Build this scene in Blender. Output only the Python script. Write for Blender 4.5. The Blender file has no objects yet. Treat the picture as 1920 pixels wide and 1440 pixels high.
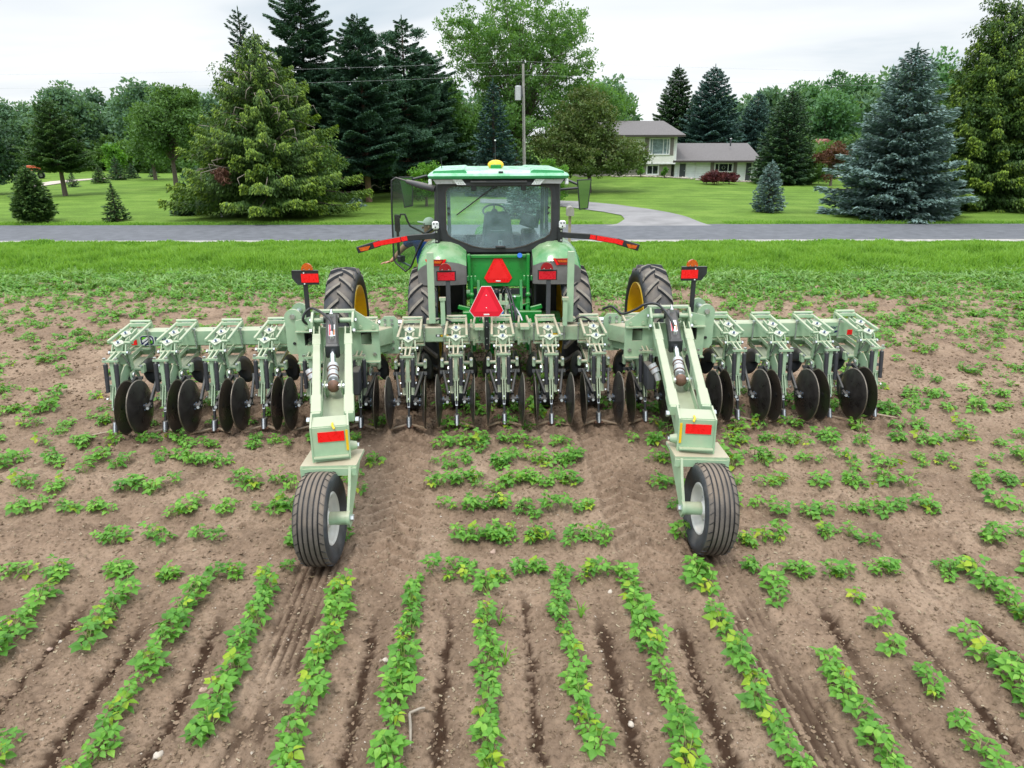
import bpy, math, random
import numpy as np
from mathutils import Vector, Matrix
R = math.radians
S = bpy.context.scene
COL = S.collection

# ------------------------------------------------------------------ camera, world, sun, exposure
CAM_H = 3.617
PITCH = math.atan((720 - 265) / 1333.0)
cam_d = bpy.data.cameras.new("camera")
cam = bpy.data.objects.new("camera", cam_d); COL.objects.link(cam)
cam_d.sensor_width = 36.0
cam_d.lens = 36.0 * 1333 / 1920
cam_d.clip_start = 0.05; cam_d.clip_end = 6000
cam.location = (0, 0, CAM_H)
cam.rotation_euler = (R(90) - PITCH, R(0.1), 0)
S.camera = cam

world = bpy.data.worlds.new("World"); S.world = world
world.use_nodes = True
SUN_EL, SUN_AZ = 62, 200
def build_world():
    nt = world.node_tree; N = nt.nodes; L = nt.links
    N.clear()
    out = N.new("ShaderNodeOutputWorld"); bg = N.new("ShaderNodeBackground")
    sky = N.new("ShaderNodeTexSky"); sky.sky_type = 'NISHITA'; sky.sun_disc = False
    sky.sun_elevation = R(SUN_EL); sky.sun_rotation = R(SUN_AZ)
    tc = N.new("ShaderNodeTexCoord")
    sep = N.new("ShaderNodeSeparateXYZ"); L.new(tc.outputs["Generated"], sep.inputs[0])
    # cloud deck: project direction on a plane overhead
    zc = N.new("ShaderNodeMath"); zc.operation = 'MAXIMUM'; zc.inputs[1].default_value = 0.0
    L.new(sep.outputs[2], zc.inputs[0])
    za = N.new("ShaderNodeMath"); za.operation = 'ADD'; za.inputs[1].default_value = 0.16
    L.new(zc.outputs[0], za.inputs[0])
    dv = N.new("ShaderNodeVectorMath"); dv.operation = 'DIVIDE'
    cb = N.new("ShaderNodeCombineXYZ")
    for i in range(3): L.new(za.outputs[0], cb.inputs[i])
    L.new(tc.outputs["Generated"], dv.inputs[0]); L.new(cb.outputs[0], dv.inputs[1])
    n1 = N.new("ShaderNodeTexNoise"); n1.inputs["Scale"].default_value = 0.95
    n1.inputs["Detail"].default_value = 5; n1.inputs["Roughness"].default_value = 0.5
    n1.inputs["Distortion"].default_value = 0.3
    mp = N.new("ShaderNodeMapping"); mp.inputs["Location"].default_value = (5.3, 2.2, 0)
    mp.inputs["Scale"].default_value = (0.55, 1.0, 1.0)
    L.new(dv.outputs[0], mp.inputs[0]); L.new(mp.outputs[0], n1.inputs["Vector"])
    cr = N.new("ShaderNodeValToRGB")
    e = cr.color_ramp.elements
    e[0].position = 0.36; e[0].color = (0.52, 0.59, 0.65, 1)
    e[1].position = 0.64; e[1].color = (0.82, 0.84, 0.86, 1)
    m = cr.color_ramp.elements.new(0.47); m.color = (0.695, 0.73, 0.76, 1)
    L.new(n1.outputs["Fac"], cr.inputs[0])
    # overcast luminance grows towards the zenith
    el = N.new("ShaderNodeMapRange"); el.inputs[1].default_value = 0.2; el.inputs[2].default_value = 0.9
    el.inputs[3].default_value = 1.0; el.inputs[4].default_value = 3.0
    L.new(sep.outputs[2], el.inputs[0])
    mu = N.new("ShaderNodeVectorMath"); mu.operation = 'SCALE'
    L.new(cr.outputs[0], mu.inputs[0]); L.new(el.outputs[0], mu.inputs["Scale"])
    # the overcast deck is written in units of the background strength
    un = N.new("ShaderNodeVectorMath"); un.operation = 'SCALE'; un.inputs["Scale"].default_value = 10.0
    L.new(mu.outputs[0], un.inputs[0])
    mx = N.new("ShaderNodeMixRGB"); mx.inputs[0].default_value = 0.95
    L.new(sky.outputs[0], mx.inputs[1]); L.new(un.outputs[0], mx.inputs[2])
    L.new(mx.outputs[0], bg.inputs[0]); bg.inputs[1].default_value = 0.1
    L.new(bg.outputs[0], out.inputs[0])
build_world()
sun_d = bpy.data.lights.new("sun", 'SUN'); sun = bpy.data.objects.new("sun", sun_d); COL.objects.link(sun)
sun_d.energy = 1.5; sun_d.angle = R(14); sun_d.color = (1.0, 0.96, 0.9)
sun.rotation_euler = (R(90 - SUN_EL), 0, R(180 - SUN_AZ))
S.view_settings.view_transform = 'Standard'; S.view_settings.look = 'None'
S.view_settings.exposure = 0.40; S.view_settings.gamma = 1
S.cycles.max_bounces = 6; S.cycles.diffuse_bounces = 3; S.cycles.glossy_bounces = 2
S.cycles.transparent_max_bounces = 16; S.cycles.transmission_bounces = 4
S.cycles.caustics_reflective = False; S.cycles.caustics_refractive = False

# ------------------------------------------------------------------ materials
MATS = {}
def mat(name, col, rough=0.6, metal=0.0, noise=None, bump=None, spec=0.5, dust=None, coat=0, doff=-1.05):
    """col linear rgb; noise=(scale, amount) colour variation; bump=(scale, strength); dust=(colour, amount) lying on upward faces"""
    if name in MATS: return MATS[name]
    m = bpy.data.materials.new(name); m.use_nodes = True
    nt = m.node_tree; N = nt.nodes; L = nt.links
    b = N["Principled BSDF"]
    b.inputs["Base Color"].default_value = (*col, 1); b.inputs["Roughness"].default_value = rough
    b.inputs["Metallic"].default_value = metal; b.inputs["Specular IOR Level"].default_value = spec
    b.inputs["Coat Weight"].default_value = coat
    m.diffuse_color = (*col, 1)
    tc = N.new("ShaderNodeTexCoord"); src = None
    if noise:
        n = N.new("ShaderNodeTexNoise"); n.inputs["Scale"].default_value = noise[0]; n.inputs["Detail"].default_value = 6
        n.inputs["Roughness"].default_value = 0.62
        L.new(tc.outputs["Object"], n.inputs["Vector"])
        mr = N.new("ShaderNodeMapRange"); mr.inputs[1].default_value = 0.3; mr.inputs[2].default_value = 0.7
        mr.inputs[3].default_value = 1 - noise[1]; mr.inputs[4].default_value = 1 + noise[1]
        L.new(n.outputs["Fac"], mr.inputs[0])
        v = N.new("ShaderNodeVectorMath"); v.operation = 'SCALE'; v.inputs[0].default_value = col
        L.new(mr.outputs[0], v.inputs["Scale"]); src = v.outputs[0]
        rr = N.new("ShaderNodeMapRange"); rr.inputs[1].default_value = 0.3; rr.inputs[2].default_value = 0.7
        rr.inputs[3].default_value = max(0.05, rough - 0.12); rr.inputs[4].default_value = min(1, rough + 0.12)
        L.new(n.outputs["Fac"], rr.inputs[0]); L.new(rr.outputs[0], b.inputs["Roughness"])
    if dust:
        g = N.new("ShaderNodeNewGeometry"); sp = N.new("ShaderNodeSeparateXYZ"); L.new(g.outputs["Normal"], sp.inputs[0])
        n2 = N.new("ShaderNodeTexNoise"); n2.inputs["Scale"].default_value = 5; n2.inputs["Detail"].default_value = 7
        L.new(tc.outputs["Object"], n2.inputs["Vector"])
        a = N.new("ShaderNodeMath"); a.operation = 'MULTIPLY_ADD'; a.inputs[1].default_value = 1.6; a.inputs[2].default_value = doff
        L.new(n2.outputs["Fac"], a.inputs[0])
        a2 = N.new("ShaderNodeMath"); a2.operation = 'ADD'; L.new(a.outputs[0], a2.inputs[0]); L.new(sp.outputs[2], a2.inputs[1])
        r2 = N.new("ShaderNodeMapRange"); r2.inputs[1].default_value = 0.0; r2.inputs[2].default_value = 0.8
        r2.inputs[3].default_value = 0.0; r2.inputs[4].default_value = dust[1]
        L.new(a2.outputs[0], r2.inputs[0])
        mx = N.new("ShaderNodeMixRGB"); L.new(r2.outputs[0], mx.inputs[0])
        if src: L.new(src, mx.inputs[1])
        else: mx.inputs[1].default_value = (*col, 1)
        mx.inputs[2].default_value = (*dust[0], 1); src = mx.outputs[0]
    if src: L.new(src, b.inputs["Base Color"])
    if bump:
        n3 = N.new("ShaderNodeTexNoise"); n3.inputs["Scale"].default_value = bump[0]; n3.inputs["Detail"].default_value = 5
        L.new(tc.outputs["Object"], n3.inputs["Vector"])
        bp = N.new("ShaderNodeBump"); bp.inputs["Strength"].default_value = bump[1]; bp.inputs["Distance"].default_value = 0.02
        L.new(n3.outputs["Fac"], bp.inputs["Height"]); L.new(bp.outputs[0], b.inputs["Normal"])
    MATS[name] = m
    return m
DUST = (0.42, 0.33, 0.24)
SAGE = mat("sage_paint", (0.33, 0.485, 0.315), 0.42, noise=(5, 0.14), doff=-0.80, dust=(DUST, 0.55), bump=(60, 0.04))
SAGE2 = mat("dusty_sage_paint", (0.35, 0.475, 0.31), 0.5, noise=(9, 0.14), doff=-0.82, dust=(DUST, 0.85), bump=(60, 0.05))
JGREEN = mat("tractor_green", (0.012, 0.24, 0.035), 0.3, noise=(5, 0.1), dust=(DUST, 0.3), coat=0.3)
FGREEN = mat("fender_green", (0.03, 0.26, 0.06), 0.28, noise=(5, 0.1), dust=((0.45, 0.45, 0.32), 0.55), coat=0.3)
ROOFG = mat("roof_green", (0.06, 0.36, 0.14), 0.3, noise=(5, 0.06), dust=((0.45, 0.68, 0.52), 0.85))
YELLOW = mat("rim_yellow", (0.80, 0.50, 0.008), 0.38, noise=(6, 0.14), dust=(DUST, 0.3))
WHITEP = mat("white_rim", (0.72, 0.72, 0.70), 0.4, noise=(8, 0.08), dust=(DUST, 0.4))
BLACKP = mat("black_paint", (0.02, 0.022, 0.025), 0.42, noise=(9, 0.3), dust=(DUST, 0.1))
DGREY = mat("charcoal_plastic", (0.055, 0.058, 0.065), 0.55, noise=(10, 0.15), dust=(DUST, 0.3))
FGREY = mat("grey_fender_plastic", (0.17, 0.16, 0.155), 0.6, noise=(4, 0.25), dust=(DUST, 0.6))
RUBBER = mat("tractor_tyre_rubber", (0.04, 0.043, 0.05), 0.75, noise=(8, 0.35), dust=(DUST, 0.35), bump=(70, 0.2))
LUGM = mat("lug_rubber", (0.20, 0.175, 0.145), 0.85, noise=(14, 0.3), bump=(70, 0.2))
RIBRUB = mat("rib_tyre_rubber", (0.115, 0.098, 0.085), 0.8, noise=(4, 0.45), dust=((0.27, 0.20, 0.14), 0.5), bump=(90, 0.35))
SIDERUB = mat("sidewall_rubber", (0.035, 0.04, 0.048), 0.6, noise=(10, 0.4), dust=(DUST, 0.2), bump=(60, 0.2))
DISC = mat("dark_disc_steel", (0.036, 0.032, 0.030), 0.32, metal=0.4, noise=(5, 0.5), bump=(25, 0.05))
SPRING = mat("spring_black", (0.03, 0.03, 0.036), 0.55, noise=(20, 0.3))
STEEL = mat("zinc_steel", (0.62, 0.64, 0.66), 0.3, metal=0.85, noise=(20, 0.1))
CHROME = mat("chrome_rod", (0.8, 0.82, 0.85), 0.12, metal=1.0)
EARTHY = mat("earth_polished_steel", (0.34, 0.25, 0.17), 0.5, metal=0.3, noise=(20, 0.25))
RUST = mat("rusty_steel", (0.14, 0.07, 0.045), 0.7, noise=(18, 0.4))
REDR = mat("red_reflector", (0.86, 0.008, 0.010), 0.3, noise=(30, 0.06))
REDO = mat("fluorescent_red", (0.9, 0.012, 0.012), 0.45, noise=(6, 0.04))
REDD = mat("dark_red_reflector", (0.62, 0.005, 0.02), 0.3, noise=(30, 0.06))
REDL = mat("red_lens", (0.30, 0.006, 0.015), 0.18, noise=(50, 0.3), coat=0.5)
AMBER = mat("amber_lens", (0.55, 0.10, 0.008), 0.18, noise=(60, 0.45), coat=0.5)
LAMPW = mat("lamp_white", (0.75, 0.77, 0.78), 0.2, noise=(90, 0.3), coat=0.5)
SILVER = mat("silver_trim", (0.5, 0.5, 0.52), 0.35, metal=0.3, noise=(10, 0.1))
YEL = mat("yellow_decal", (0.8, 0.5, 0.01), 0.4)
WHT = mat("white_decal", (0.8, 0.8, 0.8), 0.45)
NAVY = mat("navy_decal", (0.005, 0.01, 0.09), 0.4)
LIME = mat("lime_decal", (0.15, 0.55, 0.01), 0.4)
BLK = mat("black_rubber_hose", (0.015, 0.015, 0.017), 0.4)
BLUEP = mat("blue_plastic", (0.01, 0.13, 0.55), 0.3)
SEATM = mat("seat_fabric", (0.085, 0.10, 0.11), 0.75, noise=(30, 0.2))
def glass_mat(name, tint, refl_rough=0.02, dirt_sheen=0.12, dirt_sheen_col=(0.75, 0.8, 0.8)):
    m = bpy.data.materials.new(name); m.use_nodes = True
    nt = m.node_tree; N = nt.nodes; L = nt.links; N.clear()
    out = N.new("ShaderNodeOutputMaterial")
    tr = N.new("ShaderNodeBsdfTransparent"); tr.inputs[0].default_value = (*tint, 1)
    gl = N.new("ShaderNodeBsdfGlossy"); gl.inputs["Roughness"].default_value = refl_rough
    df = N.new("ShaderNodeBsdfDiffuse"); df.inputs[0].default_value = (*dirt_sheen_col, 1)
    fr = N.new("ShaderNodeFresnel"); fr.inputs[0].default_value = 1.5
    tc = N.new("ShaderNodeTexCoord"); n = N.new("ShaderNodeTexNoise"); n.inputs["Scale"].default_value = 3; n.inputs["Detail"].default_value = 6
    L.new(tc.outputs["Object"], n.inputs["Vector"])
    mr = N.new("ShaderNodeMapRange"); mr.inputs[1].default_value = 0.3; mr.inputs[2].default_value = 0.7
    mr.inputs[3].default_value = dirt_sheen * 0.5; mr.inputs[4].default_value = dirt_sheen * 1.5
    L.new(n.outputs["Fac"], mr.inputs[0])
    m1 = N.new("ShaderNodeMixShader"); L.new(mr.outputs[0], m1.inputs[0]); L.new(tr.outputs[0], m1.inputs[1]); L.new(df.outputs[0], m1.inputs[2])
    m2 = N.new("ShaderNodeMixShader"); L.new(fr.outputs[0], m2.inputs[0]); L.new(m1.outputs[0], m2.inputs[1]); L.new(gl.outputs[0], m2.inputs[2])
    L.new(m2.outputs[0], out.inputs[0]); MATS[name] = m
    return m
GLASS = glass_mat("rear_window_glass", (0.85, 1.0, 0.98), dirt_sheen=0.22, dirt_sheen_col=(0.52, 0.73, 0.79))  # pale blue film paints the sky's reflection into the pane's colour
GLASSD = glass_mat("door_glass", (0.48, 0.62, 0.53), dirt_sheen=0.05, dirt_sheen_col=(0.3, 0.4, 0.35))
CABM = mat("cab_frame_paint", (0.028, 0.030, 0.034), 0.45, noise=(8, 0.2), dust=(DUST, 0.2))
GLASSC = glass_mat("clear_glass", (0.85, 0.93, 0.9), dirt_sheen=0.04)
MIRR = mat("mirror_face", (0.38, 0.42, 0.42), 0.03, metal=1.0)

# ------------------------------------------------------------------ mesh helpers
def link_mesh(name, V, F, mats, parent=None, idx=None, smooth=False, loc=None, angle=None):
    me = bpy.data.meshes.new(name)
    me.from_pydata([tuple(v) for v in V], [], F)
    for m in (mats if isinstance(mats, (list, tuple)) else [mats]): me.materials.append(m)
    if idx is not None: me.polygons.foreach_set("material_index", idx)
    if smooth is True: me.polygons.foreach_set("use_smooth", [True] * len(me.polygons))
    elif isinstance(smooth, list): me.polygons.foreach_set("use_smooth", smooth)
    me.update()
    o = bpy.data.objects.new(name, me); COL.objects.link(o)
    if parent: o.parent = parent
    if loc is not None: o.location = loc
    return o
def np_mesh(name, V, F, mats, parent=None, idx=None, smooth=False, attrs=None):
    """V (n,3) float array, F (m,k) int array, k constant"""
    me = bpy.data.meshes.new(name); V = np.asarray(V, np.float32); F = np.asarray(F, np.int32)
    n, (m, k) = len(V), F.shape
    me.vertices.add(n); me.vertices.foreach_set("co", V.ravel())
    me.loops.add(m * k); me.loops.foreach_set("vertex_index", F.ravel())
    me.polygons.add(m); me.polygons.foreach_set("loop_start", np.arange(0, m * k, k, dtype=np.int32))
    me.polygons.foreach_set("loop_total", np.full(m, k, np.int32))
    for mm in (mats if isinstance(mats, (list, tuple)) else [mats]): me.materials.append(mm)
    if idx is not None: me.polygons.foreach_set("material_index", np.asarray(idx, np.int32))
    me.polygons.foreach_set("use_smooth", np.full(m, bool(smooth)))
    me.update(calc_edges=True)
    if attrs:
        for an, av in attrs.items():
            a = me.attributes.new(an, 'FLOAT', 'POINT'); a.data.foreach_set("value", np.asarray(av, np.float32))
    o = bpy.data.objects.new(name, me); COL.objects.link(o)
    if parent: o.parent = parent
    return o
class MB:
    def __init__(s): s.v = []; s.f = []; s.mi = []; s.sm = []; s.m = []
    def _mi(s, m):
        if m not in s.m: s.m.append(m)
        return s.m.index(m)
    def add(s, V, F, m, smooth=False):
        o = len(s.v); s.v += [tuple(v) for v in V]; k = s._mi(m)
        for f in F: s.f.append([i + o for i in f]); s.mi.append(k); s.sm.append(smooth)
        return s
    def box(s, c, d, m, rot=None, ch=0.0, taper=None):
        """box centre c, full size d, optional Euler/Matrix rotation, ch = chamfer on all edges"""
        M = rot.to_matrix() if hasattr(rot, "to_matrix") else rot
        hx, hy, hz = d[0] / 2, d[1] / 2, d[2] / 2
        if ch <= 0:
            P = [Vector((x * hx, y * hy, z * hz)) for x in (-1, 1) for y in (-1, 1) for z in (-1, 1)]
            F = [(0, 1, 3, 2), (4, 6, 7, 5), (0, 4, 5, 1), (2, 3, 7, 6), (0, 2, 6, 4), (1, 5, 7, 3)]
        else:
            P = []; ix = {}
            for x in (-1, 1):
                for y in (-1, 1):
                    for z in (-1, 1):
                        for a in range(3):
                            q = [x * hx, y * hy, z * hz]
                            for b in range(3):
                                if b != a: q[b] -= ch * (x, y, z)[b]
                            ix[(x, y, z, a)] = len(P); P.append(Vector(q))
            F = []
            for a in range(3):
                b, c2 = (a + 1) % 3, (a + 2) % 3
                for sg in (-1, 1):
                    f = []
                    for (p, q) in ((-1, -1), (1, -1), (1, 1), (-1, 1)):
                        k = [0, 0, 0]; k[a] = sg; k[b] = p; k[c2] = q; f.append(ix[(*k, a)])
                    F.append(f if sg > 0 else f[::-1])
                for p in (-1, 1):
                    for q in (-1, 1):
                        k0 = [0, 0, 0]; k0[b] = p; k0[c2] = q; k1 = list(k0); k0[a] = -1; k1[a] = 1
                        f = [ix[(*k0, b)], ix[(*k1, b)], ix[(*k1, c2)], ix[(*k0, c2)]]
                        F.append(f if p * q < 0 else f[::-1])
            for x in (-1, 1):
                for y in (-1, 1):
                    for z in (-1, 1):
                        f = [ix[(x, y, z, 0)], ix[(x, y, z, 1)], ix[(x, y, z, 2)]]
                        F.append(f if x * y * z > 0 else f[::-1])
        if taper:  # scale x,y at the +z end
            for p in P:
                t = (p.z + hz) / (2 * hz); p.x *= 1 + (taper[0] - 1) * t; p.y *= 1 + (taper[1] - 1) * t
        if M is not None: P = [M @ p for p in P]
        c = Vector(c)
        return s.add([p + c for p in P], F, m)
    def bar(s, a, b, w, h, m, up=(0, 0, 1), ch=0.0):
        a, b = Vector(a), Vector(b); d = b - a; y = d.normalized(); u = Vector(up)
        x = y.cross(u)
        if x.length < 1e-5: x = y.cross(Vector((1, 0, 0)))
        x.normalize(); z = x.cross(y)
        M = Matrix((x, y, z)).transposed()
        return s.box((a + b) / 2, (w, d.length, h), m, M, ch)
    def tube(s, pts, r, m, n=10, cap=True, smooth=True):
        pts = [Vector(p) for p in pts]; rs = r if isinstance(r, (list, tuple)) else [r] * len(pts)
        V = []; F = []; x = None
        for i, p in enumerate(pts):
            t = (pts[min(i + 1, len(pts) - 1)] - pts[max(i - 1, 0)]).normalized()
            if x is None:
                x = t.cross(Vector((0, 0, 1)))
                if x.length < 1e-3: x = t.cross(Vector((1, 0, 0)))
            x = (x - t * x.dot(t)); x.normalize(); y = t.cross(x)
            for k in range(n):
                a = 2 * math.pi * k / n
                V.append(p + (x * math.cos(a) + y * math.sin(a)) * rs[i])
        for i in range(len(pts) - 1):
            for k in range(n):
                F.append((i * n + k, i * n + (k + 1) % n, (i + 1) * n + (k + 1) % n, (i + 1) * n + k))
        s.add(V, F, m, smooth)
        if cap:
            s.add(V[:n], [list(range(n))[::-1]], m); s.add(V[-n:], [list(range(n))], m)
        return s
    def lathe(s, prof, m, c=(0, 0, 0), axis=(1, 0, 0), n=40, smooth=True, mats=None):
        """prof list of (axial, radius); mats optional per-segment"""
        ax = Vector(axis).normalized(); x = ax.cross(Vector((0, 0, 1)))
        if x.length < 1e-3: x = Vector((0, 1, 0))
        x.normalize(); y = ax.cross(x); c = Vector(c); k = len(prof)
        V = [c + ax * a + (x * math.cos(2 * math.pi * j / n) + y * math.sin(2 * math.pi * j / n)) * r for j in range(n) for a, r in prof]
        for i in range(k - 1):
            F = [(j * k + i, ((j + 1) % n) * k + i, ((j + 1) % n) * k + i + 1, j * k + i + 1) for j in range(n)]
            if i == 0: base = len(s.v); s.add(V, F, mats[i] if mats else m, smooth)
            else:
                mi = s._mi(mats[i] if mats else m)
                for f in F: s.f.append([q + base for q in f]); s.mi.append(mi); s.sm.append(smooth)
        return s
    def prism(s, poly, t0, t1, m, plane='xz', M=None, c=(0, 0, 0)):
        """poly of 2-D points extruded from t0 to t1 along the third axis"""
        def p3(a, b, t):
            return {'xz': (a, t, b), 'yz': (t, a, b), 'xy': (a, b, t)}[plane]
        n = len(poly); V = [Vector(p3(a, b, t0)) for a, b in poly] + [Vector(p3(a, b, t1)) for a, b in poly]
        F = [list(range(n))[::-1], list(range(n, 2 * n))] + [(i, (i + 1) % n, n + (i + 1) % n, n + i) for i in range(n)]
        area = sum(poly[i][0] * poly[(i + 1) % n][1] - poly[(i + 1) % n][0] * poly[i][1] for i in range(n))
        flip = (area < 0) ^ (plane == 'xz') ^ (t1 < t0)
        if flip: F = [list(f)[::-1] for f in F]
        if M is not None: V = [M @ v for v in V]
        c = Vector(c)
        return s.add([v + c for v in V], F, m)
    def bolt(s, p, d, r, m, l=0.012):
        d = Vector(d).normalized(); p = Vector(p)
        return s.tube([p, p + d * l], r, m, n=6, smooth=False)
    def sphere(s, c, r, m, n=12, sc=(1, 1, 1)):
        V = []; F = []; k = n // 2
        for i in range(k + 1):
            t = math.pi * i / k
            for j in range(n):
                a = 2 * math.pi * j / n
                V.append((c[0] + r * sc[0] * math.sin(t) * math.cos(a), c[1] + r * sc[1] * math.sin(t) * math.sin(a), c[2] + r * sc[2] * math.cos(t)))
        for i in range(k):
            for j in range(n): F.append((i * n + j, (i + 1) * n + j, (i + 1) * n + (j + 1) % n, i * n + (j + 1) % n))
        return s.add(V, F, m, True)
    def build(s, name, parent=None, bevel=0.0, loc=None):
        o = link_mesh(name, s.v, s.f, s.m, parent, s.mi, s.sm, loc)
        if bevel:
            b = o.modifiers.new("edge", 'BEVEL'); b.width = bevel; b.segments = 2; b.limit_method = 'ANGLE'; b.angle_limit = R(40)
            b.harden_normals = False
        return o
def thing(name, label, cat, loc=(0, 0, 0), rz=0.0, group=None):
    o = bpy.data.objects.new(name, None); COL.objects.link(o); o.location = loc; o.rotation_euler = (0, 0, rz)
    o.empty_display_size = 0.2
    o["label"] = label; o["category"] = cat
    if group: o["group"] = group
    return o
def tag(o, label=None, cat=None, group=None, kind=None):
    if label: o["label"] = label
    if cat: o["category"] = cat
    if group: o["group"] = group
    if kind: o["kind"] = kind
    return o
def copy_tree(o, parent=None):
    c = o.copy(); COL.objects.link(c)
    if parent is not None: c.parent = parent
    for ch in list(o.children): copy_tree(ch, c)
    return c
def text(name, body, size, m, parent, loc, rot, ital=0.0, extr=0.0015):
    cu = bpy.data.curves.new(name, 'FONT'); cu.body = body; cu.size = size; cu.extrude = extr; cu.shear = ital
    cu.offset = size * 0.012
    cu.materials.append(m); o = bpy.data.objects.new(name, cu); COL.objects.link(o); o.parent = parent
    me = bpy.data.meshes.new_from_object(o); bpy.data.objects.remove(o)
    o = bpy.data.objects.new(name, me); COL.objects.link(o); o.parent = parent
    o.location = loc; o.rotation_euler = rot
    return o

# ------------------------------------------------------------------ noise
def vnoise(x, y, seed=0):
    xi = np.floor(x).astype(np.int64); yi = np.floor(y).astype(np.int64); fx = x - xi; fy = y - yi
    def hsh(a, b):
        n = (a * 374761393 + b * 668265263 + seed * 974711) & 0x7fffffff
        n = ((n ^ (n >> 13)) * 1274126177) & 0x7fffffff
        return ((n ^ (n >> 16)) & 0xffff) / 65535.0
    u = fx * fx * (3 - 2 * fx); v = fy * fy * (3 - 2 * fy)
    return (hsh(xi, yi) * (1 - u) + hsh(xi + 1, yi) * u) * (1 - v) + (hsh(xi, yi + 1) * (1 - u) + hsh(xi + 1, yi + 1) * u) * v
def fbm(x, y, sc, oct=4, seed=0, gain=0.5):
    a = 1.0; t = 0.0; n = 0.0
    for o in range(oct):
        t = t + a * vnoise(x * sc * 2 ** o + 17.3 * o, y * sc * 2 ** o - 9.1 * o, seed + o); n += a; a *= gain
    return t / n
def sstep(x, a, b):
    t = np.clip((x - a) / (b - a), 0, 1); return t * t * (3 - 2 * t)

# implement / tractor frames
HEAD = R(2.8)
IMP = (-0.108, 8.884); TRA = (-0.21, 10.9)
cH, sH = math.cos(HEAD), math.sin(HEAD)
def to_local(X, Y):  # implement-local coordinates of world points
    dx = X - IMP[0]; dy = Y - IMP[1]
    return dx * cH + dy * sH, -dx * sH + dy * cH
def to_world(lx, ly):
    return IMP[0] + lx * cH - ly * sH, IMP[1] + lx * sH + ly * cH

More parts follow.
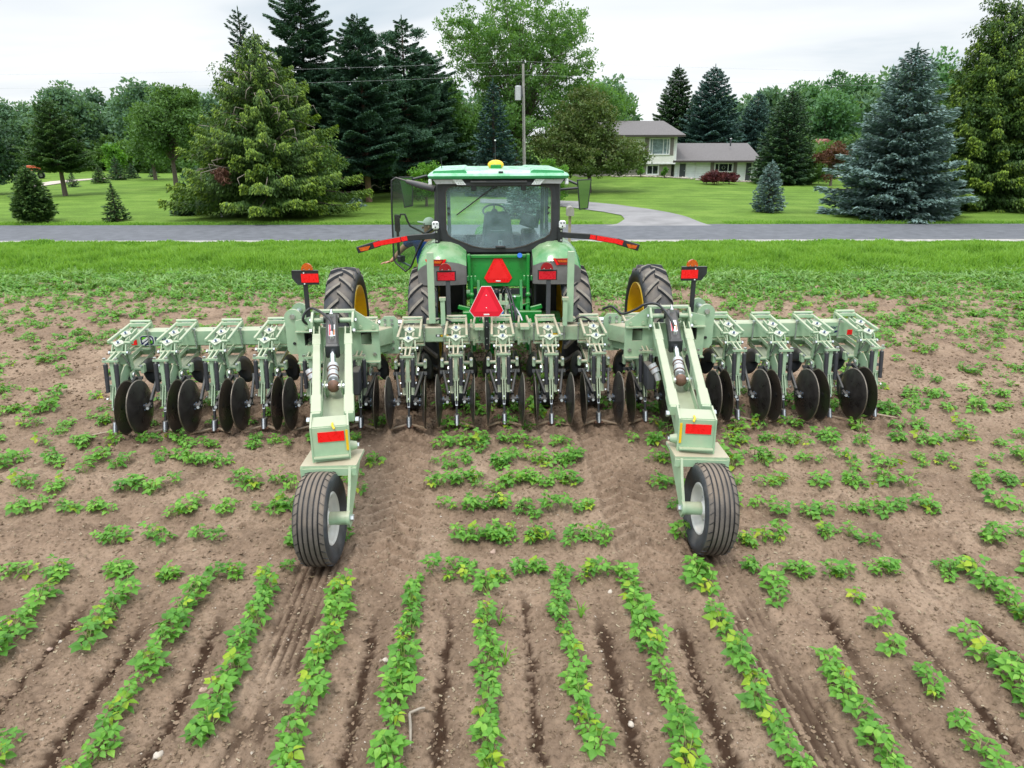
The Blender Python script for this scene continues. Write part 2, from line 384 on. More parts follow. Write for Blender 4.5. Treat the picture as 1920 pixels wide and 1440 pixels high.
# ------------------------------------------------------------------ ground
ROWSP = 0.605
FIELD_END, ROAD0, ROAD1 = 20.3, 27.5, 33.0
def field_height(X, Y):
    lx, ly = to_local(X, Y)
    w = fbm(X, Y, 0.35, 3, 5) * 0.06 - 0.03
    h = w + (fbm(X, Y, 2.3, 4, 11) - 0.5) * 0.035
    cl = fbm(X, Y, 13, 4, 23, 0.6)
    h = h + (cl - 0.5) * 0.045 + np.clip(cl - 0.58, 0, 1) * 0.16
    fine = fbm(X, Y, 34, 2, 71)
    h = h + (fine - 0.5) * 0.014
    fg = 1 - sstep(Y, 4.9, 5.5)         # lengthwise rows in front
    ridge = 0.5 + 0.5 * np.cos((lx / ROWSP - 0.5) * 2 * np.pi)
    h = h + fg * (ridge - 0.5) * 0.035
    rr = 0.5 + 0.5 * np.cos((Y - 5.45) / 0.585 * 2 * np.pi)
    h = h + (1 - fg) * (rr - 0.5) * 0.035
    wet_shade = np.zeros_like(X)
    # moist slits between the lengthwise rows
    k = np.round(lx / ROWSP); c = lx - k * ROWSP
    wob = (fbm(ly * 1.0 + 0 * X, k * 7.7, 1.6, 3, 31) - 0.5) * 0.12
    vis = fbm(ly, k * 3.1, 0.55, 2, 41)
    width = 0.026 + 0.07 * fbm(ly, k * 5.5, 1.1, 3, 43)
    edge = (fbm(X, Y, 17, 4, 47, 0.7) - 0.5) * 0.13
    d = np.abs(c - wob) + edge
    sl = (1 - sstep(d, width * 0.35, width)) * (1 - sstep(Y + vis * 0.8, 5.0, 5.5)) * sstep(vis, 0.05, 0.22)
    tr2 = np.abs(np.abs(k) - 3) < 0.5
    wet_shade = np.maximum(wet_shade, sl * np.where(tr2, 0.35, 1.0))
    d2 = np.abs(c - wob - 0.05) + edge
    sl2 = (1 - sstep(d2, 0.05, 0.16)) * (1 - sstep(Y, 4.8, 5.3)) * 0.35 * sstep(vis, 0.2, 0.4)
    wet_shade = np.maximum(wet_shade, sl2)
    h = h - sl * 0.022
    # lug prints of the tractor wheels
    for cx in (-1.21, 1.21):
        u = (lx - cx + (fbm(ly, ly * 0 + cx, 0.8, 2, 61) - 0.5) * 0.06)
        ina = (1 - sstep(np.abs(u), 0.22, 0.30)) * sstep(Y, 4.85, 5.6) * (1 - sstep(Y, 13.5, 14.5))
        ph = (ly + np.abs(u) * 0.75) / 0.20 + np.where(u > 0, 0.5, 0)
        lug = sstep(0.5 + 0.5 * np.cos(ph * 2 * np.pi), 0.45, 0.75) * (0.35 + 0.65 * fbm(X, Y, 3, 2, 66))
        h = h * (1 - 0.6 * ina) + ina * (-0.06 + 0.075 * lug)
        h = h + 0.02 * np.exp(-((np.abs(u) - 0.30) / 0.06) ** 2) * sstep(Y, 4.85, 5.6)
    # ribbed prints of the two lift wheels
    for cx in (-1.80, 1.80):
        u = lx - cx
        ina = (1 - sstep(np.abs(u), 0.15, 0.19)) * (1 - sstep(ly, -3.05, -2.95))
        rib = sstep(0.5 + 0.5 * np.cos(u / 0.068 * 2 * np.pi), 0.3, 0.6)
        sm = sstep(fbm(X, Y, 2.2, 3, 77), 0.12, 0.36)
        h = h * (1 - 0.85 * ina * sm) + ina * sm * (-0.035 + 0.02 * rib)
        wet_shade = np.maximum(wet_shade, ina * sm * (1 - rib) * 0.9 * sstep(fbm(X, Y, 1.3, 3, 78), 0.25, 0.5))
        wet_shade = np.maximum(wet_shade, ina * sstep(fbm(X * 3, Y * 0.7, 3, 3, 79), 0.52, 0.7) * 0.75 * (1 - sstep(Y, 4.6, 5.2)))
    # furrows on the right, crossing the cross rows
    f = (1 - sstep(np.abs(np.sin((lx * 0.98 - ly * 0.06) / ROWSP * np.pi)), 0.05, 0.2)) * sstep(np.abs(lx), 2.5, 3.2) * (1 - sstep(Y, 5.0, 7.5)) * sstep(Y, 4.8, 5.4)
    h = h - f * 0.02 * fbm(X, Y, 1.5, 2, 88); wet_shade = np.maximum(wet_shade, f * 0.6 * sstep(fbm(X, Y, 1.0, 3, 89), 0.4, 0.6))
    # newly cut soil behind and under the tools, plus implement shade painted dark
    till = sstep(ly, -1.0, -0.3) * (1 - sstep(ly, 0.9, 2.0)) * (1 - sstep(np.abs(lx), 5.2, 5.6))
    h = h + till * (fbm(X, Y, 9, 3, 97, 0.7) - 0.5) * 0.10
    wet_shade = np.maximum(wet_shade, till * sstep(fbm(X, Y, 7, 4, 98), 0.40, 0.62) * 0.5)
    wet_shade = np.maximum(wet_shade, sstep(fbm(X, Y, 5.5, 5, 101, 0.6), 0.58, 0.74) * 0.30)
    h = h * (1 - sstep(Y, FIELD_END - 1, FIELD_END))
    return h, wet_shade
def soil_material():
    m = bpy.data.materials.new("dry_loam_soil"); m.use_nodes = True
    nt = m.node_tree; N = nt.nodes; L = nt.links; b = N["Principled BSDF"]
    b.inputs["Roughness"].default_value = 0.95; b.inputs["Specular IOR Level"].default_value = 0.15
    tc = N.new("ShaderNodeTexCoord")
    def noi(sc, det, ro=0.6):
        n = N.new("ShaderNodeTexNoise"); n.inputs["Scale"].default_value = sc; n.inputs["Detail"].default_value = det
        n.inputs["Roughness"].default_value = ro; L.new(tc.outputs["Object"], n.inputs["Vector"]); return n
    def ramp(src, stops):
        r = N.new("ShaderNodeValToRGB"); e = r.color_ramp.elements
        e[0].position, e[0].color = stops[0][0], (*stops[0][1], 1); e[1].position, e[1].color = stops[-1][0], (*stops[-1][1], 1)
        for p, c in stops[1:-1]: q = e.new(p); q.color = (*c, 1)
        L.new(src, r.inputs[0]); return r
    a = ramp(noi(0.9, 8, 0.65).outputs["Fac"], [(0.3, (0.165, 0.112, 0.077)), (0.5, (0.250, 0.174, 0.121)), (0.7, (0.330, 0.238, 0.170))])
    g = ramp(noi(26, 8, 0.7).outputs["Fac"], [(0.30, (0.55, 0.53, 0.5)), (0.5, (1, 1, 1)), (0.72, (1.22, 1.2, 1.18))])
    mu = N.new("ShaderNodeMixRGB"); mu.blend_type = 'MULTIPLY'; mu.inputs[0].default_value = 1
    L.new(a.outputs[0], mu.inputs[1]); L.new(g.outputs[0], mu.inputs[2])
    # pale grains and crumbs
    vo = N.new("ShaderNodeTexVoronoi"); vo.inputs["Scale"].default_value = 46; L.new(tc.outputs["Object"], vo.inputs["Vector"])
    vr = N.new("ShaderNodeMapRange"); vr.inputs[1].default_value = 0.10; vr.inputs[2].default_value = 0.22
    vr.inputs[3].default_value = 1; vr.inputs[4].default_value = 0; L.new(vo.outputs["Distance"], vr.inputs[0])
    sel = N.new("ShaderNodeSeparateColor"); L.new(vo.outputs["Color"], sel.inputs[0])
    gt = N.new("ShaderNodeMath"); gt.operation = 'GREATER_THAN'; gt.inputs[1].default_value = 0.86; L.new(sel.outputs[0], gt.inputs[0])
    mm = N.new("ShaderNodeMath"); mm.operation = 'MULTIPLY'; L.new(vr.outputs[0], mm.inputs[0]); L.new(gt.outputs[0], mm.inputs[1])
    m2 = N.new("ShaderNodeMixRGB"); L.new(mm.outputs[0], m2.inputs[0]); L.new(mu.outputs[0], m2.inputs[1]); m2.inputs[2].default_value = (0.46, 0.38, 0.3, 1)
    at = N.new("ShaderNodeAttribute"); at.attribute_name = "wet_shade"
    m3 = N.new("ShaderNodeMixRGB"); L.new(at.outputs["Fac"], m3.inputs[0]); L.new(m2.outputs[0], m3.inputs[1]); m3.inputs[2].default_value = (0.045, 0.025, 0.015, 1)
    L.new(m3.outputs[0], b.inputs["Base Color"])
    nb = noi(38, 8, 0.75); bp = N.new("ShaderNodeBump"); bp.inputs["Strength"].default_value = 0.75; bp.inputs["Distance"].default_value = 0.02
    L.new(nb.outputs["Fac"], bp.inputs["Height"]); L.new(bp.outputs[0], b.inputs["Normal"])
    return m
SOIL = soil_material()
def axis_pts(segs):
    out = [segs[0][0]]
    for a, b, st in segs:
        n = max(1, int(round((b - a) / st))); out += list(np.linspace(a, b, n + 1)[1:])
    return np.array(out)
xs = axis_pts([(-60, -20, 1.5), (-20, -10, 0.14), (-10, -5.5, 0.05), (-5.5, 5.5, 0.021), (5.5, 10, 0.05), (10, 20, 0.14), (20, 60, 1.5)])
ys = axis_pts([(-8, 1.5, 0.4), (1.5, 2.9, 0.06), (2.9, 7.2, 0.0175), (7.2, 10, 0.028), (10, 14, 0.05), (14, FIELD_END + 0.4, 0.09)])
def grid_mesh(name, xs, ys, H, m, attrs=None):
    nx, ny = len(xs), len(ys); X, Y = np.meshgrid(xs, ys)
    V = np.stack([X.ravel(), Y.ravel(), H.ravel()], 1)
    i = np.arange(nx * ny).reshape(ny, nx)
    F = np.stack([i[:-1, :-1].ravel(), i[:-1, 1:].ravel(), i[1:, 1:].ravel(), i[1:, :-1].ravel()], 1)
    return np_mesh(name, V, F, m, smooth=True, attrs=attrs)
GX, GY = np.meshgrid(xs, ys)
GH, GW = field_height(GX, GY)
fieldo = tag(grid_mesh("field", xs, ys, GH, SOIL, {"wet_shade": GW.ravel()}), kind="structure")
def grass_material(name, c0, c1, c2, sc=1.2, stripes=False, bare=None):
    m = bpy.data.materials.new(name); m.use_nodes = True
    nt = m.node_tree; N = nt.nodes; L = nt.links; b = N["Principled BSDF"]
    b.inputs["Roughness"].default_value = 0.9; b.inputs["Specular IOR Level"].default_value = 0.1
    tc = N.new("ShaderNodeTexCoord")
    n = N.new("ShaderNodeTexNoise"); n.inputs["Scale"].default_value = sc; n.inputs["Detail"].default_value = 9; n.inputs["Roughness"].default_value = 0.68
    L.new(tc.outputs["Object"], n.inputs["Vector"])
    r = N.new("ShaderNodeValToRGB"); e = r.color_ramp.elements
    e[0].position, e[0].color = 0.32, (*c0, 1); e[1].position, e[1].color = 0.68, (*c2, 1); q = e.new(0.5); q.color = (*c1, 1)
    L.new(n.outputs["Fac"], r.inputs[0])
    n2 = N.new("ShaderNodeTexNoise"); n2.inputs["Scale"].default_value = 22; n2.inputs["Detail"].default_value = 6; n2.inputs["Roughness"].default_value = 0.75
    mp = N.new("ShaderNodeMapping"); mp.inputs["Scale"].default_value = (1, 0.35, 1); L.new(tc.outputs["Object"], mp.inputs[0]); L.new(mp.outputs[0], n2.inputs["Vector"])
    r2 = N.new("ShaderNodeMapRange"); r2.inputs[1].default_value = 0.3; r2.inputs[2].default_value = 0.7; r2.inputs[3].default_value = 0.62; r2.inputs[4].default_value = 1.35
    L.new(n2.outputs["Fac"], r2.inputs[0])
    v = N.new("ShaderNodeVectorMath"); v.operation = 'SCALE'; L.new(r.outputs[0], v.inputs[0]); L.new(r2.outputs[0], v.inputs["Scale"])
    src = v.outputs[0]
    if stripes:   # faint mower passes
        w = N.new("ShaderNodeTexWave"); w.inputs["Scale"].default_value = 0.16; w.inputs["Distortion"].default_value = 1.2; w.inputs["Detail"].default_value = 3; w.bands_direction = 'Y'
        L.new(tc.outputs["Object"], w.inputs["Vector"])
        r3 = N.new("ShaderNodeMapRange"); r3.inputs[3].default_value = 0.94; r3.inputs[4].default_value = 1.06; L.new(w.outputs["Fac"], r3.inputs[0])
        v2 = N.new("ShaderNodeVectorMath"); v2.operation = 'SCALE'; L.new(src, v2.inputs[0]); L.new(r3.outputs[0], v2.inputs["Scale"]); src = v2.outputs[0]
    L.new(src, b.inputs["Base Color"])
    bp = N.new("ShaderNodeBump"); bp.inputs["Strength"].default_value = 0.6; bp.inputs["Distance"].default_value = 0.05
    L.new(n2.outputs["Fac"], bp.inputs["Height"]); L.new(bp.outputs[0], b.inputs["Normal"])
    return m
LAWN = grass_material("mown_lawn", (0.080, 0.140, 0.022), (0.115, 0.200, 0.030), (0.165, 0.255, 0.045), 0.35, stripes=True)
VERGEM = grass_material("verge_soil_and_thatch", (0.08, 0.14, 0.02), (0.13, 0.23, 0.03), (0.22, 0.31, 0.07), 1.4)
BASEM = grass_material("rough_pasture", (0.06, 0.12, 0.02), (0.10, 0.19, 0.03), (0.15, 0.24, 0.05), 0.05)
gb = MB(); gb.add([(-1500, -300, -0.3), (1500, -300, -0.3), (1500, 3000, -0.3), (-1500, 3000, -0.3)], [(0, 1, 2, 3)], BASEM)
tag(gb.build("ground"), kind="structure")
# verge between field and road, lawn beyond
vx = axis_pts([(-90, -30, 2), (-30, 30, 0.25), (30, 90, 2)]); vy = axis_pts([(FIELD_END - 0.15, ROAD0 + 0.1, 0.18)])
VX, VY = np.meshgrid(vx, vy)
def verge_h(X, Y):
    return 0.01 + (fbm(X, Y, 1.1, 4, 3) - 0.4) * 0.22 * sstep(Y, FIELD_END - 0.15, FIELD_END + 1) * (1 - sstep(Y, ROAD0 - 0.5, ROAD0)) - 0.10 * np.exp(-((Y - 25.2) / 0.8) ** 2)
tag(grid_mesh("verge", vx, vy, verge_h(VX, VY), VERGEM), kind="structure")
def lawn_h(X, Y):
    X = np.asarray(X, float); Y = np.asarray(Y, float)
    h = 0.012 + (fbm(X, Y, 0.08, 3, 8) - 0.5) * 0.25 * sstep(Y, ROAD1, ROAD1 + 6)
    # mound before the two-storey part of the house
    h = h + 0.55 * np.exp(-(((X - 10.5) / 7.5) ** 2) - (((Y - 67) / 9.0) ** 2))
    # gentle bank beside the road under the right-hand trees and the yard
    h = h + 0.1 * sstep(Y, ROAD1, ROAD1 + 3)
    return h
wx = axis_pts([(-260, -60, 5), (-60, 60, 0.6), (60, 260, 5)]); wy = axis_pts([(ROAD1 - 0.1, ROAD1 + 3, 0.25), (ROAD1 + 3, 90, 0.7), (90, 260, 5)])
WX, WY = np.meshgrid(wx, wy)
tag(grid_mesh("lawn", wx, wy, lawn_h(WX, WY) - 0.02 * (WY < ROAD1), LAWN), kind="structure")
def gz(x, y):
    if y > ROAD1 - 0.1: return float(lawn_h(np.array([x]), np.array([y]))[0])
    if y > FIELD_END: return 0.0
    return float(field_height(np.array([x]), np.array([y]))[0][0])
def asphalt(name, c, sc):
    m = mat(name, c, 0.85, noise=(sc, 0.24), bump=(40, 0.7), spec=0.2); return m
ROADM = asphalt("road_asphalt", (0.125, 0.128, 0.140), 2.2)
DRIVEM = asphalt("driveway_asphalt", (0.235, 0.225, 0.225), 0.8)
rx = axis_pts([(-200, -40, 10), (-40, 40, 0.8), (40, 200, 10)])
def road_sheet(name, y0, y1, z, m, wob=0.05, seed=1):
    V = []; F = []
    n = len(rx)
    for i, x in enumerate(rx):
        a = float(fbm(np.array([x]), np.array([0.0]), 1.3, 3, seed)[0] - 0.5) * wob * 2; b = float(fbm(np.array([x]), np.array([9.0]), 1.3, 3, seed + 5)[0] - 0.5) * wob * 2
        q = 0.01 * abs(x) * 0 
        V += [(x, y0 + a, z), (x, (y0 + y1) / 2, z + 0.05), (x, y1 + b, z)]
    for i in range(n - 1):
        for k in (0, 1): F.append((3 * i + k, 3 * i + 3 + k, 3 * i + 4 + k, 3 * i + k + 1))
    return tag(link_mesh(name, V, F, m, smooth=True), kind="structure")
road_sheet("road", ROAD0, ROAD1, 0.03, ROADM, 0.11, 2)
road_sheet("road_shoulder", ROAD0 - 0.45, ROAD0 + 0.1, 0.024, mat("gravel_shoulder", (0.33, 0.31, 0.28), 0.9, noise=(6, 0.3), bump=(40, 0.7)), 0.12, 3)
# driveway: apron at the road, curving back and left to the hidden garage
def ribbon(name, pts, z, m, kind="structure"):
    V = []; F = []
    for l, r in pts:
        V += [(l[0], l[1], float(lawn_h([l[0]], [l[1]])[0]) + z), (r[0], r[1], float(lawn_h([r[0]], [r[1]])[0]) + z)]
    for i in range(len(pts) - 1): F.append((2 * i, 2 * i + 1, 2 * i + 3, 2 * i + 2))
    return tag(link_mesh(name, V, F, m, smooth=True), kind=kind)
def pix_ground(px, py, z=0.1):   # place of a ground point, worked out once from the camera height
    zc_ = 1333 * (CAM_H - z) / ((py - 265) * math.cos(PITCH)); D = (zc_ - (CAM_H - z) * math.sin(PITCH)) / math.cos(PITCH)
    return (px - 960) / 1333 * zc_, D
near = [(1070, 425), (1125, 422.3), (1157, 417.5), (1171, 411), (1164, 404.5), (1132, 397), (1060, 388), (900, 381)]
far = [(1350, 425), (1322, 417.5), (1292, 409.5), (1256, 401), (1212, 392.5), (1160, 385), (1090, 378.5), (900, 374)]
dl = [pix_ground(*p) for p in near]; dr = [pix_ground(*p) for p in far]
def dens(a, n=5):
    out = []
    for i in range(len(a) - 1):
        for k in range(n): t = k / n; out.append((a[i][0] * (1 - t) + a[i + 1][0] * t, a[i][1] * (1 - t) + a[i + 1][1] * t))
    return out + [a[-1]]
dl, dr = dens(dl), dens(dr)
V = []; F = []
for i, (l, r) in enumerate(zip(dl, dr)):
    for k in range(7):
        t = k / 6; x = l[0] * (1 - t) + r[0] * t; y = l[1] * (1 - t) + r[1] * t
        V.append((x, y, max(float(lawn_h([x], [y])[0]) + 0.03, 0.03)))
n_ = len(dl)
for i in range(n_ - 1):
    for k in range(6): F.append((7 * i + k, 7 * i + k + 1, 7 * i + 8 + k, 7 * i + 7 + k))
tag(link_mesh("driveway", V, F, DRIVEM, smooth=True), kind="structure")
fl = [pix_ground(*p) for p in [(60, 350), (95, 345), (140, 340), (185, 336), (230, 333)]]
fr_ = [pix_ground(*p) for p in [(60, 345), (95, 340), (140, 336), (185, 333), (230, 331)]]
ribbon("gravel_track", list(zip(fl, fr_)), 0.05, mat("track_gravel", (0.45, 0.38, 0.32), 0.9, noise=(3, 0.2)))

# ------------------------------------------------------------------ row cultivator
IZ = 0.0
imp = thing("row_cultivator", "wide sage green row cultivator with black discs and two trailing lift wheels", "cultivator", (*IMP, IZ), HEAD)
SP = 0.636
TBZ0, TBZ1, TBY0, TBY1 = 0.905, 1.13, 0.95, 1.14
b = MB()
def hollow(b, x0, x1, m):
    b.box(((x0 + x1) / 2, (TBY0 + TBY1) / 2, (TBZ0 + TBZ1) / 2), (x1 - x0, TBY1 - TBY0, TBZ1 - TBZ0), m, ch=0.014)
hollow(b, -1.50, 1.50, SAGE2)
b.build("centre_toolbar", imp)
for s in (-1, 1):
    b = MB(); x0, x1 = sorted((s * 2.72, s * 5.26)); hollow(b, x0, x1, SAGE)
    b.box((s * 5.265, 1.045, 1.018), (0.012, 0.2, 0.235), SAGE)
    w = b.build("wing_toolbar", imp)
    # red corner reflector and decals on the rear face of the wing
    q = MB(); q.box((s * (5.13 if s < 0 else 5.09), TBY0 - 0.004, 0.97), (0.075, 0.006, 0.075), REDR); q.build("reflector", w)
    if s < 0:
        q = MB()
        def oval(cx, cz, a, c, m, y, inner=None, n=28):
            def pt(t, a, c):
                ct, st = math.cos(t), math.sin(t)
                return (cx + a * math.copysign(abs(ct) ** 0.5, ct), cz + c * math.copysign(abs(st) ** 0.5, st))
            P = [pt(2 * math.pi * i / n, a, c) for i in range(n)]
            if inner:
                I = [pt(2 * math.pi * i / n, inner[0], inner[1]) for i in range(n)]
                V = [(p[0], y, p[1]) for p in P] + [(p[0], y, p[1]) for p in I]
                q.add(V, [(i, (i + 1) % n, n + (i + 1) % n, n + i) for i in range(n)], m)
            else: q.add([(p[0], y, p[1]) for p in P], [list(range(n))], m)
        cx = -4.95; cz = 0.995
        oval(cx, cz, 0.098, 0.072, WHT, TBY0 - 0.0015)
        oval(cx, cz, 0.091, 0.066, NAVY, TBY0 - 0.003, (0.073, 0.049))
        q.prism([(cx - 0.07, cz + 0.047), (cx + 0.0, cz + 0.047), (cx - 0.02, cz + 0.03), (cx - 0.07, cz + 0.005)], TBY0 - 0.003, TBY0 - 0.002, LIME)
        q.prism([(cx + 0.07, cz - 0.045), (cx - 0.02, cz - 0.045), (cx + 0.01, cz - 0.028), (cx + 0.07, cz + 0.005)], TBY0 - 0.003, TBY0 - 0.002, LIME)
        for k in range(3):
            o_ = k * 0.024
            q.prism([(cx - 0.095 + o_, cz - 0.05 - o_ * 0.5), (cx - 0.08 + o_, cz - 0.058 - o_ * 0.5), (cx + 0.045 + o_ * 0.3, cz + 0.03 - o_ * 0.5), (cx + 0.04 + o_ * 0.2, cz + 0.038 - o_ * 0.4)], TBY0 - 0.0055, TBY0 - 0.0035, NAVY if k != 1 else WHT)
        q.build("emblem", w)
        text("lettering", "RTH", 0.08, NAVY, w, (-4.845, TBY0 - 0.003, 0.985), (R(90), 0, 0))
    else:
        text("lettering", "ator", 0.08, NAVY, w, (4.75, TBY0 - 0.003, 1.02), (R(90), 0, 0), 0.25)
        q = MB(); q.prism([(4.76, 0.985), (4.92, 1.00), (4.91, 0.985), (4.88, 0.968), (4.83, 0.96), (4.75, 0.96)][::-1], TBY0 - 0.004, TBY0 - 0.002, NAVY)
        q.prism([(4.75, 0.965), (4.845, 0.965), (4.855, 0.981), (4.76, 0.981)][::-1], TBY0 - 0.006, TBY0 - 0.004, WHT); q.build("emblem", w)
# small safety decals on the centre bar
b = MB()
for x in (-0.82, 0.80):
    b.box((x, TBY0 - 0.002, 1.115), (0.23, 0.004, 0.034), BLACKP); b.box((x - 0.02 * (1 if x > 0 else -1) - 0.01, TBY0 - 0.005, 1.115), (0.11, 0.003, 0.026), YEL)
    b.box((x + 0.07 * (-1 if x < 0 else 1) - 0.01, TBY0 - 0.005, 1.115), (0.035, 0.003, 0.026), WHT)
b.build("safety_decal", imp, loc=(0, 0, -0.11))

PLATE = mat('worn_adjuster_plate', (0.42, 0.52, 0.40), 0.5, noise=(20, 0.2), dust=(DUST, 0.5))
RIMS = mat('soil_polished_rim', (0.16, 0.135, 0.11), 0.35, metal=0.5, noise=(12, 0.3))
BLUEGREY = mat('blued_bolt', (0.12, 0.16, 0.22), 0.35, metal=0.6)
def row_unit(right=True, left=True, m=SAGE, sd=0):
    """one cultivator row unit; the green frame is its own mesh, tools are children"""
    rnd = random.Random(sd)
    f = MB(); TW = 0.135
    # ladder clamp lying on the toolbar
    for sx in (-1, 1):
        f.bar((sx * 0.130, 0.90, 1.20), (sx * 0.148, 0.19, 1.115), 0.032, 0.042, m, ch=0.006)
        f.bar((sx * 0.13, 0.89, 1.18), (sx * 0.13, 0.88, 0.86), 0.018, 0.06, m)
        f.box((sx * 0.10, 0.89, 1.05), (0.012, 0.05, 0.24), m)
        f.tube([(sx * 0.175, 0.64, 1.16), (sx * 0.175, 0.64, 0.88)], 0.011, STEEL, 8)
        f.bolt((sx * 0.175, 0.64, 1.15), (0, 0, 1), 0.022, STEEL, 0.02)
    f.tube([(-0.14, 0.87, 1.225), (0.14, 0.87, 1.225)], 0.024, m, 10)
    f.box((0, 0.79, 1.195), (0.24, 0.04, 0.04), m)
    f.box((0.0, 0.835, 1.215), (0.12, 0.02, 0.006), STEEL)
    f.tube([(-0.155, 0.23, 1.09), (0.155, 0.23, 1.09)], 0.02, m, 10)
    f.box((0, 0.66, 0.89), (0.36, 0.07, 0.02), m); f.box((0, 0.60, 0.875), (0.16, 0.02, 0.012), STEEL)
    # diamond adjuster plates with bolts
    for (y, z) in ((0.40, 1.16), (0.16, 1.095)):
        P = [(0, -0.07), (0.075, 0.0), (0.03, 0.062), (-0.03, 0.062), (-0.075, 0.0)]
        M = Matrix.Rotation(R(26), 3, 'X')
        f.prism(P, 0, 0.014, PLATE, 'xy', M, (0, y, z))
        f.bolt((0, y - 0.005, z + 0.012), (0, -0.44, 0.9), 0.03, STEEL, 0.012); f.bolt((0, y - 0.01, z + 0.022), (0, -0.44, 0.9), 0.016, BLUEGREY, 0.022)
    for sx in (-1, 1):
        f.bar((sx * 0.03, 0.66, 1.16), (sx * 0.05, 0.25, 1.10), 0.014, 0.04, m)
        f.bar((sx * 0.055, 0.40, 1.13), (sx * 0.055, 0.26, 0.98), 0.014, 0.05, m)
    # upright casting behind the clamp
    f.prism([(-0.060, 1.085), (0.060, 1.085), (0.042, 0.99), (0.042, 0.94), (-0.042, 0.94), (-0.042, 0.99)][::-1], 0.14, 0.26, m)
    f.prism([(-0.058, 1.02), (0.058, 1.02), (0.068, 0.80), (-0.068, 0.80)][::-1], 0.20, 0.30, m)
    for sx in (-1, 1):
        f.bar((sx * 0.085, 0.18, 1.08), (sx * 0.09, 0.10, 0.95), 0.014, 0.026, m)
        f.bar((sx * 0.088, 0.20, 1.02), (sx * 0.078, 0.26, 0.73), 0.016, 0.09, m)
        # upper and lower parallel links
        f.bar((sx * 0.095, 0.94, 0.76), (sx * 0.09, 0.16, 0.655), 0.018, 0.07, m)
        f.bar((sx * 0.05, 0.90, 0.93), (sx * 0.05, 0.2, 0.86), 0.014, 0.045, m)
        f.bolt((sx * 0.105, 0.90, 0.755), (sx, 0, 0), 0.026, STEEL, 0.016); f.bolt((sx * 0.1, 0.2, 0.66), (sx, 0, 0), 0.03, STEEL, 0.02)
        f.bolt((sx * 0.09, 0.21, 0.95), (sx, 0, 0), 0.024, STEEL, 0.02)
        f.tube([(sx * 0.045, 0.10, 0.98), (sx * 0.07, 0.22, 0.76)], 0.012, STEEL, 8)
    f.box((0, 0.55, 0.70), (0.19, 0.45, 0.012), m, Matrix.Rotation(R(8), 3, 'X'))
    f.box((0, 0.92, 0.80), (0.24, 0.04, 0.14), m)
    f.prism([(0.30, 0.74), (0.30, 0.56), (0.12, 0.46), (-0.02, 0.50), (0.0, 0.72), (0.12, 0.80)], -0.045, -0.033, m, 'yz'); f.prism([(0.30, 0.74), (0.30, 0.56), (0.12, 0.46), (-0.02, 0.50), (0.0, 0.72), (0.12, 0.80)], 0.033, 0.045, m, 'yz')
    # rocker fork carrying the spring tubes
    f.tube([(-0.105, 0.12, 0.985), (0.105, 0.12, 0.985)], 0.02, m, 8)
    for sx in (-1, 1):
        f.bar((sx * 0.032, 0.13, 0.995), (sx * 0.028, -0.13, 0.945), 0.02, 0.035, m)
        f.bolt((sx * 0.072, -0.13, 0.955), (0, 0, 1), 0.02, STEEL, 0.03)
        f.tube([(sx * 0.066, -0.13, 0.945), (sx * 0.066, -0.12, 0.60)], 0.012, STEEL, 6)
        f.bolt((sx * 0.108, 0.12, 0.985), (sx, 0, 0), 0.024, STEEL, 0.02)
    f.box((0, -0.13, 0.945), (0.19, 0.04, 0.026), m)
    # perforated centre strap between the springs and the bracket below
    f.box((0, -0.10, 0.78), (0.045, 0.03, 0.34), m)
    for z in (0.70, 0.78, 0.86): f.bolt((0, -0.115, z), (0, -1, 0), 0.012, SPRING, 0.004)
    for sx in (-1, 1):
        f.box((sx * 0.016, -0.08, 0.50), (0.014, 0.06, 0.30), m)
        f.box((sx * 0.058, -0.03, 0.505), (0.045, 0.03, 0.17), m)
        for z in (0.44, 0.57): f.bolt((sx * 0.09, -0.06, z), (sx, 0, 0), 0.014, STEEL, 0.02)
    f.box((0, -0.09, 0.605), (0.17, 0.03, 0.024), m)
    # short coupling stubs with cast ends for the disc arms
    for sx in (-1, 1):
        f.tube([(sx * 0.04, 0.28, 0.71), (sx * 0.19, 0.30, 0.70)], 0.028, m, 8)
        f.box((sx * 0.20, 0.30, 0.71), (0.045, 0.09, 0.12), m, ch=0.01); f.bolt((sx * 0.2, 0.25, 0.76), (0, -1, 0.3), 0.016, STEEL, 0.02)
    shear = lambda mb: setattr(mb, "v", [(v[0], v[1] + 0.29 * min(1.0, max(0.0, (v[2] - 0.06) / 0.62)), v[2]) for v in mb.v])
    shear(f)
    u = f.build("row_unit")
    # spring tubes
    for sx in (-1, 1):
        q = MB(); q.tube([(sx * 0.068, -0.13, 0.90), (sx * 0.066, -0.125, 0.54)], [0.028, 0.026], SPRING, 10); shear(q); q.build("spring_tube", u)
    # black frame bar across
    q = MB(); q.box((0, 0.20, 0.615), (0.46, 0.03, 0.035), BLACKP); q.bolt((0.1, 0.18, 0.615), (0, -1, 0), 0.014, STEEL); q.bolt((-0.1, 0.18, 0.615), (0, -1, 0), 0.014, STEEL)
    shear(q); q.build("tool_carrier_bar", u)
    # shank, foot and sweep
    q = MB(); q.bar((0, -0.06, 0.44), (0, -0.01, 0.10), 0.024, 0.045, BLACKP)
    q.box((0, -0.035, 0.30), (0.03, 0.05, 0.05), STEEL); q.bolt((0.0, -0.065, 0.38), (0, -1, 0), 0.013, STEEL)
    q.box((0, -0.02, 0.095), (0.062, 0.075, 0.13), DGREY, ch=0.008); q.box((0, -0.062, 0.095), (0.02, 0.012, 0.125), STEEL)
    shear(q); q.build("shank", u)
    q = MB()
    q.box((0, 0.02, 0.03), (0.11, 0.12, 0.03), RUST)
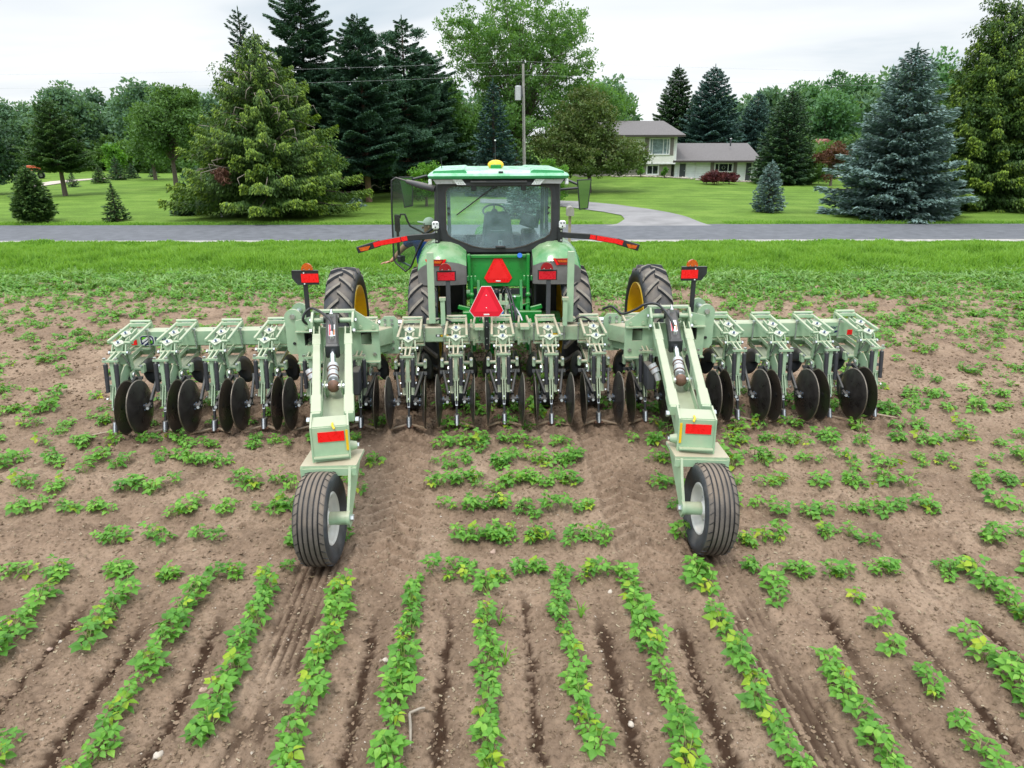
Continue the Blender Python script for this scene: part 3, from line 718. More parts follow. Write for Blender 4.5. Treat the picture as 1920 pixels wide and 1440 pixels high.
    for sx in (-1, 1):
        q.prism([(sx * 0.02, 0.06), (sx * 0.05, 0.03), (sx * 0.25, -0.13), (sx * 0.262, -0.16), (sx * 0.20, -0.135), (sx * 0.02, -0.01)], 0.035, 0.047, EARTHY, 'xy')
    q.build("sweep", u)
    # big cut-away discs beside the crop rows
    for sx, on in ((1, right), (-1, left)):
        if not on: continue
        dx = sx * (SP / 2 - 0.102); yaw = R(sx * 1.5); tilt = R(sx * 2.0)
        M = Matrix.Rotation(yaw, 3, 'Z') @ Matrix.Rotation(tilt, 3, 'Y')
        q = MB(); nn = 44; c = Vector((dx, -0.10, 0.40))
        prof = [(-0.030, 0.0), (-0.030, 0.07), (-0.022, 0.15), (0.0, 0.26), (0.016, 0.333), (0.021, 0.352), (0.012, 0.338), (-0.006, 0.26), (-0.028, 0.15), (-0.036, 0.07), (-0.036, 0.0)]
        t = MB(); t.lathe([(a * sx, r) for a, r in prof], DISC, n=nn, mats=[DISC, DISC, DISC, DISC, RIMS, RIMS, DISC, DISC, DISC, DISC])
        V = [M @ Vector(v) + c for v in t.v]
        q.v = V; q.f = t.f if sx > 0 else [f_[::-1] for f_ in t.f]; q.mi = t.mi; q.m = t.m; q.sm = t.sm
        d = q.build("disc", u)
        q = MB(); hub = c + M @ Vector((-sx * 0.045, 0, 0))
        q.tube([hub + Vector((sx * 0.02, 0, 0)), hub - Vector((sx * 0.05, 0, 0))], 0.034, BLACKP, 10)
        for k in range(4):
            a = math.pi / 4 + k * math.pi / 2; p = hub + Vector((0, 0.045 * math.cos(a), 0.045 * math.sin(a))); q.bolt(p, (-sx, 0, 0), 0.009, BLUEGREY, 0.014)
        q.build("hub", d)
        q = MB(); mf = BLACKP
        e = hub - Vector((sx * 0.06, 0, 0)); k1 = e + Vector((-sx * 0.01, 0.03, 0.06)); k2 = Vector((sx * 0.180, 0.40, 0.64))
        q.bar(e + Vector((0, -0.06, 0.0)), e + Vector((0, 0.06, 0.03)), 0.035, 0.045, mf); q.bar(k1, k2, 0.032, 0.055, mf, ch=0.006)
        q.tube([e + Vector((sx * 0.05, 0, 0)), e - Vector((sx * 0.03, 0, 0))], 0.02, mf, 8)
        q.bolt(e + Vector((0, -0.055, 0)), (0, -1, 0.2), 0.02, STEEL, 0.022)
        for k in (0.3, 0.55, 0.8): q.bolt(k1.lerp(k2, k) + Vector((0, -0.03, 0)), (0, -1, 0), 0.011, STEEL, 0.012)
        q.build("disc_arm", u)
        # small front coulter
        q = MB(); c2 = Vector((sx * 0.215, 0.60, 0.60)); M2 = Matrix.Rotation(R(-sx * 14), 3, 'Z') @ Matrix.Rotation(R(-sx * 16), 3, 'Y')
        t = MB(); t.lathe([(-0.008, 0.0), (-0.006, 0.12), (0.0, 0.19), (0.004, 0.19), (0.0, 0.12), (-0.004, 0.0)], DISC, n=28)
        q.add([M2 @ Vector(v) + c2 for v in t.v], t.f, BLACKP, True); q.bar(c2, (sx * 0.2, 0.34, 0.69), 0.025, 0.035, BLACKP); q.bolt(c2 + Vector((-sx * 0.02, -0.02, 0)), (-sx, -0.3, 0), 0.02, STEEL)
        q.v = [(v[0], v[1] + 0.22, v[2]) for v in q.v]; q.build("coulter", u)
    # rubber gauge wheel in front of the shank
    q = MB(); c = (0.0, 0.74, 0.20)
    q.lathe([(-0.085, 0.11), (-0.095, 0.16), (-0.08, 0.192), (-0.05, 0.20), (-0.047, 0.193), (-0.018, 0.196), (-0.015, 0.203), (0.015, 0.203), (0.018, 0.196), (0.047, 0.193), (0.05, 0.20), (0.08, 0.192), (0.095, 0.16), (0.085, 0.11)], SIDERUB, c, n=28)
    g = q.build("gauge_wheel", u)
    q = MB(); q.lathe([(-0.086, 0.11), (-0.06, 0.10), (-0.05, 0.03), (-0.09, 0.03), (-0.09, 0.0)], BLACKP, c, n=20); q.lathe([(0.086, 0.11), (0.06, 0.10), (0.05, 0.03), (0.09, 0.03), (0.09, 0.0)][::-1], BLACKP, c, n=20)
    for sx in (-1, 1): q.bar((sx * 0.115, 0.74, 0.20), (sx * 0.10, 0.60, 0.66), 0.014, 0.05, m)
    q.tube([(-0.125, 0.74, 0.2), (0.125, 0.74, 0.2)], 0.018, STEEL, 8)
    q.build("rim", g)
    return u
protoW = row_unit(True, True, SAGE); protoC = row_unit(True, True, SAGE2)
protoR = row_unit(True, False, SAGE); protoL = row_unit(False, True, SAGE)
rr = random.Random(4)
for k in range(-8, 9):
    src, name = (protoC, 'c') if abs(k) <= 3 else (protoW, 'w')
    if k == -8: src = protoR
    if k == 8: src = protoL
    used = src.get("_used")
    u = copy_tree(src) if used else src
    src["_used"] = 1
    u.parent = imp; u.location = (k * SP, rr.uniform(-0.015, 0.015), rr.uniform(-0.008, 0.008))
for o in bpy.data.objects:
    if "_used" in o.keys(): del o["_used"]
# U-bolt clamps on the centre bar between units
for x in (-1.5 * SP - 0.0, -0.5 * SP, 0.5 * SP):
    if x < -0.8: continue
    b = MB()
    for sx in (-1, 1):
        b.box((x + sx * 0.075, TBY0 - 0.02, 1.225), (0.03, 0.03, 0.10), SAGE2); b.bar((x + sx * 0.075, TBY0 - 0.02, 1.25), (x + sx * 0.055, TBY1 + 0.06, 1.275), 0.025, 0.05, SAGE2)
        b.box((x + sx * 0.075, TBY0 - 0.02, 0.99), (0.03, 0.03, 0.10), SAGE2)
    b.box((x, TBY0 - 0.015, 1.205), (0.15, 0.03, 0.03), SAGE2); b.box((x, TBY0 - 0.015, 0.985), (0.15, 0.03, 0.03), SAGE2)
    b.tube([(x, TBY0 - 0.014, 1.22), (x, TBY0 - 0.014, 0.96)], 0.01, STEEL, 6); b.bolt((x, TBY0 - 0.014, 0.965), (0, 0, -1), 0.018, STEEL, 0.02)
    b.box((x, 0.80, 1.235), (0.12, 0.2, 0.04), SAGE2)
    b.build("mast_clamp", imp, loc=(0, 0, -0.075))
# hitch mast plates toward the tractor
for s in (-1, 1):
    b = MB(); b.prism([(0.86, 0.7), (1.15, 0.60), (1.2, 0.75), (1.0, 1.2), (0.86, 1.2)], s * 0.42 - 0.012, s * 0.42 + 0.012, SAGE2, 'yz'); b.build("hitch_mast", imp)
    b = MB(); b.prism([(0.86, 1.0), (1.1, 1.35), (1.05, 1.42), (0.86, 1.24)], s * 0.07 - 0.012, s * 0.07 + 0.012, SAGE2, 'yz'); b.build("hitch_mast", imp)
# upright green light posts with their stands
for s in (-1, 1):
    b = MB(); x = s * 0.95
    b.box((x, 0.70, 1.72), (0.09, 0.06, 1.0), SAGE, ch=0.006)
    b.box((x, 0.78, 1.24), (0.17, 0.14, 0.05), SAGE2); b.build("upright_post", imp)
    b = MB(); x = s * 0.95 - 0.11 * s if s < 0 else 0.90
    x = -0.80 if s < 0 else 0.87
    y = 0.60 if s > 0 else 0.66
    b.box((x, y - (0.02 if s > 0 else 0), 1.39), (0.06, 0.05, 0.40), SAGE, ch=0.005); b.box((x, y - (0.02 if s > 0 else 0), 1.58), (0.085, 0.075, 0.04), SAGE2)
    b.tube([(x, 0.63, 1.20), (x, 0.63, 0.98)], 0.012, STEEL, 8); b.build("parking_stand", imp)
    # tail light bracket on a dark post, in front of the tractor fender
    b = MB(); x = s * 0.70 - 0.03
    b.box((x + s * 0.0, 0.92, 1.48), (0.06, 0.05, 0.66), DGREY, ch=0.005)
    b.box((x - 0.02, 0.895, 1.86), (0.27, 0.02, 0.15), BLACKP, ch=0.003); lp = b.build("lamp_post", imp)
    q = MB(); q.box((x - 0.02, 0.883, 1.855), (0.235, 0.006, 0.115), REDD); q.build("reflector", lp)
    q = MB(); q.prism([(x - 0.03 + 0.085 * math.cos(t), 1.945 + 0.095 * math.sin(t)) for t in [math.pi * k / 14 for k in range(15)]][::-1], 0.86, 0.90, REDL); q.bolt((x - 0.07, 0.858, 1.955), (0, -1, 0), 0.008, STEEL); q.bolt((x + 0.02, 0.858, 1.955), (0, -1, 0), 0.008, STEEL); q.build("tail_lamp", lp)
# slow vehicle triangle on its own black post
def smv(parent, c, w, h_, m_in, m_b, name="warning_triangle", edge=None):
    cx, cy, cz = c; b = MB()
    def tri(k):   # truncated triangle
        return [(cx - w / 2 * k - 0.0, cz - h_ / 2 * k + 0.20 * h_ * k), (cx - w / 2 * k + 0.13 * w * k, cz - h_ / 2 * k), (cx + w / 2 * k - 0.13 * w * k, cz - h_ / 2 * k),
                (cx + w / 2 * k, cz - h_ / 2 * k + 0.20 * h_ * k), (cx + 0.14 * w * k, cz + h_ / 2 * k), (cx - 0.14 * w * k, cz + h_ / 2 * k)]
    if edge: b.prism(tri(1.04), cy + 0.0015, cy + 0.004, edge)
    b.prism(tri(1.0), cy - 0.004, cy + 0.001, m_b)
    b.prism([(cx - w * 0.37, cz - h_ * 0.34), (cx + w * 0.37, cz - h_ * 0.34), (cx + w * 0.02, cz + h_ * 0.44), (cx - w * 0.02, cz + h_ * 0.44)], cy - 0.007, cy - 0.0045, m_in)
    b.box((cx, cy - 0.0075, cz - h_ * 0.43), (w * 0.17, 0.003, h_ * 0.045), WHT)
    if edge:
        b.bolt((cx, cy - 0.007, cz + h_ * 0.22), (0, -1, 0), 0.008, WHT, 0.004); b.bolt((cx, cy - 0.007, cz - h_ * 0.2), (0, -1, 0), 0.008, WHT, 0.004)
    return b.build(name, parent)
b = MB(); b.box((-0.205, 0.60, 1.18), (0.062, 0.03, 0.66), BLACKP, ch=0.004)
for z in (1.27, 1.18, 1.02, 0.93): b.bolt((-0.205, 0.585, z), (0, -1, 0), 0.009, STEEL, 0.008)
tp = b.build("sign_post", imp)
REDB = mat("triangle_border_red", (0.72, 0.008, 0.03), 0.35); REDC = mat("triangle_centre_red", (0.88, 0.015, 0.045), 0.4)
smv(tp, (-0.205, 0.575, 1.55), 0.45, 0.42, REDC, REDB, edge=WHT)
# hydraulic hoses on the centre
rng = random.Random(9)
for k, (x0, x1, top, m_) in enumerate([(-0.02, 0.17, 1.62, BLK), (0.02, 0.21, 1.60, BLK), (0.0, 0.24, 1.52, BLK), (-0.05, 0.12, 1.48, BLK), (0.03, -0.3, 1.38, BLK), (0.05, 0.3, 1.36, SILVER)]):
    b = MB(); pts = []
    for i in range(15):
        t = i / 14; pts.append((x0 * (1 - t) + x1 * t, 1.55 * (1 - t) + 0.86 * t, 1.25 * (1 - t) + 1.20 * t + (top - 1.22) * math.sin(math.pi * t) ** 0.8))
    b.tube(pts, 0.014, m_, 8); b.build("hydraulic_hose", imp)
b = MB()
for x in (0.0, 0.08): b.tube([(x, 0.95, 1.25), (x, 0.95, 1.58)], 0.018, SAGE2, 8)
b.box((0.04, 0.95, 1.45), (0.14, 0.05, 0.05), SAGE2); b.box((0.1, 0.93, 1.40), (0.06, 0.06, 0.06), STEEL); b.tube([(0.0, 0.9, 1.27), (0.03, 0.9, 1.33)], 0.02, BLUEP, 8); b.build("hose_rack", imp)
for x0, x1 in ((-0.95, -0.68), (1.0, 1.25)):
    b = MB(); b.tube([(x0 + (x1 - x0) * t, 0.72, 1.22 + 0.06 * math.sin(math.pi * t)) for t in [i / 10 for i in range(11)]], 0.013, BLK, 8); b.build("hydraulic_hose", imp)

for o in imp.children:
    if o.name.split('.')[0] in ('upright_post', 'parking_stand', 'lamp_post', 'sign_post', 'hydraulic_hose', 'hose_rack', 'hitch_mast'):
        o.location = (0, 0.29, -0.045); o.scale = (1.028, 1, 1)
# lift-assist gangs -------------------------------------------------
def lift(s):
    g = MB()
    # inner connector: bolted plate, diagonal box tube, big rear bulkhead
    x = s * 1.50
    for z in (0.90, 1.0, 1.25, 1.31):
        g.bolt((x + s * 0.035, 0.88, z - 0.05), (0, -1, 0), 0.02, STEEL, 0.018)
        g.bolt((x + s * 0.13, 0.88, z - 0.05), (0, -1, 0), 0.02, STEEL, 0.018)
    g.prism([(x - s * 0.05, 0.77), (x + s * 0.19, 0.77), (x + s * 0.20, 1.25), (x + s * 0.14, 1.31), (x, 1.31), (x - s * 0.05, 1.25)][::(1 if s < 0 else -1)], 0.88, 0.91, SAGE)
    g.bar((s * 1.58, 0.98, 1.04), (s * 1.98, 0.36, 1.08), 0.20, 0.24, SAGE2, ch=0.012)
    g.bar((s * 1.60, 0.90, 0.86), (s * 1.9, 0.38, 0.92), 0.03, 0.10, SAGE)
    # bulkhead: outline with arch; drawn in absolute |x|
    def pl(pts, y0, y1, m_=SAGE):
        P = [(s * a, z) for a, z in pts]
        if s < 0: P = P[::-1]
        g.prism(P, y0, y1, m_)
    Y0 = 0.30
    # frame round the window holes, built of strips butted end to end
    for (xa, xb) in ((1.64, 2.02), (2.40, 2.72)):
        w0 = (1.74, 1.88) if xa < 2 else (2.50, 2.62)
        pl([(xa, 0.83), (xb, 0.83), (xb, 1.065), (xa, 1.065)], Y0, Y0 + 0.03)
        pl([(xa, 1.245), (xb, 1.245), (xb, 1.40), (xa, 1.34) if xa < 2 else (xa, 1.48)], Y0, Y0 + 0.03)
        pl([(xa, 1.065), (w0[0], 1.065), (w0[0], 1.245), (xa, 1.245)], Y0, Y0 + 0.03)
        pl([(w0[1], 1.065), (xb, 1.065), (xb, 1.245), (w0[1], 1.245)], Y0, Y0 + 0.03)
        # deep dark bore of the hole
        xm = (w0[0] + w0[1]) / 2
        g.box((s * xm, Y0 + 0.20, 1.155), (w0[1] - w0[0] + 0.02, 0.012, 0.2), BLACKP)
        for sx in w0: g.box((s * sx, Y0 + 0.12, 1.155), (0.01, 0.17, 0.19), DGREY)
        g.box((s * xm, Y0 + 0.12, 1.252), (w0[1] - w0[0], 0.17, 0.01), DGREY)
        for (bx, bz) in ((xa + 0.07, 0.94), (xb - 0.13, 0.94), (xa + 0.07, 1.305), (xb - 0.14, 1.31)):
            g.bolt((s * bx, Y0, bz), (0, -1, 0), 0.025, STEEL if bz < 1 else SAGE2, 0.022)
        # horizontal ribs above and below
        g.box((s * (xa + xb) / 2, Y0 - 0.035, 0.84), (xb - xa, 0.07, 0.016), SAGE); g.box((s * (xa + xb) / 2, Y0 - 0.03, 1.262), (xb - xa, 0.06, 0.014), SAGE)
    pl([(2.02, 0.83), (2.40, 0.83), (2.40, 1.30), (2.02, 1.30)], Y0 + 0.035, Y0 + 0.06)
    # upper gusset sloping down on the inner side, and arch over the cylinder
    pl([(1.66, 1.34), (2.02, 1.34), (2.02, 1.53), (1.94, 1.53)], Y0 + 0.002, Y0 + 0.028)
    g.box((s * 2.21, Y0 + 0.02, 1.525), (0.54, 0.10, 0.028), SAGE)
    for xx in (1.95, 2.47):
        g.prism([(0.36, 1.53), (0.24, 1.53), (0.14, 1.42), (0.13, 1.30), (0.17, 1.24), (0.36, 1.28)], s * xx - 0.014, s * xx + 0.014, SAGE, 'yz')
    g.tube([(s * 1.96, 0.24, 1.42), (s * 2.46, 0.24, 1.42)], 0.034, SAGE, 12)
    for xx, d in ((1.93, -s), (2.49, s)): g.bolt((s * xx, 0.24, 1.42), (d, 0, 0), 0.03, STEEL, 0.02)
    # wing hinge plate
    P = [(2.70, 0.90), (2.86, 0.90), (2.90, 0.96), (2.90, 1.36)] + [(2.79 + 0.115 * math.cos(t), 1.40 + 0.115 * math.sin(t)) for t in [math.pi * k / 8 for k in range(0, 8)]] + [(2.66, 1.36), (2.70, 1.2)]
    pl(P, 0.48, 0.53); pl(P, 0.88, 0.92); g.box((s * 2.80, 0.70, 1.0), (0.14, 0.32, 0.18), SAGE)
    g.tube([(s * 2.79, 0.45, 1.42), (s * 2.79, 0.95, 1.42)], 0.035, STEEL, 12); g.bolt((s * 2.80, 0.48, 1.05), (0, -1, 0), 0.022, BLACKP, 0.01)
    fr = g.build("lift_frame", imp)
    q = MB(); q.box((s * 2.745, Y0 - 0.004 if False else 0.474, 1.17), (0.035, 0.006, 0.25), REDR); q.build("reflector", fr)
    q = MB(); q.box((s * 1.93, 0.05, 0.66), (0.10, 0.30, 0.32), DGREY, ch=0.01); q.build("valve_box", fr)
    # the arm: two rails with U section and a lower channel
    T = lambda y: s * (2.21 + (y - 0.15) * (0.50 / 2.75))     # centreline, toes in to the wheel
    def Z(y): return 1.30 + (y - 0.15) * 0.045
    g = MB(); wd0, wd1 = 0.20, 0.155
    for k in (-1, 1):
        a = Vector((T(0.12) + k * wd0, 0.12, 1.31)); c_ = Vector((T(-2.55) + k * wd1, -2.55, 1.10))
        g.bar(a.lerp(c_, 0.14), a.lerp(c_, 0.96), 0.085, 0.10, SAGE, ch=0.006)
        for kk in (-1, 1):
            g.bar(a.lerp(c_, 0.0) + Vector((kk * 0.035, 0, 0.01)), a.lerp(c_, 0.17) + Vector((kk * 0.035, 0, 0.01)), 0.016, 0.10, SAGE)
        g.bar(a.lerp(c_, 0.10), a.lerp(c_, 0.24), 0.10, 0.115, SAGE, ch=0.006); g.bar(a.lerp(c_, 0.80), a.lerp(c_, 0.95), 0.10, 0.115, SAGE, ch=0.006)
        g.bolt(a + Vector((k * 0.06, 0, 0)), (k, 0, 0), 0.03, STEEL, 0.03)
        g.bolt(a.lerp(c_, 0.98) + Vector((k * 0.06, 0, 0)), (k, 0, 0), 0.028, STEEL, 0.03)
    a = Vector((T(0.1), 0.14, 0.98)); c_ = Vector((T(-2.45), -2.45, 0.90))
    g.bar(a, c_, 0.25, 0.02, SAGE)
    for k in (-1, 1): g.bar(a + Vector((k * 0.13, 0, 0.04)), c_ + Vector((k * 0.13, 0, 0.04)), 0.014, 0.12, SAGE)
    arm = g.build("lift_arm", imp)
    # hydraulic cylinder: black barrel, chrome rod, depth collars
    A = Vector((T(0.24), 0.24, 1.44)); B = Vector((T(-1.45), -1.45, 1.09))
    q = MB(); q.bar(A, A.lerp(B, 0.50), 0.15, 0.15, BLACKP, ch=0.025)
    q.box(A.lerp(B, 0.52), (0.17, 0.06, 0.17), BLACKP, ch=0.02)
    q.tube([A + Vector((-0.10, 0, 0)), A + Vector((0.10, 0, 0))], 0.06, BLACKP, 12)
    dn = (B - A).normalized(); up = Vector((0, 0, 1)) - dn * dn.z; up.normalize()
    for t, sc in ((0.06, 1), (0.43, 1)):
        p = A.lerp(B, t) + up * 0.075; q.tube([p, p + up * 0.05], 0.022, STEEL, 8); q.tube([p + up * 0.03, p + up * 0.05 - dn * 0.10], 0.017, CHROME, 8)
    cy = q.build("hydraulic_cylinder", arm)
    q = MB(); p = A.lerp(B, 0.29) + up * 0.0775; q.bar(p - dn * 0.16, p + dn * 0.16, 0.075, 0.003, WHT, up=up)
    RED2 = mat("decal_red", (0.6, 0.01, 0.03), 0.4); ORG = mat("decal_orange", (0.7, 0.22, 0.05), 0.4)
    q.bar(p - dn * 0.155 + up * 0.003 + Vector((-0.024, 0, 0)), p + dn * 0.155 + up * 0.003 + Vector((-0.024, 0, 0)), 0.018, 0.002, RED2, up=up)
    q.bar(p - dn * 0.02 + up * 0.003 + Vector((0.024, 0, 0)), p + dn * 0.13 + up * 0.003 + Vector((0.024, 0, 0)), 0.02, 0.002, ORG, up=up)
    q.build("decal", arm)
    q = MB(); q.tube([A.lerp(B, 0.50), A.lerp(B, 0.96)], 0.036, CHROME, 14); q.build("piston_rod", arm)
    q = MB()
    for t0, t1, r_ in ((0.74, 0.785, 0.063), (0.79, 0.835, 0.057), (0.84, 0.90, 0.063), (0.905, 0.93, 0.057)):
        q.tube([A.lerp(B, t0), A.lerp(B, t1)], r_, SILVER, 16)
    for t0 in (0.787, 0.837, 0.902): q.tube([A.lerp(B, t0 - 0.004), A.lerp(B, t0 + 0.004)], 0.066, RUST, 16)
    q.sphere(B, 0.07, RUST, 12); q.tube([B + Vector((-0.12, 0, 0)), B + Vector((0.12, 0, 0))], 0.03, STEEL, 10)
    for k in (-1, 1): q.bar(B + Vector((k * 0.09, 0.12, -0.16)), B + Vector((k * 0.09, -0.02, 0.03)), 0.016, 0.09, SAGE)
    q.build("depth_collar", arm)
    # spare collar hung on the side rail
    q = MB(); p = Vector((T(-0.75) - 0.29, -0.75, 1.06)); q.tube([p, p + Vector((0.05, -0.05, -0.09))], 0.052, SILVER, 12); q.tube([p + Vector((0.05, -0.05, -0.09)), p + Vector((0.08, -0.08, -0.18))], 0.035, SILVER, 12)
    q.tube([p + Vector((0.02, -0.02, -0.04)), p + Vector((0.026, -0.026, -0.05))], 0.056, RUST, 12); q.build("spare_collar", arm)
    # curved hose over the top
    q = MB(); P0 = A.lerp(B, 0.36) + up * 0.10; P1 = Vector((s * 2.62 if s < 0 else 1.72, 0.45, 1.36)); 
    if s < 0: pts = [P0, P0 + Vector((-0.03, 0.15, 0.12)), A + Vector((-0.22, 0.02, 0.13)), A + Vector((-0.33, 0.05, 0.09)), A + Vector((-0.38, 0.03, -0.02)), A + Vector((-0.31, 0.1, -0.12))]
    else: pts = [P0, P0 + Vector((-0.04, 0.15, 0.12)), A + Vector((-0.18, 0.02, 0.13)), A + Vector((-0.34, 0.04, 0.13)), A + Vector((-0.46, 0.08, 0.05)), A + Vector((-0.62, 0.16, -0.02)), A + Vector((-0.74, 0.25, 0.06)), A + Vector((-0.85, 0.35, 0.0))]
    sm = []
    for i in range(len(pts) - 1):
        p0 = pts[max(i - 1, 0)]; p1 = pts[i]; p2 = pts[i + 1]; p3_ = pts[min(i + 2, len(pts) - 1)]
        for k in range(6):
            t = k / 6; sm.append(0.5 * ((2 * p1) + (p2 - p0) * t + (2 * p0 - 5 * p1 + 4 * p2 - p3_) * t * t + (3 * p1 - p0 - 3 * p2 + p3_) * t ** 3))
    sm.append(pts[-1]); q.tube(sm, 0.017, BLK, 8); q.build("hydraulic_hose", arm)
    # rear box with reflector
    cx = s * 1.715; g = MB(); y0 = -2.50
    yw = Matrix.Rotation(R(-s * 10), 3, 'Z')
    def wp(p): v = yw @ Vector((p[0], p[1], 0)); return Vector((cx + v.x, -2.72 + v.y, p[2]))
    for k in (-1, 1):
        P = [(0.20, 1.20), (-0.12, 1.175), (-0.12, 0.80), (0.16, 0.80)]
        V = [wp((k * 0.165 - 0.008, a, z)) for a, z in P] + [wp((k * 0.165 + 0.008, a, z)) for a, z in P]
        g.add(V, [(0, 1, 2, 3), (7, 6, 5, 4), (0, 4, 5, 1), (1, 5, 6, 2), (2, 6, 7, 3), (3, 7, 4, 0)], SAGE)
    for (c_, d) in (((0, -0.105, 0.985), (0.312, 0.016, 0.36)), ((0, 0.03, 1.165), (0.312, 0.25, 0.014)), ((0, 0.02, 0.807), (0.36, 0.30, 0.016)), ((0, -0.14, 0.885), (0.31, 0.05, 0.012))):
        g.box(wp(c_), d, SAGE, yw)
    g.box(wp((0, -0.15, 0.815)), (0.37, 0.07, 0.03), SAGE, yw)
    g.tube([wp((-s * 0.17, -0.02, 0.93)), wp((-s * 0.235, -0.02, 0.93))], [0.05, 0.035], SAGE, 12); g.bolt(wp((-s * 0.235, -0.02, 0.93)), (-s, 0, 0), 0.022, STEEL, 0.02)
    bx = g.build("wheel_head", imp)
    q = MB(); q.box(wp((0.01, -0.118, 1.075)), (0.235, 0.006, 0.095), REDR, yw); q.build("reflector", bx)
    q = MB(); q.box(wp((-s * 0.15, -0.120, 1.03)), (0.022, 0.006, 0.20), YEL, yw); q.tube([wp((-s * 0.03 , -0.05, 1.178)), wp((-s * 0.03, -0.12, 1.185)), wp((-s * 0.045, -0.15, 1.16))], 0.010, YEL, 8); q.build("decal", bx)
    # fork and tyre, turned with the caster
    fk = MB(); cw = Vector((s * 1.765, -3.16, 0.42)); rot = Matrix.Rotation(R(-1.0 if s > 0 else -3.0), 3, 'Z') @ Matrix.Rotation(R(2.5 if s > 0 else -1.5), 3, 'Y')
    wk = lambda p: cw + rot @ Vector(p)
    side = -s        # fork leg on the inner side
    fk.box(wk((side * 0.055, 0.40, 0.40)), (0.51, 0.36, 0.03), SAGE2, rot)
    fk.box(wk((side * 0.055, 0.215, 0.355)), (0.51, 0.02, 0.07), SAGE, rot)
    P = [(0.58, 0.40), (0.21, 0.40), (0.13, 0.25), (-0.02, 0.05), (-0.055, -0.02), (-0.02, -0.085), (0.05, -0.08), (0.10, 0.0), (0.42, 0.20), (0.58, 0.30)]
    V = [wk((side * 0.25 - 0.012, a, z)) for a, z in P] + [wk((side * 0.25 + 0.012, a, z)) for a, z in P]; n_ = len(P)
    fk.add(V, [list(range(n_)), list(range(n_, 2 * n_))[::-1]] + [(i, (i + 1) % n_, n_ + (i + 1) % n_, n_ + i) for i in range(n_)], SAGE)
    P = [(0.58, 0.40), (0.21, 0.40), (0.21, 0.30), (0.58, 0.28)]
    V = [wk((-side * 0.19 - 0.012, a, z)) for a, z in P] + [wk((-side * 0.19 + 0.012, a, z)) for a, z in P]
    fk.add(V, [(0, 1, 2, 3), (7, 6, 5, 4), (0, 4, 5, 1), (1, 5, 6, 2), (2, 6, 7, 3), (3, 7, 4, 0)], SAGE)
    fk.tube([wk((side * 0.08, 0, 0)), wk((side * 0.25, 0, 0))], 0.06, SAGE, 16); fk.tube([wk((side * 0.238, 0, 0)), wk((side * 0.266, 0, 0))], 0.07, SAGE, 16)
    fk.bolt(wk((side * 0.266, 0, 0)), rot @ Vector((side, 0, 0)), 0.03, STEEL, 0.03)
    fk.tube([wk((0, 0.44, 0.38)), wk((0, 0.44, 0.50))], 0.06, SAGE, 14)
    fko = fk.build("wheel_fork", imp)
    w = MB(); Rr = 0.42; hw = 0.165
    prof = [(-0.12, 0.235), (-0.15, 0.27), (-0.180, 0.33), (-0.176, 0.372), (-0.158, 0.395)]
    ms = [SIDERUB] * 4
    crown = lambda a: Rr - 0.016 * (a / hw) ** 2
    gr = [-0.105, -0.055, 0.0, 0.055, 0.105]
    prof.append((-hw + 0.015, crown(-hw))); ms.append(RIBRUB)
    for gx in gr:
        prof += [(gx - 0.008, crown(gx)), (gx - 0.006, crown(gx) - 0.012), (gx + 0.006, crown(gx) - 0.012), (gx + 0.008, crown(gx))]; ms += [RIBRUB, BLK, BLK, BLK]
    prof.append((hw - 0.015, crown(hw))); ms.append(RIBRUB)
    prof += [(0.158, 0.395), (0.176, 0.372), (0.180, 0.33), (0.15, 0.27), (0.12, 0.235)]; ms += [RIBRUB] + [SIDERUB] * 4
    t = MB(); t.lathe(prof, RIBRUB, n=72, mats=ms)
    # fine sipes across the outer ribs
    for k in range(30):
        a = 2 * math.pi * k / 30
        for sx in (-1, 1):
            p0 = Vector((sx * 0.112, math.cos(a) * (Rr - 0.0035), math.sin(a) * (Rr - 0.0035))); p1 = Vector((sx * 0.158, math.cos(a + 0.06) * (Rr - 0.013), math.sin(a + 0.06) * (Rr - 0.013)))
            nrm = Vector((0, math.cos(a), math.sin(a))); t.bar(p0, p1, 0.004, 0.006, BLK, up=nrm)
    V = [wk((v[0] * 0.82, v[1], v[2])) for v in t.v]
    w.v = V; w.f = t.f; w.mi = t.mi; w.m = t.m; w.sm = t.sm
    ty = w.build("tyre", fko)
    t = MB()
    for sd in (-1, 1):
        t.lathe([(sd * 0.125, 0.24), (sd * 0.135, 0.225), (sd * 0.11, 0.205), (sd * 0.08, 0.20), (sd * 0.055, 0.14), (sd * 0.07, 0.07), (sd * 0.10, 0.06), (sd * 0.10, 0.0)], WHITEP, n=32)
        for k in range(6):
            a = k * math.pi / 3; t.bolt((sd * 0.06, 0.105 * math.cos(a), 0.105 * math.sin(a)), (sd, 0, 0), 0.012, STEEL, 0.02)
    V = [wk((v[0] * 0.82, v[1], v[2])) for v in t.v]; w = MB(); w.v = V; w.f = t.f; w.mi = t.mi; w.m = t.m; w.sm = t.sm; w.build("rim", fko)
    # marker lamp on a black post at the wing hinge
    g = MB(); xo = s * 2.61
    g.box((xo, 0.60, 1.56), (0.055, 0.05, 0.62), BLACKP, ch=0.005)
    P = [(-0.16, 0.09), (-0.16, 0.0), (-0.09, -0.09), (0.19, -0.09), (0.19, 0.09)]
    P = [(-s * a * 1.0 + s * 0.0, z + 1.915) for a, z in P] if s < 0 else [(-a, z + 1.915) for a, z in P]
    if s < 0: P = [(a, z + 1.915) for a, z in [(-0.16, 0.09), (-0.16, 0.0), (-0.09, -0.09), (0.19, -0.09), (0.19, 0.09)]]
    g.prism([(xo + a, z) for a, z in P], 0.565, 0.575, BLACKP); g.box((xo + (0.015 if s < 0 else -0.015), 0.585, 2.008), (0.34, 0.05, 0.012), BLACKP)
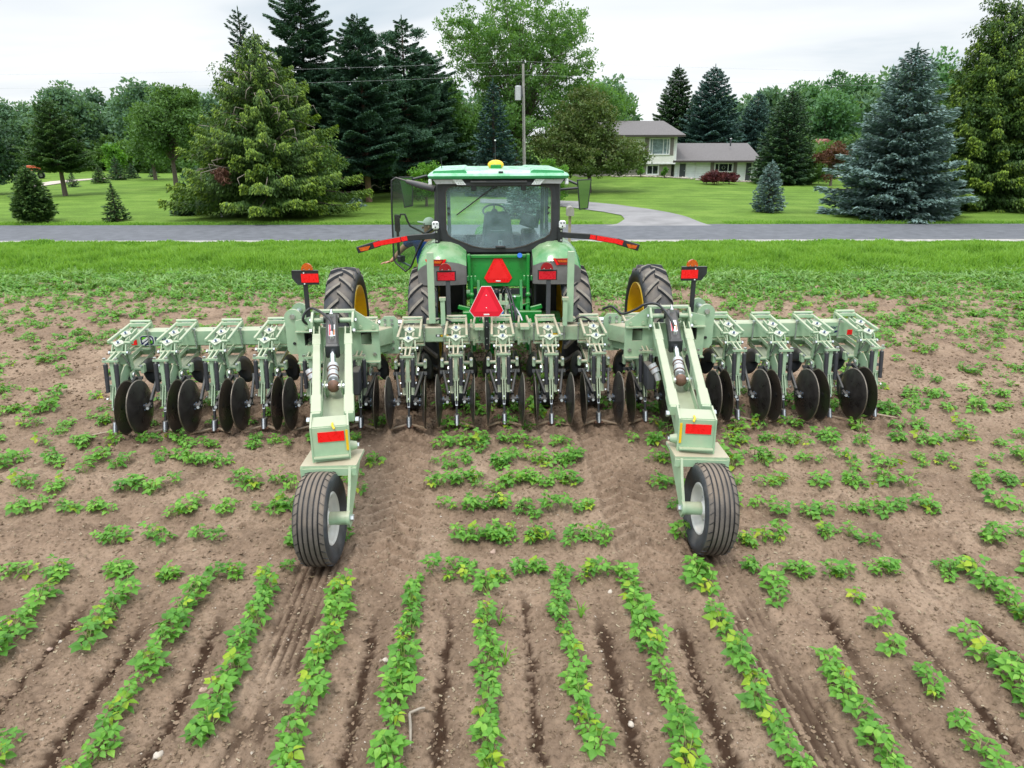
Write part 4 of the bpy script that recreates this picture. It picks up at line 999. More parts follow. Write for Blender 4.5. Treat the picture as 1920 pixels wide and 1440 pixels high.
    for z in (1.985, 1.84): g.bolt((xo, 0.56, z), (0, -1, 0), 0.01, WHT, 0.008)
    ml = g.build("marker_lamp", imp)
    off = 0.075 if s < 0 else -0.075
    q = MB(); q.box((xo + off, 0.560, 1.915), (0.225, 0.006, 0.115), REDR); q.build("reflector", ml)
    q = MB(); q.prism([(xo + off * 0.6 + 0.075 * math.cos(t_), 2.02 + 0.09 * math.sin(t_)) for t_ in [math.pi * k / 14 for k in range(15)]][::-1], 0.555, 0.595, AMBER)
    q.bolt((xo + off * 0.6 - 0.035, 0.553, 2.032), (0, -1, 0), 0.007, STEEL); q.bolt((xo + off * 0.6 + 0.035, 0.553, 2.032), (0, -1, 0), 0.007, STEEL); q.build("lens", ml)
for s in (-1, 1): lift(s)

# ------------------------------------------------------------------ tractor
tr = thing("tractor", "green farm tractor with yellow rims, seen from behind with its left cab door open", "tractor", (TRA[0], TRA[1] + 0.25, 0), HEAD)
tr.scale = (1.02, 1, 0.99)
def tractor_wheel(x, name, Rr, w, rimr, n_lug=19, steer=0.0, y=0.0):
    z = Rr - 0.02; c = Vector((x, y, z)); hw = w / 2; Rc = Rr - 0.045
    b = MB()
    prof = [(-hw * 0.72, rimr), (-hw * 0.98, rimr + 0.06), (-hw * 1.06, rimr + (Rc - rimr) * 0.55), (-hw * 1.0, Rc - 0.06), (-hw * 0.86, Rc - 0.015), (-hw * 0.4, Rc), (hw * 0.4, Rc), (hw * 0.86, Rc - 0.015), (hw * 1.0, Rc - 0.06), (hw * 1.06, rimr + (Rc - rimr) * 0.55), (hw * 0.98, rimr + 0.06), (hw * 0.72, rimr)]
    b.lathe(prof, RUBBER, c, n=64, mats=[SIDERUB] * 4 + [RUBBER] * 3 + [SIDERUB] * 4)
    for k in range(n_lug * 2):
        sd = 1 if k % 2 else -1; a0 = 2 * math.pi * (k / (n_lug * 2)); seg = 7
        rows = []
        for i in range(seg + 1):
            t = i / seg; xx = sd * (-0.04 * w + t * hw * 1.06) ; a = a0 - (t ** 1.15) * 0.26 * (0.92 / Rr)
            rb = Rc - (0.02 if t > .8 else 0) - 0.10 * max(0, t - 0.85) / 0.15 ; rt = Rr - 0.012 * t * t - 0.06 * max(0, t - 0.88) / 0.12
            da = (0.030 + 0.012 * t) / Rr
            def P(r, aa): return c + Vector((xx, -r * math.cos(aa), r * math.sin(aa)))
            rows.append([P(rb, a - da * 1.35), P(rt, a - da * 0.8), P(rt, a + da * 0.8), P(rb, a + da * 1.35)])
        V = [p for r_ in rows for p in r_]
        top = []; sides = []
        for i in range(seg):
            o = i * 4
            top.append((o + 1, o + 2, o + 6, o + 5)); sides += [(o, o + 1, o + 5, o + 4), (o + 2, o + 3, o + 7, o + 6)]
        sides += [(0, 3, 2, 1), (seg * 4, seg * 4 + 1, seg * 4 + 2, seg * 4 + 3)]
        b.add(V, top, LUGM); b.add(V, sides, RUBBER)
    ty = b.build("wheel", tr)
    q = MB()
    for sd in (-1, 1):
        q.lathe([(sd * hw * 0.72, rimr), (sd * hw * 0.99, rimr + 0.002), (sd * hw * 0.95, rimr - 0.02), (sd * hw * 0.3, rimr - 0.05), (sd * 0.0, rimr - 0.16), (sd * 0.02, 0.16), (sd * 0.10, 0.13), (sd * 0.10, 0.0)], YELLOW, c, n=40)
        for k in range(8):
            a = k * math.pi / 4; q.bolt(c + Vector((sd * 0.045, 0.21 * math.cos(a), 0.21 * math.sin(a))), (sd, 0, 0), 0.018, YELLOW, 0.025)
    q.build("rim", ty)
for x in (-2.36, -1.14, 1.14, 2.36): tractor_wheel(x, "wheel", 0.90, 0.42, 0.615)
for x in (-1.14, 1.14): tractor_wheel(x, "wheel", 0.72, 0.38, 0.42, 17, y=3.0)
b = MB()
b.tube([(-2.75, 0, 0.88), (2.75, 0, 0.88)], 0.055, STEEL, 14)
b.tube([(-0.95, 0, 0.88), (0.95, 0, 0.88)], [0.17, 0.17], JGREEN, 16)
b.box((0, 0.1, 0.92), (0.62, 0.9, 0.62), JGREEN, ch=0.04); b.box((0, 1.6, 0.85), (0.5, 2.4, 0.5), JGREEN, ch=0.04)
b.tube([(-1.0, 3.0, 0.70), (1.0, 3.0, 0.70)], 0.10, JGREEN, 12)
b.box((0, -0.22, 1.16), (0.5, 0.2, 0.42), JGREEN, ch=0.02)
b.build("axle_housing", tr)
# hood ahead of the cab
b = MB()
P = [(-0.40, 1.15), (-0.40, 1.75), (-0.33, 1.95), (-0.2, 2.04), (0.2, 2.04), (0.33, 1.95), (0.40, 1.75), (0.40, 1.15)]
b.prism(P[::-1], 1.75, 3.8, JGREEN); b.build("hood", tr, 0.02)
# fenders (grey skirt with green cap)
for s in (-1, 1):
    sec = [(0.50, 2.02), (0.56, 2.12), (0.70, 2.18), (0.95, 2.18), (1.08, 2.12), (1.16, 2.0), (1.20, 1.85), (1.20, 1.60)]
    def ring(y, dz, sc, cut):
        return [(s * (0.50 if i == 0 and False else a), y, max(min(zz + dz, zz + dz), cut) if zz > cut else cut) for i, (a, zz) in enumerate(sec)]
    # shell profile along y: (y, dz)
    path = [(-0.56, -0.62), (-0.575, -0.40), (-0.56, -0.22), (-0.50, -0.07), (-0.38, 0.0), (-0.1, 0.04), (0.4, 0.02), (0.85, -0.12)]
    bg_, bk = MB(), MB()
    zc = 1.90
    # rear face: grid between inner/outer sides, z from 1.60 up to cap outline
    cols = [0.49, 0.60, 0.72, 0.85, 0.98, 1.08, 1.15, 1.205]
    topz = [2.06, 2.14, 2.18, 2.19, 2.17, 2.12, 2.05, 1.94]
    bul = [0.0, 0.035, 0.06, 0.07, 0.07, 0.055, 0.03, -0.03]
    rows_ = [0.0, 0.35, 0.56, 0.60, 0.75, 0.88, 0.96, 1.0]
    V = []
    for j, t in enumerate(rows_):
        for i, a in enumerate(cols):
            z = 1.59 + (topz[i] - 1.59) * t
            y = -0.50 - bul[i] + (0.16 * max(0, t - 0.6) / 0.4) ** 1.0 * (1 + 0.6 * max(0, t - .8) / .2) + 0.02 * (t < 0.05)
            V.append((s * a, y, z))
    nc = len(cols); nr = len(rows_)
    for (Y_, dz) in ((-0.12, 0.035), (0.35, 0.03), (0.8, -0.08)):
        for i, a in enumerate(cols): V.append((s * (a - (0.02 if i == nc - 1 else 0)), Y_, topz[i] + dz))
    tot = nr + 3
    FG, FK = [], []
    for j in range(tot - 1):
        for i in range(nc - 1):
            f = (j * nc + i, j * nc + i + 1, (j + 1) * nc + i + 1, (j + 1) * nc + i)
            if s < 0: f = f[::-1]
            (FK if j < 3 else FG).append(f)
    # inner and outer side walls of the skirt
    def side(i, out):
        o = len(V); pts = [V[j * nc + i] for j in range(tot)]
        V.extend([(p[0], 0.30 if p[1] < 0.3 else p[1], p[2]) for p in pts]); F_ = []
        for j in range(3 if not out else 4): F_.append((j * nc + i, (j + 1) * nc + i, o + j + 1, o + j))
        for j in range(3 if not out else 4, nr - 1): F_.append((j * nc + i, (j + 1) * nc + i, o + j + 1, o + j))
        return F_
    si = side(0, False); so = side(nc - 1, True)
    bk.add(V, FK + si + so, FGREY, True); bg_.add(V, FG, FGREEN, True)
    fo = bg_.build("fender", tr); k2 = bk.build("skirt", fo)
    import bmesh
    bm_ = bmesh.new(); bm_.from_mesh(k2.data); bmesh.ops.remove_doubles(bm_, verts=bm_.verts, dist=0.0005); bmesh.ops.delete(bm_, geom=[v_ for v_ in bm_.verts if not v_.link_faces], context='VERTS'); bm_.to_mesh(k2.data); bm_.free()
    # combined tail lamp, angular
    q = MB(); xc = s * 0.93; yb = -0.585
    q.prism([(xc - 0.15, 1.985), (xc + 0.15, 1.985), (xc + 0.10, 1.89), (xc - 0.10, 1.89)][::-1], yb, yb + 0.12, REDL)
    q.prism([(xc - 0.10, 1.965), (xc + 0.10, 1.965), (xc + 0.07, 1.93), (xc - 0.07, 1.93)][::-1], yb - 0.006, yb - 0.001, AMBER)
    q.prism([(xc - 0.155, 1.99), (xc - 0.12, 1.99), (xc - 0.07, 1.895), (xc - 0.10, 1.885)][::-1], yb - 0.004, yb - 0.0005, REDR)
    q.prism([(xc + 0.12, 1.99), (xc + 0.155, 1.99), (xc + 0.10, 1.885), (xc + 0.07, 1.895)][::-1], yb - 0.004, yb - 0.0005, REDR)
    q.build("tail_lamp", fo)
# green rear panel with warning triangle, hitch tower
b = MB()
b.box((-0.015, -0.27, 1.76), (0.93, 0.04, 0.50), JGREEN, ch=0.012); b.box((-0.015, -0.30, 1.985), (0.92, 0.05, 0.05), JGREEN, ch=0.008)
for s in (-1, 1):
    b.box((-0.015 + s * 0.44, -0.34, 1.76), (0.05, 0.12, 0.54), JGREEN, ch=0.01)
    b.bolt((-0.015 + s * 0.42, -0.36, 1.99), (0, -1, 0), 0.022, BLACKP, 0.03)
b.tube([(0.30, -0.33, 1.99), (0.30, -0.39, 2.01)], 0.038, BLUEP, 12)
b.build("rear_panel", tr)
smv(tr, (-0.02, -0.305, 1.765), 0.42, 0.37, REDO, REDR)
b = MB()
for s in (-1, 1):
    x = s * 0.42
    b.prism([(-0.25, 1.0), (-0.52, 0.98), (-0.50, 1.2), (-0.34, 1.62), (-0.25, 1.62)], x - 0.02 - s * 0.1, x + 0.02 - s * 0.1, JGREEN, 'yz')
    b.tube([(x, -0.42, 1.66), (x, -0.45, 1.35)], [0.028, 0.022], JGREEN, 10); b.tube([(x, -0.45, 1.35), (x - s * 0.01, -0.50, 1.05)], 0.034, JGREEN, 10)
    for k in (-1, 0, 1): b.box((x + k * 0.055, -0.42, 1.67), (0.03, 0.06, 0.08), FGREEN, ch=0.008)
    b.sphere((x, -0.46, 1.42), 0.04, JGREEN, 10)
    b.box((x - s * 0.17, -0.36, 1.20), (0.035, 0.1, 0.36), JGREEN); b.tube([(x - s * 0.10, -0.45, 1.24), (x + s * 0.02, -0.5, 1.30)], 0.016, JGREEN, 8)
    b.box((x + s * 0.12, -0.50, 1.225), (0.18, 0.05, 0.07), JGREEN, Matrix.Rotation(R(-s * 14), 3, 'Y'), ch=0.01)
    b.bar((s * 0.36, -0.1, 0.72), (s * 0.40, -0.98, 0.74), 0.06, 0.13, JGREEN, ch=0.01)
b.box((0.03, -0.56, 1.07), (1.18, 0.10, 0.24), JGREEN, ch=0.012)
b.box((0.20, -0.38, 1.26), (0.24, 0.16, 0.28), JGREEN, ch=0.015); b.box((0.03, -0.3, 1.42), (0.9, 0.1, 0.12), BLACKP)
b.tube([(0, -0.3, 1.3), (0, -0.95, 1.33)], 0.04, JGREEN, 10)
for k in range(6): b.box((-0.10 + 0.05 * k, -0.40, 1.45 + 0.02 * (k % 2)), (0.035, 0.09, 0.05), DGREY)
for k in range(3): b.tube([(0.12 + 0.05 * k, -0.47, 1.36), (0.12 + 0.05 * k, -0.50, 1.40)], 0.018, STEEL, 8)
b.build("three_point_hitch", tr)
b = MB()
for s in (-1, 1): b.box((s * 0.72, 0.32, 1.22), (0.42, 0.03, 0.85), BLACKP); b.box((s * 0.54, 0.0, 1.25), (0.03, 0.6, 0.8), BLACKP)
b.box((0, 0.62, 0.75), (1.5, 0.03, 0.5), BLACKP)
b.build("shade_plate", tr)  # black plates added to stand for the deep shade between the wheels
b = MB(); b.bar((0, 0.2, 0.45), (0, -0.9, 0.42), 0.10, 0.05, JGREEN); b.box((0, -0.25, 0.6), (0.3, 0.12, 0.35), JGREEN, ch=0.01); b.build("drawbar", tr)
# cab
CY0, CY1 = -0.22, 1.70
b = MB()
# rear surround built as a ring between outer and inner outline
out_ = [(-0.90, 2.25), (-0.52, 2.04), (0.52, 2.04), (0.90, 2.25), (0.87, 3.08), (-0.87, 3.08)]
inn = [(-0.785, 2.38), (-0.76, 2.30), (-0.70, 2.25), (-0.40, 2.125), (-0.22, 2.085), (0.22, 2.085), (0.40, 2.125), (0.70, 2.25), (0.76, 2.30), (0.785, 2.38), (0.78, 2.94), (0.75, 3.0), (0.68, 3.03), (-0.68, 3.03), (-0.75, 3.0), (-0.78, 2.94)]
def outer_pt(p):
    # radial projection of an inner point to the outer outline
    c = Vector((0, 2.55)); d = Vector(p) - c; best = None
    for i in range(len(out_)):
        a = Vector(out_[i]); e = Vector(out_[(i + 1) % len(out_)]) - a
        den = d.x * e.y - d.y * e.x
        if abs(den) < 1e-9: continue
        w = a - c; t = (w.x * e.y - w.y * e.x) / den; u = (w.x * d.y - w.y * d.x) / den
        if t > 0 and -1e-6 <= u <= 1 + 1e-6 and (best is None or t < best): best = t
    return c + d * best
n_ = len(inn); O = [outer_pt(p) for p in inn]
for y in (CY0,):
    V = [(p[0], y, p[1]) for p in inn] + [(p[0], y, p[1]) for p in O] + [(p[0], y + 0.07, p[1]) for p in inn] + [(p[0], y + 0.07, p[1]) for p in O]
    F = []
    for i in range(n_):
        j = (i + 1) % n_
        F += [(i, n_ + i, n_ + j, j), (i, j, 2 * n_ + j, 2 * n_ + i), (n_ + i, 3 * n_ + i, 3 * n_ + j, n_ + j), (2 * n_ + i, 2 * n_ + j, 3 * n_ + j, 3 * n_ + i)]
    b.add(V, F, CABM)
b.box((0, 0.15, 2.02), (1.6, 0.5, 0.05), CABM)       # deck under the window
b.box((0, 0.8, 1.60), (1.45, 1.7, 0.10), CABM)       # cab floor
b.box((-0.84, 0.3, 1.85), (0.06, 0.9, 0.5), CABM); b.box((0.84, 0.75, 1.90), (0.06, 1.8, 0.55), CABM)
for s in (-1, 1):
    b.bar((s * 0.86, CY0 + 0.10, 2.2), (s * 0.85, CY0 + 0.06, 3.08), 0.10, 0.14, CABM)
    b.bar((s * 0.80, CY1, 1.6), (s * 0.80, CY1 - 0.16, 3.08), 0.06, 0.07, CABM)
b.box((0, (CY0 + CY1) / 2 - 0.05, 3.10), (1.72, CY1 - CY0, 0.05), CABM)
b.box((0, CY1 - 0.02, 1.86), (1.5, 0.05, 0.42), CABM)
cabo = b.build("cab_frame", tr)
g = MB(); g.add([(p[0], CY0 + 0.03, p[1]) for p in inn], [list(range(n_))], GLASS); rw = g.build("rear_window", tr)
q = MB()
V = []; k0 = 0.975
sc = [((p[0]) * 0.985, 2.55 + (p[1] - 2.55) * 0.972) for p in inn]
V = [(p[0], CY0 - 0.008, p[1]) for p in inn] + [(p[0], CY0 - 0.008, p[1]) for p in sc] + [(p[0], CY0 + 0.02, p[1]) for p in sc]
F = []
for i in range(n_):
    j = (i + 1) % n_; F += [(i, j, n_ + j, n_ + i), (n_ + i, n_ + j, 2 * n_ + j, 2 * n_ + i)]
q.add(V, F, mat("window_seal", (0.06, 0.05, 0.042), 0.7)); q.build("window_seal", rw)
q = MB()
for x in (-0.36, 0.36): q = MB(); q.box((x, CY0 - 0.02, 3.0), (0.075, 0.03, 0.09), BLACKP, ch=0.01); q.build("hinge", rw)
q = MB(); q.box((0.02, CY0 - 0.02, 2.115), (0.15, 0.03, 0.045), BLACKP, ch=0.01); q.build("latch", rw)
for x in (-0.735, 0.735):
    for z in (2.62, 2.70): q = MB(); q.bolt((x, CY0 + 0.02, z), (0, -1, 0), 0.018, BLACKP, 0.01); q.build("knob", rw)
q = MB(); q.tube([(-0.07, CY0 + 0.01, 3.01), (-0.62, CY0 + 0.01, 2.60)], 0.010, BLACKP, 6); q.tube([(-0.02, CY0 - 0.02, 3.03), (-0.09, CY0 - 0.01, 2.99)], 0.02, BLACKP, 8); q.build("wiper", rw)
q = MB(); q.box((0.02, CY0 + 0.05, 2.17), (0.06, 0.004, 0.085), WHT); q.box((0.02, CY0 + 0.047, 2.17), (0.03, 0.002, 0.05), CABM); q.build("sticker", rw)
# side / front glass
g = MB(); g.add([(0.86, -0.06, 2.15), (0.84, 1.68, 2.15), (0.83, 1.54, 3.05), (0.85, -0.10, 3.05)], [(0, 1, 2, 3)], GLASSC); g.build("side_window", tr)
g = MB(); g.add([(-0.78, 1.72, 2.02), (0.78, 1.72, 2.02), (0.78, 1.57, 3.05), (-0.78, 1.57, 3.05)], [(0, 1, 2, 3)], GLASSC); g.build("windscreen", tr)
# roof
b = MB()
def roof_ring(z, hx, y0, y1, c):
    return [(-hx + c, y0, z), (hx - c, y0, z), (hx, y0 + c, z), (hx, y1 - c, z), (hx - c, y1, z), (-hx + c, y1, z), (-hx, y1 - c, z), (-hx, y0 + c, z)]
rings = [roof_ring(3.13, 1.0, -0.34, 1.95, 0.06), roof_ring(3.17, 1.02, -0.36, 1.98, 0.07), roof_ring(3.205, 1.0, -0.33, 1.95, 0.08), roof_ring(3.24, 0.90, -0.16, 1.80, 0.10), roof_ring(3.25, 0.6, 0.0, 1.6, 0.1)]
V = [p for r_ in rings for p in r_]; F = [list(range(8))[::-1], list(range(32, 40))]
for j in range(4):
    for i in range(8): F.append((j * 8 + i, j * 8 + (i + 1) % 8, (j + 1) * 8 + (i + 1) % 8, (j + 1) * 8 + i))
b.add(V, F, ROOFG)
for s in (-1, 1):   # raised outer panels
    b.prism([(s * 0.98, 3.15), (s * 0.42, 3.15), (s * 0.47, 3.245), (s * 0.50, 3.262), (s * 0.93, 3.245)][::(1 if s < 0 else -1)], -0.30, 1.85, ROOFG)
b.box((0.03, -0.31, 3.222), (0.07, 0.04, 0.03), BLACKP)
ro = b.build("roof", tr, 0.006)
b = MB()
b.prism([(-0.99, 3.13), (0.99, 3.13), (0.90, 3.075), (0.55, 3.03), (-0.55, 3.03), (-0.90, 3.075)][::-1], -0.27, -0.02, DGREY)
b.box((0, -0.30, 3.085), (0.82, 0.05, 0.03), DGREY, ch=0.008); b.tube([(-0.18, -0.315, 3.09), (0.16, -0.315, 3.10)], 0.012, BLACKP, 6)
b.box((0.0, 1.0, 3.08), (1.8, 1.6, 0.07), DGREY); b.build("roof_lining", ro)
for s in (-1, 1):
    b = MB(); b.prism([(s * 0.945, 3.12), (s * 0.62, 3.12), (s * 0.60, 3.06), (s * 0.90, 3.055)][::(1 if s < 0 else -1)], -0.292, -0.275, SILVER); b.build("trim", ro)
    b = MB(); b.prism([(s * 0.665, 3.122), (s * 0.53, 3.122), (s * 0.47, 3.045), (s * 0.60, 3.045)][::(1 if s < 0 else -1)], -0.315, -0.28, LAMPW)
    for i in range(3):
        for j in range(2): b.bolt((s * (0.60 - 0.035 * i - 0.02 * j), -0.315, 3.10 - 0.032 * j), (0, -1, 0), 0.010, STEEL, 0.004)
    b.build("work_lamp", ro)
    b = MB(); b.box((s * 0.985, -0.27, 3.085), (0.05, 0.07, 0.085), LAMPW, ch=0.01); b.build("corner_lamp", ro)
# receiver dome and aerial
b = MB(); b.sphere((-0.02, 0.55, 3.30), 0.125, YEL, 20, (1, 1, 0.62)); b.box((-0.02, 0.45, 3.275), (0.16, 0.1, 0.07), JGREEN, ch=0.01); rd = b.build("receiver_dome", ro)
b = MB(); b.tube([(-0.02, 0.75, 3.24), (-0.02, 0.75, 3.66)], [0.010, 0.006], BLACKP, 6); b.bolt((-0.02, 0.75, 3.66), (0, 0, 1), 0.014, WHT, 0.02)
b.tube([(-0.85, 0.6, 3.2), (-0.86, 0.6, 3.42)], 0.006, BLACKP, 5); b.build("aerial", ro)
# cab interior
b = MB(); b.box((0.0, 0.62, 2.28), (0.54, 0.10, 0.58), SEATM, Matrix.Rotation(R(-6), 3, 'X'), ch=0.045, taper=(0.74, 0.9)); b.box((0.0, 0.86, 1.98), (0.56, 0.46, 0.12), SEATM, ch=0.04)
b.box((0, 0.565, 2.27), (0.22, 0.01, 0.008), SILVER, Matrix.Rotation(R(-6), 3, 'X'))
b.box((-0.30, 0.82, 2.12), (0.09, 0.35, 0.07), SEATM, ch=0.02); b.box((0.31, 0.85, 2.14), (0.14, 0.42, 0.10), DGREY, ch=0.02)
b.box((-0.62, 0.4, 2.13), (0.26, 0.3, 0.16), SEATM, ch=0.05)
b.build("seat", tr)
b = MB()
for k in range(25):
    pass
ctr = Vector((-0.03, 1.28, 2.52)); nrm = Vector((0, -0.55, 1)).normalized(); u = Vector((1, 0, 0)); v = nrm.cross(u)
b.tube([ctr + (u * math.cos(t) + v * math.sin(t)) * 0.19 for t in [2 * math.pi * k / 28 for k in range(29)]], 0.017, BLACKP, 8, cap=False)
for a in (90, 210, 330): b.tube([ctr, ctr + (u * math.cos(R(a)) + v * math.sin(R(a))) * 0.19], 0.014, BLACKP, 6)
b.tube([ctr, ctr + Vector((0, 0.16, -0.5))], 0.05, DGREY, 10); b.tube([ctr - nrm * 0.03, ctr + nrm * 0.015], 0.05, BLACKP, 12)
b.build("steering_wheel", tr)
b = MB(); b.box((0.52, 0.95, 2.38), (0.26, 0.05, 0.20), BLACKP, Matrix.Rotation(R(20), 3, 'Y'), ch=0.01); b.box((0.66, 0.9, 2.42), (0.06, 0.05, 0.30), DGREY, Matrix.Rotation(R(8), 3, 'Y')); b.box((0.52, 0.9, 2.14), (0.24, 0.4, 0.22), DGREY, ch=0.03)
b.build("display_console", tr)
# extremity light arms
for s in (-1, 1):
    P = [Vector((s * 0.90, -0.26, 2.30)), Vector((s * 1.35, -0.28, 2.27)), Vector((s * 1.75, -0.30, 2.20)), Vector((s * 2.08, -0.31, 2.10))]
    b = MB()
    for i in range(3): b.bar(P[i], P[i + 1] + (P[i + 1] - P[i]).normalized() * 0.01, 0.04, 0.085 if i < 2 else 0.10, BLACKP, ch=0.008)
    b.box((s * 0.91, -0.24, 2.29), (0.07, 0.08, 0.28), BLACKP, ch=0.015)
    for z in (2.22, 2.36): b.bolt((s * 0.92, -0.28, z), (0, -1, 0), 0.016, STEEL)
    am = b.build("light_arm", tr)
    q = MB(); q.bar(P[1].lerp(P[2], 0.25) + Vector((0, -0.023, 0)), P[2] + Vector((0, -0.023, 0)), 0.004, 0.07, REDR); q.bar(P[1] + (P[1] - P[2]) * 0.0 + (P[2] - P[1]) * 0.0 + Vector((0, -0.024, 0)), P[1].lerp(P[2], 0.22) + Vector((0, -0.023, 0)), 0.004, 0.066, REDR)
    q.bar(P[2] + Vector((0, -0.023, 0)) + (P[3] - P[2]) * 0.0, P[2].lerp(P[3], 0.28) + Vector((0, -0.023, 0)), 0.004, 0.07, REDR); q.build("reflector", am)
    q = MB(); q.prism([(P[3].x - s * 0.19, 2.165), (P[3].x - s * 0.02, 2.135), (P[3].x - s * 0.045, 2.085), (P[3].x - s * 0.155, 2.10)][::(1 if s > 0 else -1)], P[3].y - 0.034, P[3].y - 0.018, AMBER); q.build("lens", am)
    # work lamp on the pillar
    q = MB(); q.box((s * 0.93, -0.32, 2.46), (0.10, 0.06, 0.12), LAMPW, ch=0.02); q.box((s * 0.92, -0.27, 2.38), (0.03, 0.04, 0.10), BLACKP)
    for (a, c_) in ((-0.022, 0.025), (0.022, 0.025), (0, -0.025)): q.bolt((s * 0.93 + a, -0.35, 2.46 + c_), (0, -1, 0), 0.013, DGREY, 0.003)
    q.build("pillar_lamp", tr)
# right mirror on its bracket
b = MB(); b.tube([(0.84, 1.55, 2.98), (1.15, 1.2, 3.04), (1.30, 0.75, 2.98)], 0.022, BLACKP, 8); b.tube([(0.84, 0.6, 2.90), (1.28, 0.68, 2.93)], 0.02, BLACKP, 8)
b.prism([(1.27, 3.06), (1.50, 3.07), (1.46, 2.60), (1.32, 2.58)][::-1], 0.70, 0.76, BLACKP); mr_ = b.build("mirror", tr)
q = MB(); q.add([(1.285, 0.698, 3.045), (1.485, 0.698, 3.055), (1.447, 0.698, 2.615), (1.332, 0.698, 2.60)], [(3, 2, 1, 0)], MIRR); q.build("mirror_glass", mr_)
# left mirror, seen through the door glass
b = MB(); b.tube([(-0.84, 1.55, 2.98), (-1.15, 1.35, 3.10), (-1.38, 1.05, 3.05)], 0.022, BLACKP, 8)
b.prism([(-1.56, 3.10), (-1.34, 3.10), (-1.36, 2.63), (-1.50, 2.60)][::-1], 1.02, 1.08, BLACKP); mr_ = b.build("mirror", tr)
q = MB(); q.add([(-1.545, 1.018, 3.085), (-1.355, 1.018, 3.085), (-1.375, 1.018, 2.65), (-1.49, 1.018, 2.62)], [(3, 2, 1, 0)], MIRR); q.build("mirror_glass", mr_)
# open cab door: hinged at the left rear pillar, swung out
hx, hy = -0.92, -0.02
ang = R(140)
def dp(u, z, o=0.0):     # u along the door from the hinge
    d = Vector((-0.86, 0.51)).normalized(); nn = Vector((-d.y, d.x))
    return (hx + d.x * u + nn.x * o, hy + d.y * u + nn.y * o, z)
outl = [(0.0, 2.98), (0.35, 3.06), (0.72, 3.12), (0.80, 3.08), (0.83, 2.6), (0.84, 1.84), (0.80, 1.78), (0.62, 1.66), (0.52, 1.74), (0.36, 2.05), (0.20, 2.30), (0.03, 2.40)]
V = [dp(u, z) for u, z in outl]
g = MB(); g.add(V, [list(range(len(V)))], GLASSD); dr_ = g.build("door", tr)
q = MB()
loop = outl + [outl[0]]
q.tube([dp(u, z) for u, z in outl[3:10]], 0.014, BLACKP, 8); q.tube([dp(u, z) for u, z in outl[9:]] + [dp(0, 2.98)], 0.022, BLACKP, 8)
q.tube([dp(u, z) for u, z in [(0.0, 2.97), (0.3, 3.02)]], 0.05, DGREY, 10); q.tube([dp(0.3, 3.02), dp(0.52, 3.07)], [0.05, 0.03], DGREY, 10); q.tube([dp(u, z) for u, z in [(0.5, 3.07), (0.72, 3.12), (0.79, 3.08)]], 0.012, DGREY, 8)
q.tube([dp(0.0, 3.0), dp(0.0, 2.36)], 0.028, DGREY, 8); q.build("door_frame", dr_)
q = MB(); q.tube([dp(0.72, 2.50, -0.04), dp(0.70, 2.56, -0.05), dp(0.62, 2.56, -0.05), dp(0.58, 2.46, -0.05), dp(0.53, 2.38, -0.05), dp(0.25, 2.28, -0.04)], 0.016, BLACKP, 8)
q.box(dp(0.76, 2.42, -0.03), (0.09, 0.05, 0.27), BLACKP, Matrix.Rotation(R(-30), 3, 'Z'), ch=0.015); q.tube([dp(0.76, 2.3, -0.03), dp(0.76, 1.9, -0.03)], 0.022, BLACKP, 8)
q.box(dp(0.72, 1.86, -0.03), (0.12, 0.06, 0.10), BLACKP, ch=0.015); q.tube([dp(0.80, 1.83, -0.05), dp(0.55, 1.74, -0.05)], 0.018, SILVER, 8); q.build("door_handle", dr_)
# step ladder and platform on the left, fuel tank on the right
b = MB()
b.box((-0.98, 0.95, 1.38), (0.5, 0.6, 0.04), BLACKP)
for z in (1.05, 0.75, 0.45): b.box((-1.28, 1.1, z), (0.28, 0.42, 0.035), BLACKP)
for y in (0.88, 1.32): b.bar((-1.2, y, 1.4), (-1.3, y, 0.42), 0.03, 0.05, BLACKP)
b.build("step_ladder", tr)
b = MB(); b.box((0.68, 1.0, 1.12), (0.42, 1.3, 0.7), JGREEN, ch=0.08); b.build("fuel_tank", tr)

# ------------------------------------------------------------------ driver climbing down
def skin(name, joints, edges, m, parent, sub=2, root=0):
    me = bpy.data.meshes.new(name); me.from_pydata([j[0] for j in joints], edges, []); me.materials.append(m)
    o = bpy.data.objects.new(name, me); COL.objects.link(o); o.parent = parent
    sk = o.modifiers.new("skin", 'SKIN'); sk.use_smooth_shade = True
    lay = me.skin_vertices[0].data if me.skin_vertices else None
    if lay is None:
        bpy.context.view_layer.objects.active = o
        import bmesh
        bm = bmesh.new(); bm.from_mesh(me); bm.verts.layers.skin.verify(); bm.to_mesh(me); bm.free(); lay = me.skin_vertices[0].data
    for i, j in enumerate(joints):
        r_ = j[1]; lay[i].radius = r_ if isinstance(r_, tuple) else (r_, r_); lay[i].use_root = (i == root)
    ss = o.modifiers.new("sub", 'SUBSURF'); ss.levels = sub; ss.render_levels = sub
    return o
SKINM = mat("weathered_skin", (0.46, 0.23, 0.15), 0.55, noise=(25, 0.1)); SHIRT = mat("royal_blue_work_shirt", (0.008, 0.055, 0.24), 0.85, noise=(9, 0.25), bump=(40, 0.3))
SHIRT2 = mat("tan_sleeve", (0.35, 0.28, 0.17), 0.85, noise=(12, 0.15)); JEAN = mat("dark_blue_jeans", (0.012, 0.03, 0.10), 0.9, noise=(20, 0.3)); CAPM = mat("pale_cap", (0.62, 0.64, 0.6), 0.8, noise=(20, 0.1)); TANC = mat("tan_cap_back", (0.34, 0.27, 0.15), 0.85, noise=(20, 0.1))
px_, py_ = to_world(0, 0)
pr = thing("person", "person in a blue shirt and pale cap on the cab steps, one hand stretched out", "person", (TRA[0], TRA[1] + 0.25, -0.02), HEAD)
PX, PY = -1.20, 0.88
